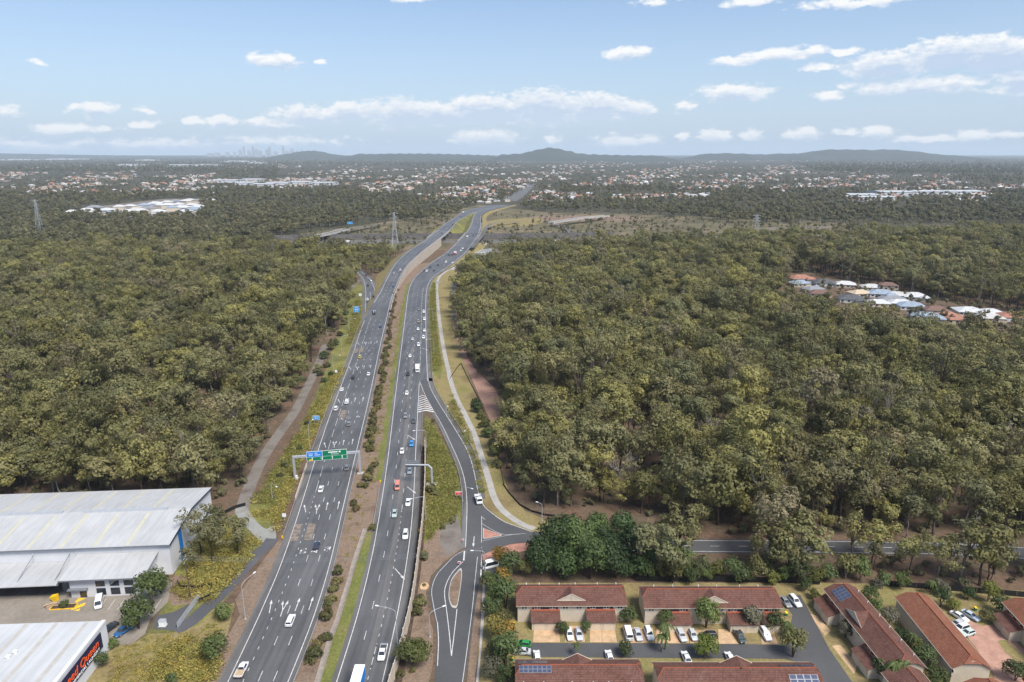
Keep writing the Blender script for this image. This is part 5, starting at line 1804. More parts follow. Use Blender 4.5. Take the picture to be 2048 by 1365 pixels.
# ================================================================== townhouses
def townhouse(label, eA, eB, zE, half, zRi, roof, garages=(), dormers=(), windows=(), solar=(), back_windows=(), inset=1.6, front_sign=1, vents=6):
    """eA, eB: ends of the front eave (world); half: horizontal distance eave to ridge"""
    eA, eB = Vector((eA[0], eA[1], 0)), Vector((eB[0], eB[1], 0))
    L = (eB - eA).length
    u = (eB - eA).normalized()
    n = Vector((-u.y, u.x, 0)) * front_sign          # towards the back
    root, part = thing('townhouse_row', tuple((eA + eB) / 2 + n * half), label, 'townhouse')
    P = lambda a, b, z: eA + u * a + n * b + Vector((0, 0, z))
    ov = 0.45
    mm = MB()
    a0, a1, b0, b1 = ov, L - ov, ov, 2 * half - ov
    zc = zE - .05
    # walls as a box with two gable triangles
    mm.hexa([P(a0, b0, 0), P(a1, b0, 0), P(a1, b1, 0), P(a0, b1, 0), P(a0, b0, zc), P(a1, b0, zc), P(a1, b1, zc), P(a0, b1, zc)])
    zg = zE + (zRi - zE) * (half - ov - .5) / half
    for a in (a0 + .01, a1 - .01):
        mm.add([P(a, b0, zc), P(a, b1, zc), P(a, half, zg)], [(0, 1, 2)])
    part('wall', mm, M['wall_cream'])
    # roof: two slopes with small clipped ends
    i_ = inset
    rl, rr = P(i_, half, zRi), P(L - i_, half, zRi)
    zk = zE + (zRi - zE) * .55
    kl0, kl1, kr0, kr1 = P(0, half * .55, zk), P(0, half * 1.45, zk), P(L, half * .55, zk), P(L, half * 1.45, zk)
    faces = [[P(0, 0, zE), P(L, 0, zE), kr0, rr, rl, kl0], [P(L, 2 * half, zE), P(0, 2 * half, zE), kl1, rl, rr, kr1], [kl1, kl0, rl], [kr0, kr1, rr]]
    ro = obj('roof', roof_mesh('roof', faces, roof), root); ro.matrix_parent_inverse = root.matrix_basis.inverted()
    mm = MB(); mm.tube([rl + Vector((0, 0, .03)), rr + Vector((0, 0, .03))], .13, 6)
    for a, b in ((kl0, rl), (kl1, rl), (kr0, rr), (kr1, rr)): mm.tube([a, b], .1, 5)
    rc = part('ridge_cap', mm, M['ridge_tile'], None)
    mm = MB()
    for b in (-.06, 2 * half + .06): mm.hexa([P(0, b - .06, zE - .16), P(L, b - .06, zE - .16), P(L, b + .06, zE - .16), P(0, b + .06, zE - .16), P(0, b - .06, zE - .02), P(L, b - .06, zE - .02), P(L, b + .06, zE - .02), P(0, b + .06, zE - .02)])
    part('gutter', mm, M['wall_cream_dark'])
    for k in range(vents):                                # little white vent cowls on the back slope
        a = L * (k + .5 + random.uniform(-.2, .2)) / vents
        b = half * 1.75; z = zE + (zRi - zE) * .25
        mm = MB(); mm.tube([P(a, b, z - .1), P(a, b, z + .45)], .09, 6); mm.tube([P(a, b, z + .4), P(a, b + .25, z + .5)], .08, 5)
        part('vent_pipe', mm, M['white_plain'])
    slope = lambda b: zE + (zRi - zE) * (b / half if b <= half else (2 * half - b) / half)
    for c, w in dormers:                                  # gablet over the front slope
        hh = w * .27; bb = half * .30
        zt = slope(bb) + hh
        bt = half * (zt - zE) / (zRi - zE)
        A, B_, T, Rk = P(c - w / 2, bb - .25, slope(bb) + .02), P(c + w / 2, bb - .25, slope(bb) + .02), P(c, bb - .25, zt), P(c, bt, zt)
        d_ = obj('gablet_roof', roof_mesh('gablet_roof', [[A, T, Rk, P(c - w / 2, bb + .1, slope(bb + .1) + .03)], [T, B_, P(c + w / 2, bb + .1, slope(bb + .1) + .03), Rk]], roof), root)
        d_.matrix_parent_inverse = root.matrix_basis.inverted()
        mm = MB(); q = P(0, .06, 0) - P(0, 0, 0)
        mm.add([A + q, B_ + q, T + q - Vector((0, 0, .12))], [(0, 1, 2)])
        part('gablet', mm, M['wall_cream'])
        mm = MB()
        mm.tube([A, T], .07, 4); mm.tube([T, B_], .07, 4); mm.tube([A, B_], .06, 4); mm.tube([(A + B_) / 2, T], .05, 4)
        part('barge_board', mm, M['wall_cream'])
    for a0_, a1_, dep in garages:
        zt, zb = 3.75, 2.75
        mm = MB(); mm.hexa([P(a0_, -dep, 0), P(a1_, -dep, 0), P(a1_, ov - .02, 0), P(a0_, ov - .02, 0), P(a0_, -dep, zb), P(a1_, -dep, zb), P(a1_, ov - .02, zt - .2), P(a0_, ov - .02, zt - .2)])
        part('garage', mm, M['wall_cream'])
        r2 = obj('garage_roof', roof_mesh('garage_roof', [[P(a0_ - .25, -dep - .45, zb - .05), P(a1_ + .25, -dep - .45, zb - .05), P(a1_ + .25, ov, zt), P(a0_ - .25, ov, zt)]], M['roof_tile_brown']), root)
        r2.matrix_parent_inverse = root.matrix_basis.inverted()
        mm = MB(); mm.hexa([P(a0_ - .2, ov - .5, zt - .12), P(a1_ + .2, ov - .5, zt - .12), P(a1_ + .2, ov - .02, zt - .02), P(a0_ - .2, ov - .02, zt - .02), P(a0_ - .2, ov - .5, zt + .08), P(a1_ + .2, ov - .5, zt + .08), P(a1_ + .2, ov - .02, zt + .3), P(a0_ - .2, ov - .02, zt + .3)])
        part('flashing_tiles', mm, M['ridge_tile'])
        wd = (a1_ - a0_) / 2
        for k in (0, 1):
            c = a0_ + wd * (k + .5)
            mm = MB()
            for r_ in range(4):                       # sectional door
                z0 = .08 + r_ * .53
                mm.hexa([P(c - wd * .36, -dep - .05, z0), P(c + wd * .36, -dep - .05, z0), P(c + wd * .36, -dep + .02, z0), P(c - wd * .36, -dep + .02, z0), P(c - wd * .36, -dep - .05, z0 + .5), P(c + wd * .36, -dep - .05, z0 + .5), P(c + wd * .36, -dep + .02, z0 + .5), P(c - wd * .36, -dep + .02, z0 + .5)])
            part('garage_door', mm, M['door_cream'])
        mm = MB(); mm.hexa([P(a0_ + .2, ov - .05, 3.95), P(a1_ - .2, ov - .05, 3.95), P(a1_ - .2, ov + .02, 3.95), P(a0_ + .2, ov + .02, 3.95), P(a0_ + .2, ov - .05, zE - .2), P(a1_ - .2, ov - .05, zE - .2), P(a1_ - .2, ov + .02, zE - .2), P(a0_ + .2, ov + .02, zE - .2)])
        part('dark_cladding', mm, M['navy'])
    def window(a, b, z, w, h, s):
        mm = MB()
        mm.hexa([P(a - w / 2, b - .09 * s, z), P(a + w / 2, b - .09 * s, z), P(a + w / 2, b, z), P(a - w / 2, b, z), P(a - w / 2, b - .09 * s, z + h), P(a + w / 2, b - .09 * s, z + h), P(a + w / 2, b, z + h), P(a - w / 2, b, z + h)])
        f = part('window', mm, M['white_plain'])
        for k in (-1, 1):
            m2 = MB(); c = a + k * w * .24; g = w * .2
            m2.quad(P(c - g, b - .105 * s, z + .1), P(c + g, b - .105 * s, z + .1), P(c + g, b - .105 * s, z + h - .1), P(c - g, b - .105 * s, z + h - .1))
            pn = m2.build('pane', M['glass_dark'], f)
            pn.matrix_parent_inverse = Matrix()
    for a in windows: window(a, ov - .04, 4.05, 1.5, .95, 1)
    for a in back_windows: window(a, 2 * half - ov + .04, 3.6, 1.4, 1.1, -1); window(a, 2 * half - ov + .04, .9, 1.6, 1.3, -1)
    for back, ua, vb, nc, nr, pw, ph in solar:
        sl_len = math.hypot(half, zRi - zE)
        if ua < 0: ua = L + ua
        for i in range(nc):
            for j in range(nr):
                x0 = ua + i * pw; v0 = vb + j * ph
                q = []
                for (xx, vv) in ((x0, v0), (x0 + pw - .06, v0), (x0 + pw - .06, v0 + ph - .06), (x0, v0 + ph - .06)):
                    b = vv / sl_len * half
                    z = zE + (zRi - zE) * vv / sl_len
                    q.append(P(xx, 2 * half - b if back else b, z + .14))
                dn = Vector((0, 0, .06))
                mm = MB(); mm.hexa([a - dn for a in q] + q)
                pn = part('solar_panel', mm, M['rim'])
                cq = sum(q, Vector()) / 4
                m2 = MB(); m2.add([cq + (a - cq) * .93 + Vector((0, 0, .008)) for a in q], [(0, 1, 2, 3)])
                c_ = m2.build('cell', M['solar_cell'], pn)
    return root, P


BR, RD = M['roof_tile_brown'], M['roof_tile_red']


def eave(px0, py0, px1, py1, z):
    return G(px0, py0, z), G(px1, py1, z)


a, b = eave(1032, 1213, 1255, 1212, 5.2)
T1, P1 = townhouse('brown tiled townhouse row with two double garages, left of the pair facing the lane', a, b, 5.2, 4.7, 7.7, BR, garages=[(4.1, 11.3, 3.0), (18.6, 25.8, 3.0)], dormers=[(14.6, 7.6)], windows=[2.2, 5.6, 9.6, 13.0, 16.6, 20.2, 23.8, 27.4])
a, b = eave(1288, 1217, 1567, 1217, 5.2)
T2, P2 = townhouse('longer brown tiled townhouse row facing the lane, right of the pair', a, b, 5.2, 4.7, 7.7, BR, garages=[(4.6, 11.8, 3.0), (22.0, 29.2, 3.0), (31.5, 35.5, 3.0)], dormers=[(18.5, 7.6)], windows=[2.0, 6.2, 10.2, 14.0, 16.6, 20.2, 23.6, 27.6, 30.4, 33.5])
# two rows whose backs face the camera at the bottom edge
zE, zT = 5.2, 7.7
r0, r1 = G(1030, 1330, zT), G(1285, 1330, zT)
T3, P3 = townhouse('brown tiled townhouse row with two solar arrays at the bottom edge, left', (r1.x, r1.y + 4.7), (r0.x, r0.y + 4.7), zE, 4.7, zT, BR, dormers=[((r1 - r0).length * .5, 7.0)], solar=[(True, (r1 - r0).length - 8.2, 3.5, 7, 2, 1.05, .8), (False, (r1 - r0).length - 7.4, 2.0, 7, 2, 1.0, 1.1)], back_windows=(4, 9, 15, 20, 25))
r0, r1 = G(1312, 1336, zT), G(1640, 1336, zT)
LL = (r1 - r0).length
T4, P4 = townhouse('brown tiled townhouse row with solar panels at its right end, bottom edge', (r1.x, r1.y + 4.7), (r0.x, r0.y + 4.7), zE, 4.7, zT, BR, dormers=[(LL * .48, 7.6)], solar=[(True, 1.2, 1.7, 4, 2, 1.6, 1.05), (False, .9, 3.0, 6, 1, 1.25, 1.5)], back_windows=(6, 12, 18, 24, 30))
# diagonal rows on the right
a, b = G(1646, 1178, 5.2), G(1775, 1340, 5.2)
T5, P5 = townhouse('diagonal brown roofed townhouse row with solar panels at its far end', b, a, 5.2, 4.7, 7.7, BR, garages=[(3.0, 10.0, 2.4), (22.0, 29.5, 2.4)], dormers=[(17.0, 7.4)], windows=[5, 8, 13, 16, 24, 27], solar=[(False, -6.6, 1.3, 4, 3, 1.15, 1.15)], front_sign=-1)
a, b = G(1789, 1194, 5.2), G(1904, 1338, 5.2)
T6, P6 = townhouse('diagonal terracotta roofed townhouse row next to the brick court', a, b, 5.2, 4.7, 7.7, RD, dormers=[], windows=[5, 8.5, 14, 17, 22, 26], vents=0)
a, b = G(2003, 1204, 5.2), G(2120, 1330, 5.2)
T7, P7 = townhouse('terracotta roofed townhouse cut by the right edge beyond the brick court', a, b, 5.2, 4.7, 7.7, RD, garages=[(2.0, 9.0, 2.4)], windows=[4, 7, 12])
a, b = G(1762, 1345, 5.2), G(1830, 1430, 5.2)
townhouse('brown roof corner of a townhouse in front of the diagonal gable', a, b, 5.2, 4.7, 7.7, BR, vents=0)
a, b = G(1921, 1366, 5.2), G(1990, 1450, 5.2)
townhouse('terracotta roof corner of a townhouse at the bottom right', a, b, 5.2, 4.7, 7.7, RD, vents=0)

# lane, drives, courts
gsheet('lane', [(1050, 1288), (1060, 1286), (1300, 1287), (1500, 1289), (1572, 1291), (1575, 1280), (1585, 1230), (1560, 1195), (1600, 1190), (1625, 1235), (1660, 1300), (1705, 1365), (1740, 1420), (1690, 1420), (1645, 1365), (1620, 1332), (1570, 1318), (1300, 1316), (1060, 1314), (1050, 1310)], M['asphalt_service'], 0.10)
gsheet('townhouse_grounds', [(968, 1170), (1040, 1166), (1280, 1166), (1650, 1166), (1760, 1168), (2050, 1182), (2300, 1200), (2300, 1460), (960, 1460), (955, 1300)], M['grass_dry'], 0.05)
for q in ([(1068, 1256), (1118, 1256), (1120, 1285), (1066, 1285)], [(1180, 1255), (1203, 1255), (1204, 1285), (1180, 1285)], [(1204, 1255), (1229, 1255), (1234, 1285), (1205, 1285)], [(1131, 1252), (1165, 1252), (1170, 1284), (1130, 1284)],
          [(1313, 1258), (1375, 1258), (1378, 1287), (1310, 1287)], [(1436, 1259), (1484, 1259), (1492, 1288), (1438, 1288)], [(1520, 1258), (1545, 1258), (1556, 1289), (1524, 1289)], [(1245, 1256), (1305, 1256), (1308, 1286), (1246, 1286)], [(1380, 1260), (1432, 1260), (1434, 1287), (1380, 1287)],
          [(1620, 1228), (1634, 1232), (1662, 1262), (1650, 1272), (1632, 1248)], [(1664, 1292), (1680, 1290), (1715, 1330), (1708, 1348)]):
    gsheet('driveway_slab', q, M['tan_paving'], 0.085)
gsheet('brick_court', [(1935, 1240), (1965, 1252), (1995, 1248), (2010, 1260), (2048, 1300), (2120, 1380), (2000, 1400), (1985, 1345), (1955, 1300), (1925, 1262)], M['pink_paving'], 0.09)
gsheet('court_bed', [(1995, 1282), (2012, 1280), (2048, 1312), (2060, 1330), (2030, 1322), (2010, 1305)], M['grass_dry'], 0.11)
gsheet('verge_soil', [(955, 1180), (966, 1150), (972, 1165), (966, 1230), (955, 1310), (945, 1400), (930, 1400), (945, 1260)], M['mulch'], 0.06)
gsheet('footpath', [(966, 1165), (970, 1165), (968, 1240), (960, 1330), (952, 1420), (946, 1420), (958, 1310)], M['concrete'], 0.075)
# dark timber fence behind the rows
def fence(name, px, h, mat, label, post=2.4):
    pts = [G(x, y) for x, y in px]
    root, part = thing(name, tuple(pts[0]), label, 'fence')
    for i in range(len(pts) - 1):
        a, b = pts[i], pts[i + 1]
        k = max(1, int((b - a).length / post))
        for j in range(k):
            p, q = a.lerp(b, j / k), a.lerp(b, (j + .97) / k)
            d = (q - p).normalized(); n = Vector((-d.y, d.x, 0)) * .04
            mm = MB(); mm.hexa([p - n, p + n, q + n, q - n] + [v + Vector((0, 0, h)) for v in (p - n, p + n, q + n, q - n)])
            part('fence_panel', mm, mat)


fence('timber_fence', [(1272, 1163), (1420, 1164), (1560, 1166), (1640, 1170)], 1.8, M['black'], 'dark fence behind the longer townhouse row', 3)
fence('timber_fence', [(1765, 1172), (1900, 1182), (2060, 1196)], 1.8, M['black'], 'dark fence behind the diagonal townhouse rows', 3)
fence('retaining_edge', [(1006, 970), (1020, 990), (1040, 1012), (1062, 1024), (1090, 1032), (1110, 1034)], .8, M['black'], 'low black retaining edge along the forest beyond the shared path', 3)
fence('retaining_edge', [(900, 758), (915, 735), (922, 728)], .6, M['black'], 'short dark retaining edge at the head of the cleared bank', 3)
fence('retaining_edge', [(450, 1028), (470, 1018), (492, 1012)], 1.3, M['black'], 'dark retaining edge at the end of the gravel track', 3)
fence('mesh_fence', [(922, 728), (940, 765), (958, 800), (978, 850), (990, 890), (1000, 930), (1008, 970)], .8, M['wood_dark'], 'dark fence line between shared path and cleared bank', 4)
fence('mesh_fence', [(355, 1165), (362, 1178), (402, 1178), (424, 1172), (420, 1195), (398, 1205)], 1.1, M['black'], 'black pool style fence round the grass by the power pole', 3)
fence('yard_fence', [(398, 1200), (375, 1230), (355, 1258)], 1.8, M['steel'], 'pale mesh fence of the utility compound', 2.5)

# ================================================================== the big warehouse
def warehouse():
    zE = 10.2; zRi = 12.2
    A = G(338, 1089, zE)                       # front right eave
    Bk = G(422, 976, zE)                       # back right eave
    v = (Bk - A); v.z = 0; D = v.length; v.normalize()
    u = Vector((v.y, -v.x, 0))                 # to the right
    Lw = 130.0
    P = lambda a, b, z: A - u * a + v * b + Vector((0, 0, z - zE))      # a: leftwards along the front, b: backwards
    root, part = thing('warehouse', tuple(P(Lw / 2, D / 2, 0)), 'long white warehouse with pale metal roof, skylight strips and front canopy', 'warehouse')
    mm = MB(); mm.hexa([P(Lw, .3, 0), P(.3, .3, 0), P(.3, D - .3, 0), P(Lw, D - .3, 0), P(Lw, .3, zE - .1), P(.3, .3, zE - .1), P(.3, D - .3, zE - .1), P(Lw, D - .3, zE - .1)])
    for a in (.3, Lw): mm.add([P(a, .3, zE - .1), P(a, D - .3, zE - .1), P(a, D * .5, zRi - .15)], [(0, 1, 2)])
    part('wall', mm, M['wall_white'])
    mm = MB()
    mm.quad(P(Lw, -.3, zE), P(-.2, -.3, zE), P(-.2, D / 2, zRi), P(Lw, D / 2, zRi)); mm.quad(P(Lw, D / 2, zRi), P(-.2, D / 2, zRi), P(-.2, D + .3, zE), P(Lw, D + .3, zE))
    ro = part('roof', mm, M['metal_roof'])
    inv = root.matrix_basis.inverted()

    def sub(nm, m2, mat):
        m2.build(nm, mat, ro)
    zr = lambda b: zE + (zRi - zE) * (b / (D / 2) if b < D / 2 else (D - b) / (D / 2)) + .04
    for k in range(12):
        a = 12.0 + k * 9.2
        m2 = MB(); m2.quad(P(a + .45, .2, zr(.2)), P(a - .45, .2, zr(.2)), P(a - .45, D / 2 - 1.6, zr(D / 2 - 1.6)), P(a + .45, D / 2 - 1.6, zr(D / 2 - 1.6))); sub('skylight_strip', m2, M['skylight_sheet'])
        m2 = MB(); m2.quad(P(a + .45, D / 2 + 1.6, zr(D / 2 + 1.6)), P(a - .45, D / 2 + 1.6, zr(D / 2 + 1.6)), P(a - .45, D - .6, zr(D - .6)), P(a + .45, D - .6, zr(D - .6))); sub('skylight_strip', m2, M['skylight_sheet'])
    for a0, a1 in ((7, 32), (38.5, 64), (70, 95)):
        m2 = MB(); m2.hexa([P(a1, D / 2 - .6, zRi - .15), P(a0, D / 2 - .6, zRi - .15), P(a0, D / 2 + .6, zRi - .15), P(a1, D / 2 + .6, zRi - .15), P(a1, D / 2 - .45, zRi + .5), P(a0, D / 2 - .45, zRi + .5), P(a0, D / 2 + .45, zRi + .5), P(a1, D / 2 + .45, zRi + .5)]); sub('ridge_vent', m2, M['steel'])
    mm = MB()
    mm.hexa([P(Lw, -.48, zE - .35), P(-.3, -.48, zE - .35), P(-.3, -.3, zE - .35), P(Lw, -.3, zE - .35), P(Lw, -.48, zE + .05), P(-.3, -.48, zE + .05), P(-.3, -.3, zE + .05), P(Lw, -.3, zE + .05)])
    part('gutter', mm, M['steel_dark'])
    mm = MB()
    for b0, b1, z0, z1 in ((-.3, D / 2, zE, zRi), (D / 2, D + .3, zRi, zE)):
        mm.hexa([P(-.22, b0, z0 - .4), P(-.34, b0, z0 - .4), P(-.34, b1, z1 - .4), P(-.22, b1, z1 - .4), P(-.22, b0, z0 + .06), P(-.34, b0, z0 + .06), P(-.34, b1, z1 + .06), P(-.22, b1, z1 + .06)])
    part('barge_flashing', mm, M['navy'])
    mm = MB(); mm.hexa([P(.28, D * .20, .0), P(.24, D * .20, 0), P(.24, D * .27, 0), P(.28, D * .27, 0), P(.28, D * .20, zE - .4), P(.24, D * .20, zE - .4), P(.24, D * .27, zE - .4), P(.28, D * .27, zE - .4)])
    part('blue_cladding', mm, M['sign_blue'])
    for a in np.arange(14, Lw, 12.0):
        mm = MB(); mm.tube([P(a, -.1, 0), P(a, -.1, zE - .4)], .07, 5); part('downpipe', mm, M['wall_white'])
    # office block with pitched roof
    f0 = -9.0
    mm = MB(); mm.hexa([P(24, f0, 0), P(4.5, f0, 0), P(4.5, .28, 0), P(24, .28, 0), P(24, f0, 5.9), P(4.5, f0, 5.9), P(4.5, .28, 7.2), P(24, .28, 7.2)])
    part('office', mm, M['wall_white'])
    mm = MB(); mm.hexa([P(26, f0 - 1.2, 6.0), P(3.4, f0 - 1.2, 6.0), P(3.4, .2, 7.7), P(26, .2, 7.7), P(26, f0 - 1.2, 6.25), P(3.4, f0 - 1.2, 6.25), P(3.4, .2, 7.95), P(26, .2, 7.95)])
    part('office_roof', mm, M['metal_roof'])
    mm = MB(); mm.hexa([P(26.1, f0 - 1.32, 5.9), P(3.3, f0 - 1.32, 5.9), P(3.3, f0 - 1.2, 5.9), P(26.1, f0 - 1.2, 5.9), P(26.1, f0 - 1.32, 6.3), P(3.3, f0 - 1.32, 6.3), P(3.3, f0 - 1.2, 6.3), P(26.1, f0 - 1.2, 6.3)])
    part('gutter', mm, M['steel_dark'])
    for a in (8.2, 12.0, 15.8):
        for z0, z1 in ((.6, 2.7), (3.3, 5.4)):
            mm = MB(); mm.hexa([P(a + 1.25, f0 - .06, z0), P(a - 1.25, f0 - .06, z0), P(a - 1.25, f0 + .02, z0), P(a + 1.25, f0 + .02, z0), P(a + 1.25, f0 - .06, z1), P(a - 1.25, f0 - .06, z1), P(a - 1.25, f0 + .02, z1), P(a + 1.25, f0 + .02, z1)])
            w = part('window', mm, M['navy'])
            for k in (-1, 1):
                m2 = MB(); c = a + k * .6
                m2.quad(P(c + .54, f0 - .08, z0 + .1), P(c - .54, f0 - .08, z0 + .1), P(c - .54, f0 - .08, z1 - .1), P(c + .54, f0 - .08, z1 - .1))
                m2.build('pane', M['glass_dark'], w)
    mm = MB(); mm.hexa([P(21.6, f0 - .06, 0), P(19.8, f0 - .06, 0), P(19.8, f0 + .02, 0), P(21.6, f0 + .02, 0), P(21.6, f0 - .06, 2.3), P(19.8, f0 - .06, 2.3), P(19.8, f0 + .02, 2.3), P(21.6, f0 + .02, 2.3)])
    part('door', mm, M['glass_dark'])
    mm = MB(); mm.hexa([P(24.4, f0 - 1.1, 2.7), P(19.2, f0 - 1.1, 2.7), P(19.2, f0, 2.7), P(24.4, f0, 2.7), P(24.4, f0 - 1.1, 3.0), P(19.2, f0 - 1.1, 3.0), P(19.2, f0, 3.0), P(24.4, f0, 3.0)])
    part('door_awning', mm, M['steel_dark'])
    # loading canopy hung on raking ties
    c0 = -10.5
    mm = MB(); mm.hexa([P(Lw, c0, 5.0), P(26.5, c0, 5.0), P(26.5, .2, 5.6), P(Lw, .2, 5.6), P(Lw, c0, 5.25), P(26.5, c0, 5.25), P(26.5, .2, 5.85), P(Lw, .2, 5.85)])
    part('canopy', mm, M['metal_roof'])
    mm = MB(); mm.hexa([P(26.4, c0, 4.9), P(26.2, c0, 4.9), P(26.2, .2, 5.5), P(26.4, .2, 5.5), P(26.4, c0, 5.6), P(26.2, c0, 5.6), P(26.2, .2, 6.2), P(26.4, .2, 6.2)])
    part('canopy_fascia', mm, M['steel_dark'])
    for a in (28, 38, 48, 58, 68, 78, 90):
        mm = MB(); mm.tube([P(a, .1, 8.3), P(a, -8.5, 5.3)], .1, 6); part('tie_rod', mm, M['steel_dark'])
    for a in (34, 52, 70, 88):
        mm = MB(); mm.hexa([P(a + 3, .2, 0), P(a - 3, .2, 0), P(a - 3, .32, 0), P(a + 3, .32, 0), P(a + 3, .2, 4.6), P(a - 3, .2, 4.6), P(a - 3, .32, 4.6), P(a + 3, .32, 4.6)])
        part('roller_door', mm, M['steel_dark'])
    return root, P


WH_, PW = warehouse()
gsheet('warehouse_yard', [(-120, 1150), (167, 1150), (300, 1150), (345, 1165), (335, 1205), (300, 1240), (290, 1268), (262, 1290), (215, 1290), (-120, 1300)], M['yard_concrete'], 0.07)
gsheet('warehouse_apron', [(-120, 1150), (160, 1150), (170, 1190), (-120, 1195)], M['asphalt_shoulder'], 0.078)
gsheet('bare_ground', [(335, 1160), (360, 1150), (420, 1178), (398, 1206), (345, 1212), (330, 1190)], M['mulch'], 0.064)
gsheet('compound_floor', [(312, 1232), (345, 1225), (392, 1202), (388, 1215), (352, 1262), (306, 1258)], M['asphalt_track'], 0.082)
yard = bpy.data.objects['warehouse_yard']
for k in range(7):
    x0 = 205 + k * 18.5
    p, q = G(x0 + 8, 1198, 0), G(x0 - 8, 1221, 0)
    n = Vector((.07, 0, .09))
    mm = MB(); mm.quad(p - n + Vector((0, 0, .18)), p + n, q + n, q - n + Vector((0, 0, .18))); mm.build('bay_line', WH, yard)
for q in ([(158, 1196), (172, 1197), (152, 1206), (150, 1204)], [(172, 1205), (168, 1212), (143, 1221), (142, 1217)], [(161, 1217), (158, 1222), (148, 1222), (152, 1220)]):
    gsheet('yellow_hatching', q, M['paint_yellow'], 0.09, yard)
p = G(128, 1215)
bed, part = thing('kerbed_bed', tuple(p), 'small kerbed planting bed with rocks in the warehouse yard', 'garden bed')
mm = MB(); mm.box((p.x, p.y, .2), (6.5, 2.2, .24), rz=.1); part('kerb', mm, M['paint_yellow'])
mm = MB(); mm.box((p.x, p.y, .26), (6.1, 1.8, .2), rz=.1); part('soil', mm, M['dark_soil'])
for i, (x, y, s, mt, nm, lab) in enumerate([(104, 1214, 1.6, 'wood_pale', 'timber_pile', 'pile of pale timber offcuts at the end of the planting bed'), (112, 1202, 1.2, 'yellow', 'yellow_bin', 'tilted yellow bin behind the planting bed'), (55, 1165, 2.2, 'wood_pale', 'pallet_stack', 'pallet of pale boxes under the warehouse canopy')]):
    q = G(x, y)
    r, part = thing(nm, tuple(q), lab, nm.split('_')[-1])
    if i == 0:
        for k in range(6):
            mm = MB(); mm.box((q.x + random.uniform(-.6, .6), q.y + random.uniform(-.4, .4), .2 + k * .17), (2.8, .5, .15), rz=.5 + random.uniform(-.4, .4)); part('board', mm, M['wood_pale'])
    elif i == 1:
        mm = MB(); mm.hexa([(q.x - .6, q.y - .5, .1), (q.x + .6, q.y - .5, .1), (q.x + .6, q.y + .5, .1), (q.x - .6, q.y + .5, .1), (q.x - 1.2, q.y - .7, 1.5), (q.x + .5, q.y - .7, 1.9), (q.x + .5, q.y + .7, 1.9), (q.x - 1.2, q.y + .7, 1.5)]); part('tub', mm, M['yellow'])
        mm = MB(); mm.tube([(q.x - .5, q.y - .6, .08), (q.x - .5, q.y + .6, .08)], .09, 6); part('axle', mm, M['steel_dark'])
    else:
        mm = MB(); mm.box((q.x, q.y, .1), (2.4, 1.6, .18)); part('pallet', mm, M['wood_dark'])
        for k in range(3):
            mm = MB(); mm.box((q.x, q.y, .42 + k * .46), (2.3, 1.5, .43)); part('box', mm, M['red_plain'] if k == 2 else M['wood_pale'])
q = G(140, 1180)
r, part = thing('cage_stack', tuple(q), 'stack of grey wire stillages beside the warehouse office', 'cages')
for k in range(4):
    for j in (0, 1):
        mm = MB(); cx_, cz = q.x - .8 + j * 1.5, .15 + k * .62
        for dx in (-.65, .65):
            for dy in (-.6, .6): mm.tube([(cx_ + dx, q.y + dy, cz), (cx_ + dx, q.y + dy, cz + .55)], .04, 4)
        mm.box((cx_, q.y, cz + .02), (1.35, 1.25, .06)); mm.box((cx_, q.y - .6, cz + .3), (1.3, .03, .06)); mm.box((cx_, q.y - .6, cz + .5), (1.3, .03, .06))
        part('stillage', mm, M['steel'])
q = G(86, 1170)
r, part = thing('forklift', tuple(q), 'red and black forklift under the warehouse canopy', 'forklift')
mm = MB(); mm.box((q.x, q.y, .75), (1.2, 2.0, .8)); part('body', mm, M['red_plain'])
mm = MB(); mm.box((q.x, q.y - 1.0, .7), (1.1, .5, .9)); part('counterweight', mm, M['black'])
mm = MB()
for dx in (-.5, .5):
    mm.tube([(q.x + dx, q.y + 1.05, .1), (q.x + dx, q.y + 1.05, 2.4)], .06, 4)
    mm.tube([(q.x + dx, q.y - .6, 1.1), (q.x + dx, q.y - .5, 2.1)], .04, 4); mm.tube([(q.x + dx, q.y + .7, 1.1), (q.x + dx, q.y + .5, 2.1)], .04, 4)
mm.box((q.x, q.y, 2.12), (1.1, 1.3, .06)); part('mast', mm, M['black'])
for dx in (-.55, .55):
    for dy in (-.7, .7):
        mm = MB(); mm.tube([(q.x + dx - .1, q.y + dy, .3), (q.x + dx + .1, q.y + dy, .3)], .3, 10); part('wheel', mm, M['rubber'])
for dx in (-.25, .25):
    mm = MB(); mm.box((q.x + dx, q.y + 1.6, .12), (.12, 1.1, .05)); part('fork', mm, M['steel_dark'])
q = G(326, 1252)
r, part = thing('transformer_box', tuple(q), 'pale green electrical cabinet in the fenced compound', 'cabinet')
mm = MB(); mm.box((q.x, q.y, .9), (1.6, 1.0, 1.5)); part('cabinet', mm, M['sign_white'])
mm = MB(); mm.hexa([(q.x - .9, q.y - .6, 1.66), (q.x + .9, q.y - .6, 1.66), (q.x + .9, q.y + .6, 1.66), (q.x - .9, q.y + .6, 1.66), (q.x - .8, q.y - .5, 1.85), (q.x + .8, q.y - .5, 1.85), (q.x + .8, q.y + .5, 1.85), (q.x - .8, q.y + .5, 1.85)]); part('lid', mm, M['steel'])
mm = MB(); mm.box((q.x, q.y, .08), (2.0, 1.4, .16)); part('plinth', mm, M['concrete'])


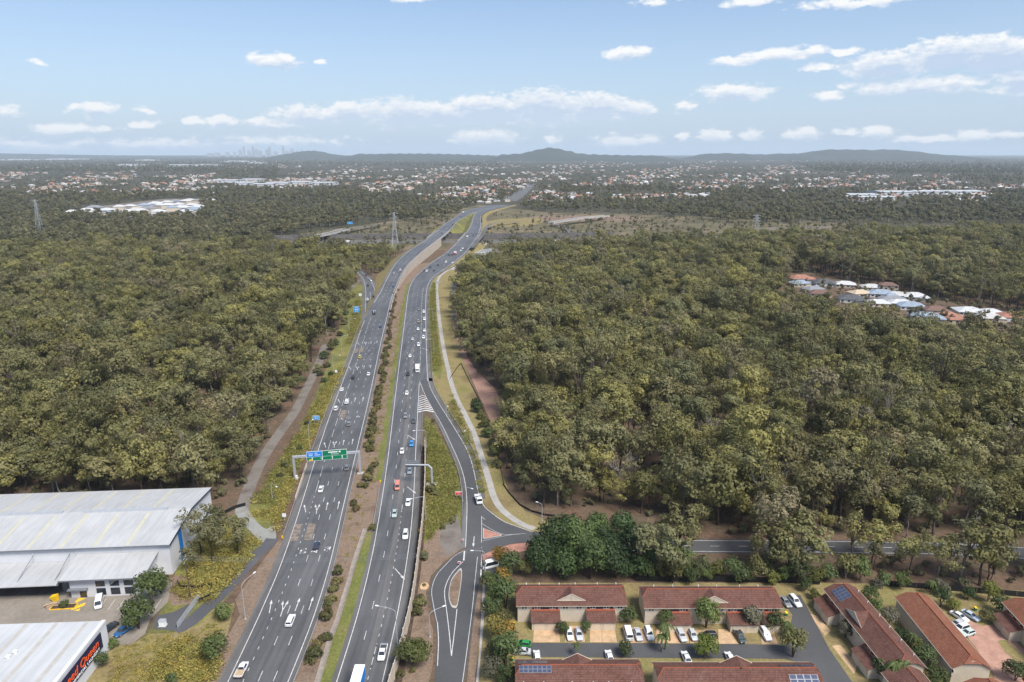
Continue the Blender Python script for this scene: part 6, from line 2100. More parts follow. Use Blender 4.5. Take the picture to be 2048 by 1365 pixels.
# ================================================================== the laundry building with its wall sign
def text_mesh(txt, size, mat, italic=0.0, name='lettering'):
    cu = bpy.data.curves.new(name, 'FONT')
    cu.body = txt; cu.size = size; cu.extrude = 0.03; cu.shear = italic
    cu.align_x = 'CENTER'; cu.align_y = 'CENTER'
    o = bpy.data.objects.new('tmp', cu); C.objects.link(o)
    dg = bpy.context.evaluated_depsgraph_get()
    me = bpy.data.meshes.new_from_object(o.evaluated_get(dg))
    bpy.data.objects.remove(o)
    me.materials.clear(); me.materials.append(mat); me.name = name
    return me


def frame_matrix(o, x, z):
    """matrix whose local x runs along x, local y along z (up), local z out of the face"""
    x = x.normalized(); z = z.normalized(); n = x.cross(z)
    m_ = Matrix((x, z, n)).transposed().to_4x4()
    m_.translation = o
    return m_


def laundry():
    zE = 8.0
    A = G(212, 1243, zE); B_ = G(115, 1366, zE)
    v = A - B_; v.z = 0; v.normalize()
    u = Vector((v.y, -v.x, 0))
    root, part = thing('laundry_building', tuple(A - u * 25 - v * 20), 'low white building at the bottom left with a navy laundry sign on its wall', 'building')
    P = lambda a, b, z: Vector((A.x, A.y, 0)) - u * a - v * b + Vector((0, 0, z))     # a: leftwards, b: towards the camera
    Lb, La = 48.0, 60.0
    mm = MB(); mm.hexa([P(La, Lb, 0), P(.1, Lb, 0), P(.1, .1, 0), P(La, .1, 0), P(La, Lb, zE), P(.1, Lb, zE), P(.1, .1, zE), P(La, .1, zE)])
    part('wall', mm, M['wall_white'])
    mm = MB(); mm.hexa([P(La, Lb, zE), P(.9, Lb, zE), P(.9, .15, zE), P(La, .15, zE), P(La, Lb, zE + .25), P(.9, Lb, zE + .25), P(.9, .15, zE + .25), P(La, .15, zE + .25)])
    ro = part('roof', mm, M['metal_roof_white'])
    mm = MB(); mm.hexa([P(.9, Lb, zE - .3), P(0, Lb, zE - .3), P(0, 0, zE - .3), P(.9, 0, zE - .3), P(.9, Lb, zE + .45), P(0, Lb, zE + .45), P(0, 0, zE + .45), P(.9, 0, zE + .45)])
    part('parapet', mm, M['wall_white'])
    inv = root.matrix_basis.inverted()
    for k in range(6):
        a = 4.3 + k * 7.2
        m2 = MB(); m2.quad(P(a + .5, Lb - .3, zE + .29), P(a - .5, Lb - .3, zE + .29), P(a - .5, .4, zE + .29), P(a + .5, .4, zE + .29))
        m2.build('skylight_strip', M['skylight_old'], ro)
    for a, b in ((15.0, 10.6), (15.6, 12.2)):
        m2 = MB(); c = P(a, b, zE + .25)
        m2.tube([c, c + Vector((0, 0, .5))], .38, 12); m2.tube([c + Vector((0, 0, .5)), c + Vector((0, 0, .75))], [.55, .25], 12)
        m2.build('roof_ventilator', M['white_plain'], ro)
    # the sign
    b0, b1 = 3.0, 23.5
    m2 = MB(); m2.hexa([P(-.12, b1, 3.1), P(-.12, b0, 3.1), P(.05, b0, 3.1), P(.05, b1, 3.1), P(-.12, b1, 7.2), P(-.12, b0, 7.2), P(.05, b0, 7.2), P(.05, b1, 7.2)])
    sg = part('sign_board', m2, M['navy_sign'])
    for txt, s, mt, z, it in (('Speed Queen', 2.7, 'sign_orange', 5.45, .25), ('COMMERCIAL LAUNDRY', 1.0, 'sign_white', 3.75, 0)):
        me = text_mesh(txt, s, M[mt], it)
        o = obj('lettering', me, sg)
        xs = [q.co.x for q in me.vertices]; w = max(xs) - min(xs)
        want = 15.8 if s > 2 else 13.0
        mat_ = frame_matrix(P(-.16, 12.6 if s > 2 else 11.1, z), v, Vector((0, 0, 1))) @ Matrix.Diagonal((want / w, 1, 1, 1))
        o.matrix_basis = mat_
    return root


laundry()


# ================================================================== vehicles
CAR = {}


def loft(mm, st, mat=0):
    """rounded body from stations (y, z bottom, z top, half width)"""
    vs_, fs = [], []
    k = 8
    for y, zb, zt, w in st:
        h = zt - zb
        vs_ += [(-w * .93, y, zb), (-w, y, zb + .25 * h), (-w, y, zb + .66 * h), (-w * .88, y, zt), (w * .88, y, zt), (w, y, zb + .66 * h), (w, y, zb + .25 * h), (w * .93, y, zb)]
    for i in range(len(st) - 1):
        for j in range(k):
            fs.append((i * k + j, i * k + (j + 1) % k, (i + 1) * k + (j + 1) % k, (i + 1) * k + j))
    fs.append(tuple(range(k))); fs.append(tuple(range((len(st) - 1) * k, len(st) * k))[::-1])
    mm.add(vs_, fs, mat)


def cabin(parts, yb0, yb1, yr0, yr1, zb, zr, wb, wr):
    """greenhouse: body-coloured pillars and roof with dark glass set into the four sides"""
    mm = parts['body']
    B_ = [Vector((-wb, yb0, zb)), Vector((wb, yb0, zb)), Vector((wb, yb1, zb)), Vector((-wb, yb1, zb))]
    T = [Vector((-wr, yr0, zr)), Vector((wr, yr0, zr)), Vector((wr, yr1, zr)), Vector((-wr, yr1, zr))]
    Rr = [Vector((t.x * .86, t.y + (.12 if i < 2 else -.12), zr + .06)) for i, t in enumerate(T)]
    mm.add(B_ + T + Rr, [(0, 1, 5, 4), (1, 2, 6, 5), (2, 3, 7, 6), (3, 0, 4, 7), (4, 5, 9, 8), (5, 6, 10, 9), (6, 7, 11, 10), (7, 4, 8, 11), (8, 9, 10, 11)])
    for nm, (i, j) in (('rear_window', (0, 1)), ('side_window', (1, 2)), ('windscreen', (2, 3)), ('side_window', (3, 0))):
        a, b, c, d = B_[i], B_[j], T[j], T[i]
        ctr = (a + b + c + d) / 4
        nrm = (b - a).cross(d - a).normalized()
        q = [ctr + (p - ctr) * (.88 if nm != 'side_window' else .9) + nrm * .012 for p in (a, b, c, d)]
        g = MB(); g.add(q, [(0, 1, 2, 3)])
        parts.setdefault('glass', []).append((nm, g))


def make_vehicle(kind):
    p = {'body': MB(), 'extra': [], 'wheels': [], 'glass': []}
    b = p['body']
    wr, wx, wy0, wy1 = .33, .80, -1.4, 1.4
    L = 4.6
    if kind == 'sedan':
        loft(b, [(-2.32, .38, .80, .74), (-2.2, .28, .96, .86), (-1.3, .24, 1.0, .9), (0, .24, .98, .9), (1.0, .24, .95, .9), (1.9, .27, .84, .86), (2.32, .34, .62, .72)])
        cabin(p, -1.75, 1.05, -1.05, .25, .97, 1.40, .80, .60)
    elif kind == 'hatch':
        L = 4.1
        loft(b, [(-2.05, .38, .86, .74), (-1.95, .28, .98, .85), (-1.0, .24, 1.0, .88), (0, .24, .98, .88), (.9, .24, .95, .88), (1.7, .27, .84, .84), (2.05, .34, .62, .70)])
        cabin(p, -1.95, .95, -1.5, .2, .97, 1.45, .79, .60)
        wy0, wy1 = -1.25, 1.25
    elif kind in ('suv', 'wagon'):
        zt = 1.72 if kind == 'suv' else 1.5
        L = 4.75
        loft(b, [(-2.35, .42, .95, .78), (-2.25, .32, 1.06, .90), (-1.2, .28, 1.08, .94), (0, .28, 1.07, .94), (1.0, .28, 1.05, .94), (1.95, .30, .96, .90), (2.35, .40, .72, .76)])
        cabin(p, -2.25, 1.05, -1.95, .35, 1.05, zt, .85, .68)
        wr = .37
        if kind == 'suv':
            for s in (-.6, .6):
                m2 = MB(); m2.tube([(s, -1.7, zt + .1), (s, .15, zt + .1)], .03, 4); p['extra'].append(('roof_rail', m2, 'steel_dark'))
    elif kind in ('ute', 'ute_tray', 'ute_rack', 'ute_canopy'):
        L = 5.3
        loft(b, [(-.4, .45, 1.08, .92), (.3, .32, 1.08, .93), (1.3, .32, 1.06, .93), (2.1, .34, .98, .9), (2.6, .42, .74, .78)])
        cabin(p, -.55, 1.5, -.35, .85, 1.05, 1.74, .84, .66)
        wy0, wy1, wr = -1.6, 1.65, .38
        if kind == 'ute_tray':
            b.box((0, -1.55, .72), (1.0, 2.1, .25))
            m2 = MB(); m2.box((0, -1.6, .98), (2.0, 2.35, .12)); p['extra'].append(('tray', m2, 'wood_pale'))
            for s in (-.98, .98):
                m2 = MB(); m2.box((s, -1.6, 1.16), (.05, 2.35, .28)); p['extra'].append(('drop_side', m2, 'white_plain'))
            m2 = MB(); m2.box((0, -2.76, 1.16), (1.96, .05, .28)); p['extra'].append(('tail_board', m2, 'white_plain'))
        else:
            for s in (-.86, .86): b.box((s, -1.6, .80), (.14, 2.2, .62))
            b.box((0, -2.62, .80), (1.7, .12, .6))
            m2 = MB(); m2.box((0, -1.58, .72), (1.6, 2.0, .12)); p['extra'].append(('tray_liner', m2, 'black'))
            if kind == 'ute_canopy':
                b.hexa([(-.88, -2.65, 1.1), (.88, -2.65, 1.1), (.88, -.5, 1.1), (-.88, -.5, 1.1), (-.72, -2.55, 1.72), (.72, -2.55, 1.72), (.72, -.55, 1.72), (-.72, -.55, 1.72)])
                m2 = MB(); m2.quad((.60, -2.63, 1.25), (-.60, -2.63, 1.25), (-.56, -2.60, 1.6), (.56, -2.60, 1.6)); p['glass'].append(('rear_window', m2))
            if kind == 'ute_rack':
                m2 = MB()
                for y in np.linspace(-2.4, -.3, 7): m2.box((0, y, 1.72), (1.5, .07, .05))
                for s in (-.75, .75): m2.box((s, -1.35, 1.70), (.05, 2.3, .05)); m2.tube([(s, -2.45, 1.1), (s, -2.45, 1.7)], .03, 4)
                p['extra'].append(('ladder_rack', m2, 'steel_dark'))
    elif kind in ('van', 'minibus'):
        L = 5.2
        zt = 2.05 if kind == 'van' else 2.35
        loft(b, [(-2.6, .4, 1.15, .86), (-2.5, .3, 1.2, .94), (0, .28, 1.2, .95), (1.6, .28, 1.2, .95), (2.3, .3, 1.1, .9), (2.6, .4, .8, .78)])
        cabin(p, -2.5, 2.2, -2.4, 1.35, 1.18, zt, .92, .80)
        if kind == 'minibus': b.box((0, -.6, zt + .10), (1.3, 3.2, .14))
        wy0, wy1 = -1.5, 1.6
    elif kind in ('box_truck', 'semi', 'tipper', 'tow_truck', 'cab_truck', 'bus'):
        wr, wx = .48, 1.0
        if kind == 'bus':
            L = 12
            loft(b, [(-6, .5, 2.9, 1.15), (-5.8, .4, 3.0, 1.24), (5.8, .4, 3.0, 1.24), (6, .5, 2.9, 1.15)])
            for s in (-1, 1):
                m2 = MB(); m2.quad((s * 1.256, -5.4, 1.5), (s * 1.256, 5.4, 1.5), (s * 1.256, 5.4, 2.5), (s * 1.256, -5.4, 2.5)); p['glass'].append(('side_window', m2))
            m2 = MB(); m2.quad((1.0, 6.02, 1.2), (-1.0, 6.02, 1.2), (-1.0, 6.02, 2.6), (1.0, 6.02, 2.6)); p['glass'].append(('windscreen', m2))
            wy0, wy1 = -3.5, 3.8
        else:
            f = {'box_truck': 3.4, 'semi': 6.6, 'tipper': 2.6, 'tow_truck': 3.2, 'cab_truck': 2.8}[kind]        # y of cab front
            L = 2 * f
            loft(b, [(f - 1.9, .55, 1.45, 1.06), (f - 1.7, .5, 1.5, 1.1), (f - .2, .5, 1.45, 1.1), (f, .55, 1.3, 1.02)])
            cabin(p, f - 1.9, f - .1, f - 1.85, f - .35, 1.42, 2.35 if kind != 'semi' else 2.8, 1.06, .94)
            ch = MB(); ch.box((0, -.6, .72), (1.0, 2 * f - 2.2, .22)); p['extra'].append(('chassis', ch, 'steel_dark'))
            if kind in ('box_truck', 'semi', 'cab_truck'):
                zt = 3.4 if kind != 'semi' else 4.2
                y0, y1 = -f, f - 2.05
                m2 = MB(); m2.box((0, (y0 + y1) / 2, (zt + .95) / 2), (2.4, y1 - y0, zt - .95)); p['extra'].append(('cargo_box', m2, 'white_plain'))
                if kind == 'semi':
                    for s in (-1, 1):
                        m2 = MB(); m2.quad((s * 1.212, y0 + .1, 1.1), (s * 1.212, y1 - .1, 1.1), (s * 1.212, y1 - .1, zt - .12), (s * 1.212, y0 + .1, zt - .12)); p['extra'].append(('side_curtain', m2, 'sign_blue'))
                if kind == 'box_truck':
                    m2 = MB()
                    for y in np.linspace(y0 + .3, y1 - .3, 9): m2.box((0, y, zt + .02), (2.36, .06, .05))
                    p['extra'].append(('roof_rib', m2, 'steel'))
            elif kind == 'tipper':
                y0, y1 = -f, f - 2.05
                for s in (-1.08, 1.08):
                    m2 = MB(); m2.box((s, (y0 + y1) / 2, 1.35), (.08, y1 - y0, .75)); p['extra'].append(('body_side', m2, 'white_plain'))
                for y in (y0 + .04, y1 - .04):
                    m2 = MB(); m2.box((0, y, 1.35), (2.08, .08, .75)); p['extra'].append(('body_end', m2, 'white_plain'))
                m2 = MB(); m2.box((0, (y0 + y1) / 2, 1.0), (2.08, y1 - y0 - .16, .08)); p['extra'].append(('floor', m2, 'steel'))
                for k in range(5):
                    m2 = MB(); m2.box((random.uniform(-.6, .6), random.uniform(y0 + .7, y1 - .7), 1.2), (.7, .6, .35), rz=random.uniform(0, 3)); p['extra'].append(('load', m2, 'steel_dark'))
            else:
                m2 = MB(); m2.hexa([(-1.2, -f - 1.0, .95), (1.2, -f - 1.0, .95), (1.2, f - 2.2, 1.1), (-1.2, f - 2.2, 1.1), (-1.2, -f - 1.0, 1.1), (1.2, -f - 1.0, 1.1), (1.2, f - 2.2, 1.25), (-1.2, f - 2.2, 1.25)]); p['extra'].append(('tilt_tray', m2, 'steel_dark'))
                for s in (-.8, .8):
                    m2 = MB(); m2.hexa([(s - .3, -f - 1.1, .9), (s + .3, -f - 1.1, .9), (s + .3, -f - .8, .9), (s - .3, -f - .8, .9), (s - .3, -f - 1.2, 2.9), (s + .3, -f - 1.2, 2.9), (s + .3, -f - 1.0, 2.9), (s - .3, -f - 1.0, 2.9)]); p['extra'].append(('ramp', m2, 'black'))
                m2 = MB(); m2.box((0, -.5, 1.8), (1.9, 2.6, 1.0)); p['extra'].append(('machine', m2, 'steel'))
            wy0, wy1 = -f + 1.0, f - 1.1
    wheels = [(s * wx, y) for s in (-1, 1) for y in ((wy0, wy1) if kind != 'semi' else (wy0, wy0 + 1.2, wy1))]
    for x, y in wheels:
        t = MB(); t.tube([(x - .11, y, wr), (x + .11, y, wr)], wr, 12)
        r = MB(); s = 1 if x > 0 else -1
        r.tube([(x + s * .10, y, wr), (x + s * .125, y, wr)], wr * .58, 10)
        p['wheels'].append((t, r))
    if kind not in ('bus',):
        fr = L / 2 if kind not in ('semi',) else L / 2
        if kind in ('box_truck', 'semi', 'tipper', 'tow_truck', 'cab_truck'):
            hz, hy, hx = .85, fr - .02, .8
        else:
            hz, hy, hx = .68, fr - .10, .58
        for s in (-1, 1):
            m2 = MB(); m2.box((s * hx, hy, hz), (.34, .14, .14)); p['extra'].append(('headlight', m2, 'headlamp'))
            m2 = MB(); m2.box((s * hx, -L / 2 + .05 if kind not in ('ute', 'ute_tray', 'ute_rack', 'ute_canopy') else -2.68, .85), (.24, .1, .2)); p['extra'].append(('taillight', m2, 'tail_lamp'))
    # bake: part meshes, and one joined mesh for the distance
    out = {'body': b.mesh('body', M['car_paint']), 'parts': []}
    for nm, g in p['glass']: out['parts'].append((nm, g.mesh(nm, M['glass_dark'])))
    for nm, g, mt in p['extra']: out['parts'].append((nm, g.mesh(nm, M[mt])))
    out['wheels'] = [(t.mesh('wheel', M['rubber']), r.mesh('rim', M['rim'])) for t, r in p['wheels']]
    mats = ['car_paint', 'glass_dark', 'rubber'] + sorted({e[2] for e in p['extra']})
    J = MB(); J.add(b.v, b.f, 0)
    for nm, g in p['glass']: J.add(g.v, g.f, 1)
    for t, r in p['wheels']: J.add(t.v, t.f, 2)
    for nm, g, mt in p['extra']: J.add(g.v, g.f, mats.index(mt))
    out['joined'] = J.mesh(kind, [M[x] for x in mats])
    return out


NAMES = {'sedan': 'sedan_car', 'hatch': 'hatchback_car', 'suv': 'suv_car', 'wagon': 'wagon_car', 'ute': 'pickup_truck', 'ute_tray': 'pickup_truck', 'ute_rack': 'pickup_truck', 'ute_canopy': 'pickup_truck', 'van': 'van', 'minibus': 'minibus', 'box_truck': 'box_truck', 'semi': 'semi_trailer_truck', 'tipper': 'tipper_truck', 'tow_truck': 'tow_truck', 'cab_truck': 'box_truck', 'bus': 'bus'}
CATS = {'sedan': 'car', 'hatch': 'car', 'suv': 'car', 'wagon': 'car', 'van': 'van', 'minibus': 'van', 'bus': 'bus'}


def vehicle(kind, loc, rz, col, label, group=None, simple=False):
    if kind not in CAR: CAR[kind] = make_vehicle(kind)
    k = CAR[kind]
    cat = CATS.get(kind, 'truck' if 'truck' in NAMES[kind] and 'pickup' not in NAMES[kind] else 'pickup')
    if simple:
        o = obj(NAMES[kind], k['joined'], None, loc, color=col)
        o.rotation_euler = (0, 0, rz)
        return tag(o, label, cat, group)
    r = tag(empty(NAMES[kind], loc, rz), label, cat, group)
    obj('body', k['body'], r, color=col)
    for nm, me in k['parts']: obj(nm, me, r)
    for t, rm in k['wheels']:
        w = obj('wheel', t, r)
        obj('rim', rm, w)
    return r


WHT, SIL, GRY, DGR, BLK, BLU, NVY = (.72, .73, .74), (.46, .48, .50), (.20, .21, .22), (.07, .075, .08), (.022, .023, .026), (.02, .16, .48), (.022, .032, .065)


def on_road(kind, px, py, fl, fr, zf, away, col, label, group):
    p = Gz(px, py, zf, .7)
    y = p.y
    t = (p.x - fl(y)) / (fr(y) - fl(y))
    f = lambda yy: fl(yy) + (fr(yy) - fl(yy)) * t
    rz = heading(f, y) + (0 if away else math.pi)
    vehicle(kind, (p.x, y, p.z + .11), rz, col, label, group, simple=py < 560)


OUT = 'vehicles on the outbound carriageway'
for kind, px, py, col, lab in [
    ('ute_tray', 484, 1340, WHT, 'white pickup with pale timber tray at the bottom of the outbound road'), ('wagon', 581, 1241, WHT, 'white wagon just behind the first row of lane arrows, outbound'),
    ('hatch', 633, 1091, NVY, 'dark navy hatchback among the worn road lettering, outbound'), ('sedan', 642, 978, WHT, 'white sedan just before the green gantry sign, outbound'),
    ('suv', 694, 935, GRY, 'dark grey suv in the right lane next to the gantry post'), ('suv', 698, 848, GRY, 'grey suv beyond the gantry sign in a middle lane'),
    ('suv', 672, 817, WHT, 'white suv in the left lane beside the first blue sign'), ('ute_canopy', 694, 804, WHT, 'white pickup with canopy beside the white suv, outbound'),
    ('sedan', 684, 779, WHT, 'white sedan alone in the left lane, outbound'), ('suv', 706, 755, BLK, 'black suv in the second lane, outbound'), ('sedan', 737, 748, WHT, 'white sedan in the right lane level with the black suv'),
    ('suv', 720, 714, (.52, .44, .12), 'yellow taxi in the second lane, outbound'), ('hatch', 761, 653, (.035, .07, .22), 'dark blue hatchback hugging the median, outbound'), ('tow_truck', 749, 626, DGR, 'dark tilt tray truck with raised ramps where the exit splits'),
    ('suv', 735.5, 599, WHT, 'white suv on the exit lanes before the ramp'), ('sedan', 747, 593, BLK, 'black sedan beside the painted gore of the exit'), ('hatch', 786, 573, (.03, .10, .30), 'blue hatchback on the rising carriageway'),
    ('suv', 788.5, 548, SIL, 'silver suv beyond the exit on the rising carriageway'), ('suv', 800.8, 540.5, WHT, 'white suv by the panelled retaining wall'),
    ('sedan', 893.6, 458, SIL, 'pale blue car on the outbound bridge'), ('sedan', 884, 466.5, DGR, 'dark car on the outbound bridge, left lane'), ('sedan', 905, 450, BLK, 'black car past the outbound bridge'), ('sedan', 908, 441.5, DGR, 'dark car far along the outbound road'), ('hatch', 922, 434, DGR, 'small dark car near the far merge, outbound'), ('cab_truck', 927, 426, GRY, 'grey truck near the far merge, outbound')]:
    on_road(kind, px, py, LCl, LCr, zL, True, col, lab, OUT)
for kind, px, py, col, lab, rz in [('sedan', 736, 571, BLK, 'black car on the curving exit ramp, lowest', .1), ('sedan', 741, 561, SIL, 'silver car on the curving exit ramp', .4), ('hatch', 733, 551, (.16, .06, .06), 'dull red hatchback on the exit ramp', .6), ('suv', 709, 537, DGR, 'dark suv under the blue sign of the exit ramp', .9)]:
    p = G(px, py, .7); vehicle(kind, (p.x, p.y, .11), rz, col, lab, 'vehicles on the exit ramp', simple=True)
INB = 'vehicles on the inbound carriageway'
for kind, px, py, col, lab in [
    ('ute_rack', 765, 1306, WHT, 'white pickup with ladder rack nearest the noise wall'), ('suv', 811, 1070, WHT, 'white suv in the outer lane, second nearest white vehicle inbound'), ('sedan', 789, 1027, (.36, .43, .42), 'pale green sedan, inbound'),
    ('sedan', 816, 1005, WHT, 'white sedan behind the second lane arrow, inbound'), ('van', 795, 973, (.60, .21, .15), 'salmon red van, inbound'), ('sedan', 819, 942, (.20, .24, .29), 'slate blue sedan under the cantilever sign arm'),
    ('sedan', 804, 902, WHT, 'white sedan beyond the salmon van, inbound'), ('hatch', 823, 888, (.03, .25, .62), 'bright blue hatchback, inbound'), ('suv', 827, 842, DGR, 'dark suv level with the gore chevrons'), ('wagon', 811, 832, GRY, 'grey wagon left of the dark suv, inbound'),
    ('sedan', 813.6, 786, WHT, 'white sedan level with the tip of the chevrons'), ('box_truck', 835, 741, WHT, 'white box truck at the start of the exit lane'), ('suv', 816, 748, BLK, 'black suv beside the white box truck'), ('sedan', 820, 712, WHT, 'white sedan behind the black suv, inbound'),
    ('suv', 837, 690, WHT, 'white suv behind the box truck'), ('suv', 847, 675, WHT, 'white suv in the exit lane, nearest of its queue'), ('sedan', 825, 678, SIL, 'silver sedan in the left lane, inbound'), ('sedan', 848.6, 661, WHT, 'white sedan in the exit lane, second of its queue'), ('sedan', 836, 658, WHT, 'white sedan behind the white suv in the middle queue'),
    ('suv', 837, 643, (.30, .24, .19), 'tan suv in the middle queue, inbound'), ('suv', 848.6, 638.5, WHT, 'white suv in the exit lane, third of its queue'), ('sedan', 837.6, 618.5, GRY, 'grey sedan at the end of the middle queue'), ('suv', 847.5, 624, WHT, 'white suv at the end of the exit lane queue'),
    ('suv', 853.5, 542.5, WHT, 'white suv on the bend, inbound'), ('sedan', 848.5, 541, BLK, 'black car beside the white suv on the bend'), ('sedan', 860.5, 535, BLK, 'black car on the outer bend, inbound'), ('sedan', 867.5, 541, NVY, 'navy car near the bend kerb, inbound'), ('sedan', 876, 530, BLK, 'black car past the bend, inbound'), ('sedan', 888, 533, GRY, 'grey car in the outer lane past the bend'), ('suv', 892, 524.5, WHT, 'white suv past the bend, inbound'), ('sedan', 905, 526, WHT, 'white car near the forest corner, inbound'),
    ('suv', 898, 510.5, DGR, 'dark suv left of the red truck'), ('sedan', 904, 510, BLK, 'black car touching the red truck'), ('cab_truck', 910, 508.5, (.55, .03, .03), 'red cabbed truck, inbound'), ('sedan', 922, 501.5, WHT, 'white car before the inbound bridge'), ('suv', 925.5, 497.5, WHT, 'white suv before the inbound bridge'), ('bus', 934.5, 476, (.62, .55, .5), 'pale bus on the inbound bridge'), ('sedan', 946, 470.5, DGR, 'dark car on the inbound bridge'), ('sedan', 952, 448.5, BLK, 'black car beyond the inbound bridge')]:
    on_road(kind, px, py, RCl, RCc, zR, False, col, lab, INB)
p = G(717, 1330, 4.2); vehicle('semi', (p.x + .4, p.y - 6.6, .11), heading(RCl, p.y) + math.pi, WHT, 'white roofed semi trailer with blue side cut by the bottom edge')
p = G(957, 1000, .9); vehicle('tipper', (p.x, p.y, .13), math.pi + .22, WHT, 'white tipper truck coming down the slip road')
p = G(980, 1131, .9); vehicle('minibus', (p.x, p.y, .12), R(112), WHT, 'white minibus waiting at the driveway beside the red paving')
p = G(1108, 482, 1.5); vehicle('box_truck', (p.x, p.y, .1), R(95), (.5, .03, .03), 'red truck on the cross motorway', simple=True)
p = G(697, 484, 1.5); vehicle('box_truck', (p.x, p.y, .1), R(-90), (.55, .40, .34), 'pinkish truck on the cross motorway left of the bridges', simple=True)
p = G(655, 495, 1); vehicle('van', (p.x, p.y, .1), R(-100), WHT, 'white van on the link road left of the interchange', simple=True)
p = Gz(830, 488, zL, 1.5); vehicle('cab_truck', (p.x - 4, p.y, .12), R(0), (.55, .6, .55), 'pale truck behind the rising outbound road', simple=True)
p = G(616, 481, 7.5); vehicle('sedan', (p.x, p.y, 7.0), R(-25), BLK, 'black car on the loop ramp bridge', simple=True)
for kind, px, py, rz, col, lab in [('sedan', 1139, 1268, 184, WHT, 'white sedan parked on the first row drive'), ('sedan', 1158, 1268, 182, SIL, 'silver sedan parked beside the white one on the first row drive'), ('van', 1256, 1267, 2, WHT, 'white van parked between the two rows'), ('sedan', 1276, 1269, 183, SIL, 'silver sedan parked between van and white suv'), ('suv', 1298, 1268, 184, WHT, 'white suv parked at the left of the longer row'),
                                   ('wagon', 1363, 1271, 186, SIL, 'silver wagon parked nose out by the longer row'), ('hatch', 1386, 1270, 184, SIL, 'silver hatchback half hidden by the leafy tree'), ('suv', 1416, 1272, 90, BLK, 'black car under the leafy tree by the longer row'), ('ute', 1479, 1272, 186, (.03, .05, .05), 'dark green pickup parked nose in by the longer row'), ('suv', 1531, 1269, 184, WHT, 'white suv parked at the right end of the longer row'),
                                   ('hatch', 1046, 1288, 80, (.02, .22, .05), 'bright green hatchback at the end of the lane'), ('sedan', 1043, 1303, 86, SIL, 'silver sedan parked beside the green hatchback'), ('sedan', 1571, 1204, 188, GRY, 'grey sedan parked at the top of the diagonal lane'), ('suv', 1590, 1203, 190, WHT, 'white suv parked at the top of the diagonal lane'),
                                   ('hatch', 1074, 1313, 4, WHT, 'white car hidden behind the solar roofed row, left'), ('sedan', 1219, 1314, 4, WHT, 'white car hidden behind the solar roofed row, right'), ('sedan', 1373, 1316, 4, WHT, 'white car behind the bottom right row'), ('hatch', 1460, 1316, 4, WHT, 'white hatchback behind the gablet of the bottom right row'),
                                   ('sedan', 1919, 1233, 205, WHT, 'white sedan parked on the brick court'), ('sedan', 1941, 1231, 205, (.42, .50, .60), 'pale blue sedan parked on the brick court'), ('hatch', 1914, 1248, 110, SIL, 'silver car beside the terracotta roof, upper'), ('suv', 1922, 1257, 110, WHT, 'white suv beside the terracotta roof'), ('hatch', 1935, 1266, 110, (.5, .58, .55), 'pale car beside the terracotta roof, lower'),
                                   ('van', 198, 1206, 205, WHT, 'white van parked in front of the warehouse office'), ('ute', 248, 1261, 155, (.02, .10, .24), 'blue pickup parked beside the laundry building'), ('sedan', 219, 1256, 160, BLK, 'black car parked at the corner of the laundry building')]:
    p = G(px, py, .7)
    vehicle(kind, (p.x, p.y, .11), R(rz), col, lab)
for i, (px, py) in enumerate([(933, 512), (940, 508), (948, 505), (955, 511), (965, 506), (975, 501), (960, 515)]):
    p = G(px, py, .7); vehicle('suv' if i % 2 else 'sedan', (p.x, p.y, .08), R(70 + 13 * i), [WHT, SIL, WHT, DGR, WHT, SIL, WHT][i], 'car in the small car park at the forest corner beyond the bend', 'cars parked at the forest corner', True)
gsheet('corner_car_park', [(925, 515), (950, 500), (985, 497), (1000, 505), (965, 520), (935, 522)], M['gravel_pale'], 0.07)

# ================================================================== noise wall, guard rails, posts
def noise_wall():
    y0, y1 = Y0, G(850, 890).y
    pts = [(787, 1365), (801, 1312), (820, 1240), (830, 1178), (840, 1101), (847.5, 1028), (850.5, 960), (850.5, 890)]
    c = [Vector(p) for p in smooth_curve([tuple(G(x, y)) for x, y in [(755, 1470)] + pts], n=8)]
    root, part = thing('noise_wall', tuple(c[-1]), 'tan concrete noise wall of stepped panels along the inbound road', 'noise wall')
    cm = [0.0]
    for i in range(1, len(c)): cm.append(cm[-1] + (c[i] - c[i - 1]).length)
    d = 0.0; k = 0
    while d < cm[-1] - 4:
        p, t = along(c, cm, d); q, _ = along(c, cm, d + 3.86)
        n = Vector((-t.y, t.x, 0)).normalized() * .08
        h = 4.3 + .28 * math.sin(k * .9) + .12 * (k % 2)
        mm = MB(); mm.hexa([p - n, p + n, q + n, q - n] + [v_ + Vector((0, 0, h)) for v_ in (p - n, p + n, q + n, q - n)])
        part('wall_panel', mm, M['concrete_wall'])
        mm = MB(); mm.box((p.x, p.y, (h + .25) / 2), (.32, .32, h + .25), rz=math.atan2(t.y, t.x)); part('wall_post', mm, M['wall_cream'])
        d += 4.0; k += 1


noise_wall()


def guardrail(label, pts, step=4.0, rail_h=.72):
    pts = [Vector(p) for p in pts]
    root, part = thing('guard_rail', tuple(pts[0]), label, 'guard rail')
    L, Rr = band(pts, .04)
    mm = MB()
    for i in range(len(pts) - 1):
        z = Vector((0, 0, rail_h)); dn = Vector((0, 0, rail_h - .32))
        mm.hexa([L[i] + dn, Rr[i] + dn, Rr[i + 1] + dn, L[i + 1] + dn, L[i] + z, Rr[i] + z, Rr[i + 1] + z, L[i + 1] + z])
    part('rail', mm, M['steel'])
    cm = [0.0]
    for i in range(1, len(pts)): cm.append(cm[-1] + (pts[i] - pts[i - 1]).length)
    mm = MB(); d = .5
    while d < cm[-1]:
        p, t = along(pts, cm, d)
        mm.box((p.x, p.y, p.z + rail_h / 2 - .05), (.12, .12, rail_h)); d += step
    o = part('rail_posts', mm, M['steel_dark']); o['kind'] = 'stuff'


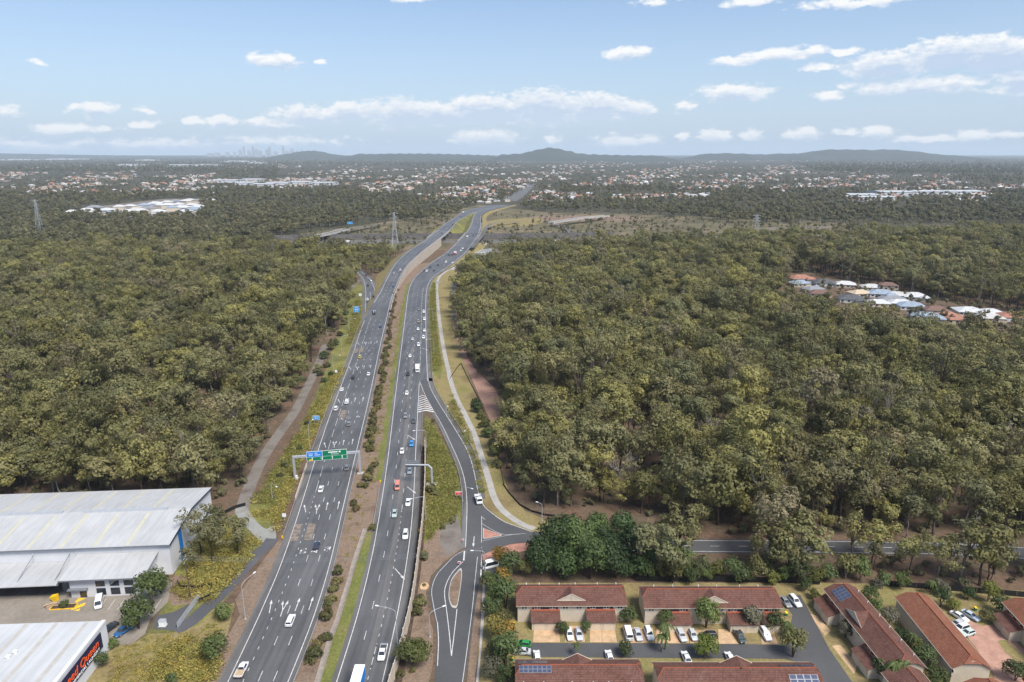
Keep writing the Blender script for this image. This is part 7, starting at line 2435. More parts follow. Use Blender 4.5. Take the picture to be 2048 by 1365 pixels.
def along_f(f, off, zf, y0, y1, step=6.0):
    return [(f(y) + off, y, zf(y) + .09) for y in np.arange(y0, y1, step)]


guardrail('grey guard rail on the left edge of the outbound road above the yellow end marker', along_f(LCl, -2.5, zL, G(0, 1075).y, G(0, 968).y))
guardrail('grey guard rail on the left of the outbound road from the gantry to the exit', along_f(LCl, -2.5, zL, G(0, 930).y, G(0, 645).y))
guardrail('grey guard rail along the median side of the outbound road', along_f(LCr, 1.5, zL, Y0, 560))
guardrail('short grey guard rail beside the median drain, inbound side', along_f(RCl, -1.5, zR, G(0, 1066).y, G(0, 965).y))
guardrail('short hooked guard rail on the median grass by the black suv', along_f(RCl, -1.6, zR, G(0, 757).y, G(0, 740).y, 2.0))
guardrail('guard rail along the outer edge of the exit lane', [tuple(p + Vector((2.5, 0, .09))) for p in slipR[:44]])
guardrail('guard rail on the right of the exit lane queue', along_f(RCr, 2.8, zR, Y_SLIP + 4, 640))
guardrail('guard rail along the left side of the slip road', [tuple(p + Vector((-1.7, 0, .09))) for p in slipL[24:62]])
guardrail('guard rail between gore and cantilever sign, inbound side', along_f(RCc, 2.4, zR, G(0, 905).y, G(0, 820).y))
guardrail('guard rail along the right side of the exit ramp', [tuple(p + Vector((2.6, .5, .09))) for p in rampR[20:]])
barrier = [(LCl(y) - 2.7, y, 0) for y in np.arange(G(0, 1000).y, G(0, 925).y, 4.0)]
r, part = thing('concrete_barrier', barrier[0], 'concrete barrier on the left of the outbound road in front of the gantry leg', 'barrier')
for i in range(len(barrier) - 1):
    a, b = Vector(barrier[i]), Vector(barrier[i + 1]) - (Vector(barrier[i + 1]) - Vector(barrier[i])) * .02
    mm = MB(); mm.hexa([a + Vector((-.3, 0, 0)), a + Vector((.3, 0, 0)), b + Vector((.3, 0, 0)), b + Vector((-.3, 0, 0)), a + Vector((-.12, 0, 1.1)), a + Vector((.12, 0, 1.1)), b + Vector((.12, 0, 1.1)), b + Vector((-.12, 0, 1.1))]); part('barrier_block', mm, M['concrete_wall'])
for px, py, lab in [(565, 1078, 'yellow end marker of the outbound guard rail'), (761, 966, 'yellow end marker of the median guard rail'), (839, 1065, 'yellow marker box at the foot of the noise wall')]:
    q = G(px, py)
    r, part = thing('end_marker', tuple(q), lab, 'marker')
    mm = MB(); mm.box((q.x, q.y, .65), (.5, .25, .9)); part('panel', mm, M['yellow'])
    mm = MB(); mm.box((q.x, q.y, .15), (.2, .2, .3)); part('foot', mm, M['steel_dark'])


def lamp(px, py, tip, label, h=11.0, double=False):
    p = G(px, py)
    r, part = thing('street_lamp', tuple(p), label, 'street lamp')
    t = G(tip[0], tip[1], h)
    d = Vector((t.x - p.x, t.y - p.y, 0))
    if d.length > 5: d = d.normalized() * 5
    if d.length < 1.5: d = d.normalized() * 2.5
    mm = MB(); mm.tube([p, p + Vector((0, 0, h * .6)), p + Vector((0, 0, h - .8))], [.14, .10, .08], 7)
    part('pole', mm, M['steel'])
    mm = MB(); e = p + Vector((0, 0, h - .8))
    mm.tube([e, e + d * .12 + Vector((0, 0, .55)), e + d * .35 + Vector((0, 0, .8)), e + d + Vector((0, 0, .9))], .06, 6)
    part('arm', mm, M['steel'])
    mm = MB(); q = e + d + Vector((0, 0, .88)); mm.box((q.x, q.y, q.z), (.85, .32, .14), rz=math.atan2(d.y, d.x)); part('lamp_head', mm, M['sign_white'])
    mm = MB(); mm.tube([p, p + Vector((0, 0, .3))], .28, 8); part('base', mm, M['concrete'])


for a in [(491, 1239, (524, 1134), 'street lamp on the soil verge left of the nearest outbound lanes'), (795, 1294, (746, 1211), 'street lamp behind the noise wall reaching over the nearest inbound lanes'), (860, 1275, (888, 1213), 'street lamp at the kerb of the service road loop', 7.5), (1084, 1043, (1074, 1005), 'street lamp standing at the forest edge above the dark trees', 6.5),
          (970, 1144, (944, 1102), 'street lamp beside the minibus driveway', 7.0), (925, 1003, (944, 978), 'street lamp beside the red sign on the slip road', 6.0), (852, 1040, (803, 1003), 'street lamp behind the noise wall near the white sedan', 9), (853, 900, (818, 863), 'street lamp at the upper end of the noise wall', 9), (620, 898, (640, 827), 'street lamp behind the first blue sign on the left', 11), (667, 747, (686, 712), 'street lamp left of the black suv, outbound'), (684, 708, (702, 669), 'street lamp above the small white sign, left verge'), (698, 662, (716, 638), 'street lamp next to the large blue sign', 9),
          (893, 830, (930, 890), 'street lamp on the grass inside the exit lane bend', 6), (940, 880, (912, 878), 'street lamp between slip road and shared path', 6), (868, 705, (850, 680), 'street lamp on the right of the exit lane queue', 9), (866, 640, (850, 622), 'street lamp on the planting strip by the path', 9), (545, 1000, (583, 1000), 'street lamp in the yellow grass below the gantry', 7), (728, 585, (742, 570), 'street lamp left of the exit ramp', 9)]:
    lamp(*a)
for i, (x, y) in enumerate([(700, 478), (720, 474), (745, 470), (770, 505), (815, 470), (840, 455), (860, 450), (1020, 470), (1040, 473), (1060, 476), (1180, 470), (1220, 468), (1260, 466), (1330, 462), (1400, 458), (1450, 456), (1560, 450), (1600, 450), (1640, 450), (620, 462), (590, 462), (660, 458), (940, 462), (985, 462)]):
    p = G(x, y)
    r, part = thing('mast_lamp', tuple(p), 'slim lamp pole along the cross motorway at the interchange', 'street lamp', 'lamp poles at the interchange')
    mm = MB(); mm.tube([p, p + Vector((0, 0, 12))], [.16, .1], 6); part('pole', mm, M['steel'])
    mm = MB(); mm.tube([p + Vector((0, 0, 11.9)), p + Vector((2.2, 0, 12.3))], .07, 5); part('arm', mm, M['steel'])


# ================================================================== gantries and signs
def text_on(txt, size, mat, parent, root, o_, x, z, width=None):
    me = text_mesh(txt, size, mat)
    ob = obj('lettering', me, parent)
    xs = [q.co.x for q in me.vertices]; w = max(xs) - min(xs)
    s = 1 if width is None else width / w
    ob.matrix_basis = frame_matrix(o_, x, z) @ Matrix.Diagonal((s, 1 if width is None else min(1.3, s), .3, 1))
    return ob


def gantry():
    pl, pr = G(591, 959), G(721, 948)
    h = 9.2
    root, part = thing('sign_gantry', tuple((pl + pr) / 2), 'steel gantry over the outbound lanes carrying a wide blue and green direction sign', 'gantry')
    for p in (pl, pr):
        mm = MB(); mm.box((p.x, p.y, h / 2), (.75, .75, h)); part('post', mm, M['steel'])
        mm = MB(); mm.box((p.x, p.y, .25), (2.2, 1.8, .5)); part('footing', mm, M['concrete'])
    d = (pr - pl); u = d.normalized()
    mm = MB(); c = (pl + pr) / 2; mm.box((c.x, c.y, h), (d.length + .6, .8, .8), rz=math.atan2(d.y, d.x)); part('beam', mm, M['steel'])
    n = Vector((u.y, -u.x, 0))
    up = Vector((0, 0, 1))
    a0, a1 = .198 * d.length, .815 * d.length
    S_ = lambda a, z, o=0.0: pl + u * a + n * (.55 + o) + up * z
    z0, z1 = h - 2.0, h + 1.9
    def board(a_, b_, za, zb, mat, o, nm, par=None):
        mm = MB(); t = n * .08
        mm.hexa([S_(a_, za, o), S_(b_, za, o), S_(b_, za, o) - t, S_(a_, za, o) - t, S_(a_, zb, o), S_(b_, zb, o), S_(b_, zb, o) - t, S_(a_, zb, o) - t])
        ob = mm.build(nm, mat, par or root)
        if par is None: ob.matrix_parent_inverse = root.matrix_basis.inverted()
        return ob
    sg = board(a0, a1, z0, z1, M['sign_white'], 0, 'sign_panel')
    w = a1 - a0
    board(a0 + .12, a1 - .12, z0 + .12, z0 + 1.55, M['sign_green'], .03, 'lane_panel', sg)
    board(a0 + w * .395, a1 - .12, z0 + 1.66, z1 - .12, M['sign_green'], .03, 'green_panel', sg)
    board(a0 + .12, a0 + w * .385, z0 + 1.66, z1 - .12, M['sign_blue'], .03, 'blue_panel', sg)
    # route plate, destination and shield on the green panel
    board(a0 + w * .54, a0 + w * .77, z1 - 1.05, z1 - .62, M['sign_white'], .06, 'name_plate', sg)
    mm = MB(); c = S_(a0 + w * .82, z1 - .82, .07)
    mm.add([c + u * (.42 * math.cos(k * math.pi / 3)) + up * (.42 * math.sin(k * math.pi / 3)) for k in range(6)], [tuple(range(6))])
    mm.build('route_shield', M['sign_white'], sg)
    text_on('Brisbane', .78, M['sign_white'], sg, root, S_(a0 + w * .70, z1 - 1.62, .05), u, up, 2.7)
    for a_, z_, ww in ((.10, .75, 1.5), (.10, 1.45, 1.3), (.24, .60, 1.0), (.27, 1.35, 2.0)):      # small print of the toll panel, too small to read
        k = 0; x_ = a0 + w * a_ - ww / 2
        while x_ < a0 + w * a_ + ww / 2:
            board(x_, x_ + .14, z1 - .35 - z_, z1 - .05 - z_, M['sign_white'], .05, 'print_mark', sg); x_ += .21
    for k in range(4):
        a_ = a0 + w * (.14 + .245 * k)
        board(a_ - .12, a_ + .12, z0 + .15, z0 + 1.2, M['sign_white'], .05, 'lane_arrow', sg)
        mm = MB(); c = S_(a_, z0 + 1.2, .055)
        if k == 0: tri = [c + u * -.5 + up * .15, c + u * .05 + up * -.22, c + u * .15 + up * .25]
        else: tri = [c - u * .3, c + u * .3, c + up * .35]
        mm.add(tri, [(0, 1, 2)]); mm.build('arrow_head', M['sign_white'], sg)
        if k == 1:
            mm = MB(); mm.quad(S_(a_ - .1, z0 + .5, .055), S_(a_ + .05, z0 + .4, .055), S_(a_ - .5, z0 + 1.15, .055), S_(a_ - .7, z0 + 1.0, .055)); mm.build('arrow_branch', M['sign_white'], sg)
    mm = MB(); c = S_(a0 + w * .10, z0 + .45, .06)
    mm.add([c + u * (.8 * math.cos(t) ) + up * (.34 * math.sin(t)) for t in np.linspace(0, 6.28, 9)[:-1]], [tuple(range(8))]); mm.build('exit_only_plate', M['yellow'], sg)
    mm = MB(); q = pl + Vector((.7, -.6, 0)); mm.box((q.x, q.y, 1.2), (.7, .5, 1.4)); part('control_cabinet', mm, M['sign_white'])


gantry()


def cantilever():
    p = G(864, 970); h = 8.0
    root, part = thing('cantilever_gantry', tuple(p), 'grey cantilever arm reaching over the inbound lanes with a sign seen from behind', 'gantry')
    mm = MB(); mm.tube([p, p + Vector((0, 0, h - 1.2)), p + Vector((-1.2, .1, h))], [.42, .38, .34], 10); part('post', mm, M['steel'])
    mm = MB(); mm.tube([p + Vector((-1.0, .1, h)), p + Vector((-9.6, .4, h))], [.34, .30], 10); part('arm', mm, M['steel'])
    mm = MB(); mm.box((p.x - 7.2, p.y + .9, h + .2), (4.8, .08, 2.6)); bk = part('sign_back', mm, M['steel_dark'])
    for k in range(4):
        mm = MB(); mm.box((p.x - 7.2, p.y + .78, h - .8 + k * .68), (4.9, .12, .1)); part('stiffener', mm, M['steel'])
    mm = MB(); mm.box((p.x, p.y, .2), (4.2, 2.6, .4)); part('footing', mm, M['concrete'])


cantilever()


def board_sign(px, py, z0, w, h, mat, label, rows, name='road_sign', cat='sign', posts=2, white='sign_white', yaw=0.0):
    """free-standing board: panel, pale border, rows of small print marks, posts; px,py = middle of the board"""
    p = G(px, py, z0 + h / 2)
    r, part = thing(name, (p.x, p.y, 0), label, cat)
    mm = MB(); mm.box((p.x, p.y, z0 + h / 2), (w, .1, h)); b_ = part('panel', mm, M[white])
    mm = MB(); mm.box((p.x, p.y - .06, z0 + h / 2), (w - .22, .04, h - .22)); part('face', mm, M[mat])
    for k in range(rows):
        z = z0 + h * (k + .75) / (rows + .5)
        ww = w * (.62 if k % 2 else .48); x_ = p.x - ww / 2
        while x_ < p.x + ww / 2:
            mm = MB(); mm.box((x_ + .1, p.y - .09, z), (.2 + .05 * (k % 2), .02, h * .13)); part('print_mark', mm, M[white]); x_ += .34
    for k in range(posts):
        x = p.x + (w * .3 * (2 * k - 1) if posts > 1 else 0)
        mm = MB(); mm.tube([(x, p.y + .1, 0), (x, p.y + .1, z0 + h * .9)], .09, 6); part('post', mm, M['steel'])


board_sign(632, 836, 2.2, 3.0, 2.0, 'sign_cyan', 'small blue roadside sign left of the outbound road', 2)
board_sign(712.5, 619, 2.5, 4.4, 4.6, 'sign_cyan', 'large square blue sign on the left verge before the exit', 3)
board_sign(712, 531, 5.2, 9.5, 3.8, 'sign_cyan', 'wide blue sign over the exit ramp', 2)
board_sign(700, 446.5, 6.5, 8.5, 3.6, 'sign_cyan', 'distant blue sign by the loop ramp bridge', 1, posts=1)
board_sign(917.5, 987, 1.6, 2.5, 1.5, 'sign_red', 'red wrong way sign beside the slip road', 2)
board_sign(926, 1080, .9, .7, .6, 'sign_red', 'small red sign at the slip road kerb', 0, posts=1)
board_sign(918.5, 1125, .9, .9, .6, 'sign_red', 'small red sign at the tip of the traffic island', 0, posts=1)
board_sign(568, 1031, 1.4, 1.3, 1.3, 'white_plain', 'square white sign on the yellow grass verge', 0, posts=1)
board_sign(672, 743, 1.6, 1.3, 1.6, 'white_plain', 'small white sign beside the left guard rail', 0, posts=1)
board_sign(720.5, 590, 2.2, 2.2, 2.2, 'white_plain', 'pale sign on the left of the exit lanes', 0, posts=1)
board_sign(877, 565, 1.5, 6.0, 1.2, 'steel', 'grey sign panel above the bend of the shared path', 0, white='steel')

# ================================================================== power pole with wires, lattice towers
def power_pole(px, py, h, label):
    p = G(px, py)
    r, part = thing('power_pole', tuple(p), label, 'power pole')
    mm = MB(); mm.tube([p, p + Vector((0, 0, h))], [.2, .13], 8); part('pole', mm, M['wood_dark'])
    for z in (h - .4, h - 1.6):
        mm = MB(); mm.box((p.x, p.y, z), (.12, 2.4, .14), rz=.12); part('crossarm', mm, M['wood_dark'])
        for k in (-1.0, -.4, .4, 1.0):
            mm = MB(); mm.tube([(p.x - k * .12, p.y + k, z + .07), (p.x - k * .12, p.y + k, z + .3)], .05, 5); part('insulator', mm, M['white_plain'])
    return p


pa = power_pole(381, 1196, 13.0, 'dark timber power pole beside the big warehouse')
pb = power_pole(965, 1165, 11.0, 'timber power pole at the minibus driveway')
pc_ = Vector((-210, pa.y - 10, 0))
r, part = thing('power_lines', tuple(pa), 'thin power wires strung across the motorway between two timber poles', 'wires')
for k in (-1.0, -.4, .4, 1.0):
    mm = MB(); pts = []
    for t in np.linspace(0, 1, 22):
        q = (pa + Vector((-k * .12, k, 12.8))).lerp(pb + Vector((-k * .12, k, 10.8)), t); q.z -= 5.0 * t * (1 - t) * 1.6
        pts.append(q)
    mm.tube(pts, .018, 4, cap=False); part('wire', mm, M['steel_dark'])


def pylon(px, py, h, label):
    p = G(px, py)
    r, part = thing('lattice_tower', tuple(p), label, 'pylon')
    lv = [(0, 4.2), (.3, 3.0), (.55, 2.0), (.75, 1.3), (.9, 1.0), (1.0, .5)]
    cs = [[p + Vector((sx * w, sy * w, h * t)) for sx, sy in ((-1, -1), (1, -1), (1, 1), (-1, 1))] for t, w in lv]
    mm = MB()
    for k in range(4):
        mm.tube([c[k] for c in cs], .2, 4)
    part('leg', mm, M['steel'])
    mm = MB()
    for i in range(len(cs) - 1):
        for k in range(4):
            a, b = cs[i], cs[i + 1]
            mm.tube([a[k], b[(k + 1) % 4]], .1, 3, cap=False); mm.tube([a[(k + 1) % 4], b[k]], .1, 3, cap=False); mm.tube([b[k], b[(k + 1) % 4]], .1, 3, cap=False)
    part('bracing', mm, M['steel'])
    for t in (.72, .84, .96):
        mm = MB(); z = h * t
        for s in (-1, 1):
            mm.tube([p + Vector((s * 1.0, 0, z)), p + Vector((s * 5.5, 0, z + .4))], .12, 4); mm.tube([p + Vector((s * .8, 0, z + 1.8)), p + Vector((s * 5.5, 0, z + .4))], .1, 4)
        part('crossarm', mm, M['steel'])


pylon(791, 500, 47, 'tall lattice transmission tower beside the rising outbound road')
pylon(82, 470, 52, 'lattice transmission tower above the forest at the far left')
pylon(1510, 478, 34, 'lattice transmission tower beside the cross motorway on the right')
# long screen wall beside the motorway on the right
p0, p1 = G(1500, 468), G(1662, 464)
r, part = thing('screen_wall', tuple(p0), 'long grey screen wall beside the cross motorway on the right', 'wall')
for k in range(26):
    a, b = p0.lerp(p1, k / 26), p0.lerp(p1, (k + .97) / 26)
    mm = MB(); mm.hexa([a, a + Vector((0, .3, 0)), b + Vector((0, .3, 0)), b] + [v_ + Vector((0, 0, 9)) for v_ in (a, a + Vector((0, .3, 0)), b + Vector((0, .3, 0)), b)]); part('wall_panel', mm, M['rock'])

# yellow lidded wheelie bins
for px, py, lab in [(1027, 1252, 'yellow lidded bin at the left end of the first townhouse row'), (1024, 1322, 'yellow lidded bin beside the bottom left row'), (1572, 1232, 'yellow lidded bin at the right end of the longer row'), (1950, 1222, 'yellow lidded bin behind the brick court cars'), (2033, 1281, 'yellow lidded bin by the right hand hedge')]:
    q = G(px, py)
    r, part = thing('wheelie_bin', tuple(q), lab, 'bin')
    mm = MB(); mm.hexa([(q.x - .24, q.y - .26, .08), (q.x + .24, q.y - .26, .08), (q.x + .24, q.y + .26, .08), (q.x - .24, q.y + .26, .08), (q.x - .32, q.y - .36, 1.0), (q.x + .32, q.y - .36, 1.0), (q.x + .32, q.y + .36, 1.0), (q.x - .32, q.y + .36, 1.0)]); part('tub', mm, M['sign_green'])
    mm = MB(); mm.hexa([(q.x - .36, q.y - .4, 1.0), (q.x + .36, q.y - .4, 1.0), (q.x + .36, q.y + .42, 1.0), (q.x - .36, q.y + .42, 1.0), (q.x - .3, q.y - .34, 1.12), (q.x + .3, q.y - .34, 1.12), (q.x + .3, q.y + .38, 1.16), (q.x - .3, q.y + .38, 1.16)]); part('lid', mm, M['yellow'])

# ================================================================== houses in the middle distance and beyond
def house_protos():
    out = []
    for i, (w, d, h, rh) in enumerate([(18, 13, 3.0, 2.6), (22, 15, 3.2, 3.0), (16, 12, 5.6, 2.4), (20, 17, 3.0, 2.8)]):
        wl = MB(); wl.box((0, 0, h / 2), (w - 1, d - 1, h))
        if i % 2: wl.box((w * .28, -d * .5, h / 2 - .1), (w * .36, 4.5, h - .2))
        rf = MB()
        rw = w / 2 - d / 2 * .85
        def hip(cx, cyy, w_, d_, z, rh_):
            r_ = max(w_ / 2 - d_ / 2 * .9, .3) if w_ > d_ else .3
            rf.add([(cx - w_ / 2, cyy - d_ / 2, z), (cx + w_ / 2, cyy - d_ / 2, z), (cx + w_ / 2, cyy + d_ / 2, z), (cx - w_ / 2, cyy + d_ / 2, z), (cx - r_, cyy, z + rh_), (cx + r_, cyy, z + rh_)],
                   [(0, 1, 5, 4), (1, 2, 5), (2, 3, 4, 5), (3, 0, 4), (3, 2, 1, 0)])
        hip(0, 0, w, d, h - .05, rh)
        if i % 2: hip(w * .28, -d * .5 - .3, w * .42, 6.0, h - .1, rh * .62)
        wd = MB(); wd.box((0, 0, 0), (1.8, .1, 1.2))
        spots = [(x, -d / 2 + .47, h * .55) for x in np.linspace(-w * .38, w * .1, 3)] + ([(x, -d / 2 + .46, h * .82) for x in np.linspace(-w * .35, w * .35, 3)] if h > 5 else [])
        out.append((wl.mesh('wall', M['wall_cream'] if i % 2 == 0 else M['wall_white']), rf.mesh('roof', M['object_colour']), wd.mesh('window', M['glass_dark']), spots))
    return out


HP = house_protos()
RC_ = {'white': (.52, .53, .54), 'grey': (.22, .23, .25), 'dark': (.075, .078, .085), 'terracotta': (.33, .145, .095), 'blue': (.25, .31, .38), 'brown': (.16, .085, .065), 'pale': (.48, .47, .45), 'cream': (.50, .40, .28)}


def house(px, py, k, rz, col, label, group=None, s=1.0, win=False):
    p = G(px, py)
    r = tag(empty('house', (p.x, p.y, 0), R(rz)), label, 'house', group)
    r.scale = (s, s, s)
    obj('wall', HP[k][0], r); obj('roof', HP[k][1], r, color=RC_[col])
    for q in (HP[k][3] if win else ()): obj('window', HP[k][2], r, q)


for px, py, k, rz, col, lab in [(1600, 562, 1, 5, 'terracotta', 'terracotta roofed house at the top left of the forest estate'), (1598, 572, 0, 10, 'blue', 'pale blue roofed house below the terracotta one in the forest estate'), (1648, 570, 3, -8, 'dark', 'dark roofed house near the top of the forest estate'), (1625, 584, 0, 20, 'grey', 'grey roofed house tucked into trees of the forest estate'), (1640, 592, 0, -15, 'brown', 'dull red roofed house half hidden on the left of the estate'),
                                (1690, 574, 0, -20, 'white', 'white roofed house at the upper edge of the estate'), (1702, 603, 3, -18, 'dark', 'large dark roofed house in the middle of the estate'), (1718, 592, 0, 12, 'cream', 'cream roofed house behind the large dark one'), (1742, 580, 0, -12, 'pale', 'pale roofed house at the estate rear'), (1775, 582, 2, -20, 'brown', 'two storey brown house at the estate rear'), (1762, 593, 1, -14, 'blue', 'light blue roofed house in the centre of the estate'),
                                (1793, 596, 0, -16, 'pale', 'pale roofed house right of the light blue one'), (1828, 598, 3, -14, 'white', 'big white roofed house at the right rear of the estate'), (1785, 606, 1, -12, 'grey', 'grey roofed house in the estate centre'), (1755, 612, 0, -10, 'white', 'white roofed house in front of the grey one'), (1820, 617, 3, -12, 'blue', 'blue roofed house at the front of the estate'), (1800, 612, 0, -16, 'white', 'white roofed house squeezed behind the blue one'),
                                (1870, 626, 0, -10, 'brown', 'brown roofed house at the estate front'), (1852, 640, 1, -14, 'blue', 'blue grey roofed house nearest the forest'), (1892, 638, 0, 10, 'terracotta', 'small terracotta roof beside the blue grey house'), (1936, 628, 3, -12, 'white', 'white roofed house on the right of the estate'), (1978, 632, 3, -10, 'white', 'largest white roofed house on the far right of the estate'), (1980, 642, 0, -12, 'pale', 'pale roofed house below the largest white one'), (2025, 640, 1, -8, 'terracotta', 'terracotta roofed house at the far right of the estate'), (1915, 645, 0, -12, 'terracotta', 'terracotta roofed house in the front trees')]:
    house(px, py, k, rz, col, lab, 'houses of the estate in the right forest', 1.0, True)
rg = np.random.default_rng(55)
xs = [(145, 428), (175, 425), (185, 432), (215, 424), (225, 430), (190, 419), (240, 421), (255, 427), (262, 416), (275, 424), (285, 430), (290, 414), (300, 421), (312, 411), (322, 418), (318, 427), (335, 408), (338, 414), (345, 423), (352, 406), (358, 413), (365, 419), (372, 409), (380, 404), (385, 414), (390, 423), (395, 408), (398, 417), (372, 427), (420, 405)]
for i, (x, y) in enumerate(xs):
    house(x, y, i % 4, rg.uniform(-25, 25), ['white', 'white', 'pale', 'white', 'blue', 'grey', 'white'][i % 7], 'pale roofed new house in the white estate beyond the left forest', 'houses of the white estate on the left', 1.45)
gsheet('estate_ground', [(128, 434), (180, 415), (330, 398), (402, 398), (404, 428), (390, 436), (330, 436)], M['gravel'], .06)
for x0, x1, y, lab in [(900, 1015, 405, None), (890, 1010, 398, None), (1070, 1100, 386, None)]:
    for k, x in enumerate(np.linspace(x0, x1, 7)):
        house(x + rg.uniform(-4, 4), y + rg.uniform(-2, 2), int(rg.integers(0, 4)), rg.uniform(-30, 30), ['white', 'pale', 'grey', 'white'][k % 4], 'pale roofed house just beyond the far end of the highway', 'houses beyond the highway merge', .95)
# suburban houses: the nearest as single houses, the rest as one mass
py = 316 + 87 * rg.uniform(0, 1, 9000) ** 1.15; px = rg.uniform(-40, 2090, 9000)
k = in_sub(px, py) | ((py < 345) & (rg.uniform(0, 1, 9000) < .25)); px, py = px[k], py[k]
patch = np.sin(px * .021 + py * .3) * np.sin(px * .0083 - py * .17 + 1) + rg.uniform(-.6, .6, len(px))
px, py = px[patch > .2], py[patch > .2]
o_ = np.argsort(-py)
px, py = px[o_], py[o_]
cols = ['white', 'pale', 'terracotta', 'grey', 'brown', 'terracotta', 'cream', 'pale', 'white', 'terracotta']
for i in range(215):
    side = 'left' if px[i] < 700 else ('middle' if px[i] < 1300 else 'right')
    c = cols[int(rg.integers(0, 10))]
    house(px[i], py[i], int(rg.integers(0, 4)), rg.uniform(-40, 40), c, f'suburban house with a {c} roof among the {side} distant rooftops', f'{side} suburban houses with {c} roofs')


def roof_rand(q, b):
    r = q.n('ShaderNodeObjectInfo').outputs['Random']
    return q.ramp(r, [(0.0, (.44, .45, .46)), (.12, (.34, .32, .31)), (.32, (.33, .14, .09)), (.52, (.26, .17, .14)), (.68, (.14, .14, .16)), (.86, (.42, .40, .38)), (.96, (.66, .66, .66))], 'CONSTANT')


material('roof_mixed', roof_rand, 0.7, 0.3)
hm = []
for k in range(4):
    bm = bmesh.new(); n0 = 0
    for j, me in enumerate(HP[k][:2]):
        n0 = len(bm.faces); bm.from_mesh(me); bm.faces.ensure_lookup_table()
        for f in bm.faces[n0:]: f.material_index = j
    me = bpy.data.meshes.new('suburb_house'); bm.to_mesh(me); bm.free()
    me.materials.append(M['wall_cream']); me.materials.append(M['roof_mixed']); hm.append(me)
HC = proto_collection('suburb_house', hm)
pp = np.array([tuple(G(a, b)) for a, b in zip(px[215:], py[215:])])
scatter('distant_rooftops', pp, rg.uniform(0, 6.28, len(pp)), rg.uniform(.8, 1.25, len(pp)), rg.integers(0, 4, len(pp)), HC, 'thousands of small suburban roofs fading towards the horizon', 'suburb')


def shed(px0, px1, py, dep, h, label, group):
    a, b = G(px0, py), G(px1, py)
    r, part = thing('distant_shed', (a.x, a.y, 0), label, 'shed', group)
    w = b.x - a.x
    mm = MB(); mm.box(((a.x + b.x) / 2, a.y + dep / 2, h / 2), (w, dep, h)); part('wall', mm, M['wall_white'])
    mm = MB(); mm.hexa([(a.x - 1, a.y - 1, h), (b.x + 1, a.y - 1, h), (b.x + 1, a.y + dep + 1, h), (a.x - 1, a.y + dep + 1, h), (a.x - 1, a.y + dep * .45, h + 2.5), (b.x + 1, a.y + dep * .45, h + 2.5), (b.x + 1, a.y + dep * .55, h + 2.5), (a.x - 1, a.y + dep * .55, h + 2.5)]); part('roof', mm, M['metal_roof_white'])


for x0, x1, y, d in [(425, 470, 366, 90), (480, 520, 364, 90), (470, 505, 371, 60), (530, 575, 371, 70), (580, 620, 369, 70), (625, 668, 371, 70), (505, 545, 374, 50)]:
    shed(x0, x1, y, d, 9, 'white industrial shed in the row left of centre beyond the woodland', 'white sheds left of centre')
for x0, x1, y, d in [(1700, 1760, 397, 60), (1762, 1830, 391, 80), (1832, 1890, 390, 70), (1895, 1970, 390, 80), (1720, 1790, 402, 40)]:
    shed(x0, x1, y, d, 9, 'white industrial shed in the group on the right beyond the woodland', 'white sheds on the right')
for x0, x1, y, d in [(0, 60, 321, 400), (90, 150, 320, 400), (230, 262, 333, 300), (330, 375, 334, 300), (385, 420, 333, 300), (440, 490, 325, 400), (496, 520, 328, 200), (270, 300, 322, 300)]:
    shed(x0, x1, y, d, 14, 'huge pale shed on the hazy plain at the far left', 'pale sheds on the far plain')

# ================================================================== the far city and hills
def tower(px, w, top, Yd, label):
    h0 = 120 + (304 - top) / FPX * Yd * 1.04
    x = (px - 1024) / FPX * Yd * 1.037
    r, part = thing('city_tower', (x, Yd, 0), label, 'tower', 'towers of the far city skyline')
    ww = w / FPX * Yd
    mm = MB(); mm.box((x, Yd, h0 * .46), (ww, ww, h0 * .92)); part('shaft', mm, M['steel'])
    mm = MB(); mm.box((x, Yd, h0 * .96), (ww * .6, ww * .6, h0 * .08)); part('crown', mm, M['steel'])


for i, (x, w, t) in enumerate([(519, 5, 297), (526, 3, 291), (535, 5, 298), (543, 4, 290), (549, 8, 296), (556, 6, 299), (568, 5, 296), (574, 4, 291), (584, 7, 300), (599, 4, 290), (606, 6, 299), (615, 6, 295), (625, 4, 298), (633, 2, 295), (475, 9, 302), (495, 6, 301), (462, 8, 303), (508, 4, 301), (640, 4, 299)]):
    tower(x, w, t + 3, 17500, 'hazy grey tower of the city skyline on the horizon')
far_hill = material('far_hill', mottled([(.035, .042, .03), (.055, .058, .04)], .002, .02, fine=.2), .95, .1)


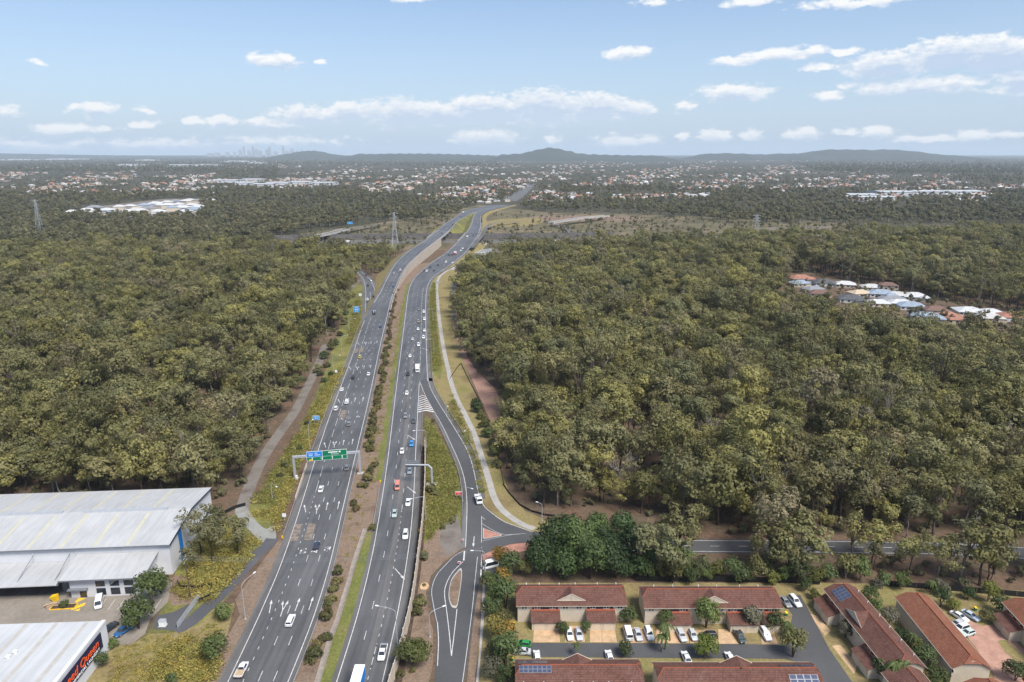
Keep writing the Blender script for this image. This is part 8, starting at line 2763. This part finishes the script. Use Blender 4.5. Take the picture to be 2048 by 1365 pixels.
def hill(px0, px1, Yd, prof, label_name='hill'):
    n = 60
    xs = np.linspace(px0, px1, n)
    pk = np.interp(xs, [p[0] for p in prof], [p[1] for p in prof])
    ker = np.array([1, 2, 3, 2, 1]) / 9
    pk = np.convolve(np.pad(pk, 2, mode='edge'), ker, 'valid')
    pk = np.where(pk > 303, pk + 2.0, pk + .6)
    mm = MB(); rows = 7; vs_, fs = [], []
    for j in range(rows):
        t = j / (rows - 1); y = Yd + (t - .5) * 2600
        f = math.sin(math.pi * t)
        for i in range(n):
            X = (xs[i] - 1024) / FPX * Yd * 1.037
            hh = max(0, 120 + (304 - pk[i]) / FPX * Yd * 1.04) if pk[i] < 312 else 0
            edge_f = min(1, i / 4, (n - 1 - i) / 4)
            vs_.append((X, y, hh * f * edge_f - 2 + 6 * math.sin(i * 1.7 + j * 2.1) * f))
    for j in range(rows - 1):
        for i in range(n - 1):
            fs.append((j * n + i, j * n + i + 1, (j + 1) * n + i + 1, (j + 1) * n + i))
    mm.add(vs_, fs)
    o = mm.build(label_name, far_hill, smooth=True); o['kind'] = 'structure'


hill(980, 1320, 10500, [(980, 308), (1040, 305), (1070, 300), (1085, 296.5), (1098, 295), (1112, 298), (1130, 302), (1160, 306), (1240, 308), (1320, 309)])
hill(1350, 1860, 11500, [(1350, 309), (1390, 305), (1420, 304), (1450, 305), (1500, 307), (1530, 304), (1560, 306), (1590, 302), (1620, 298), (1650, 300), (1665, 298), (1690, 301), (1722, 298), (1760, 302), (1800, 306), (1860, 309)])
hill(590, 760, 12500, [(590, 309), (620, 304), (640, 302), (656, 301), (680, 305), (710, 309), (760, 309)])
hill(720, 1010, 11500, [(720, 309), (735, 305), (760, 306), (800, 305), (860, 305), (920, 306), (1010, 309)])
hill(-120, 480, 16000, [(-120, 304), (0, 304), (100, 305), (200, 307), (320, 309), (480, 311)])
# wooded rise on the right
hill(1540, 2150, 5200, [(1540, 322), (1600, 317), (1700, 316), (1800, 316.5), (1900, 317), (2150, 317)])

# ================================================================== haze: the air itself
hz = MB()
hz.box((0, 12500, 149.5), (80000, 26800, 303))
haze = hz.build('haze', None)
haze.data.materials.clear()
hm_ = bpy.data.materials.new('haze_air')
hm_.use_nodes = True
t = hm_.node_tree
t.nodes.clear()
out = t.nodes.new('ShaderNodeOutputMaterial')
pv = t.nodes.new('ShaderNodeVolumePrincipled')
pv.inputs['Color'].default_value = (0.74, 0.87, 1.0, 1)
pv.inputs['Density'].default_value = 4.3e-5
pv.inputs['Anisotropy'].default_value = 0.0
t.links.new(pv.outputs[0], out.inputs['Volume'])
haze.data.materials.append(hm_)
haze['kind'] = 'stuff'
haze['label'] = 'thin pale haze lying over the whole landscape'
haze['category'] = 'haze'
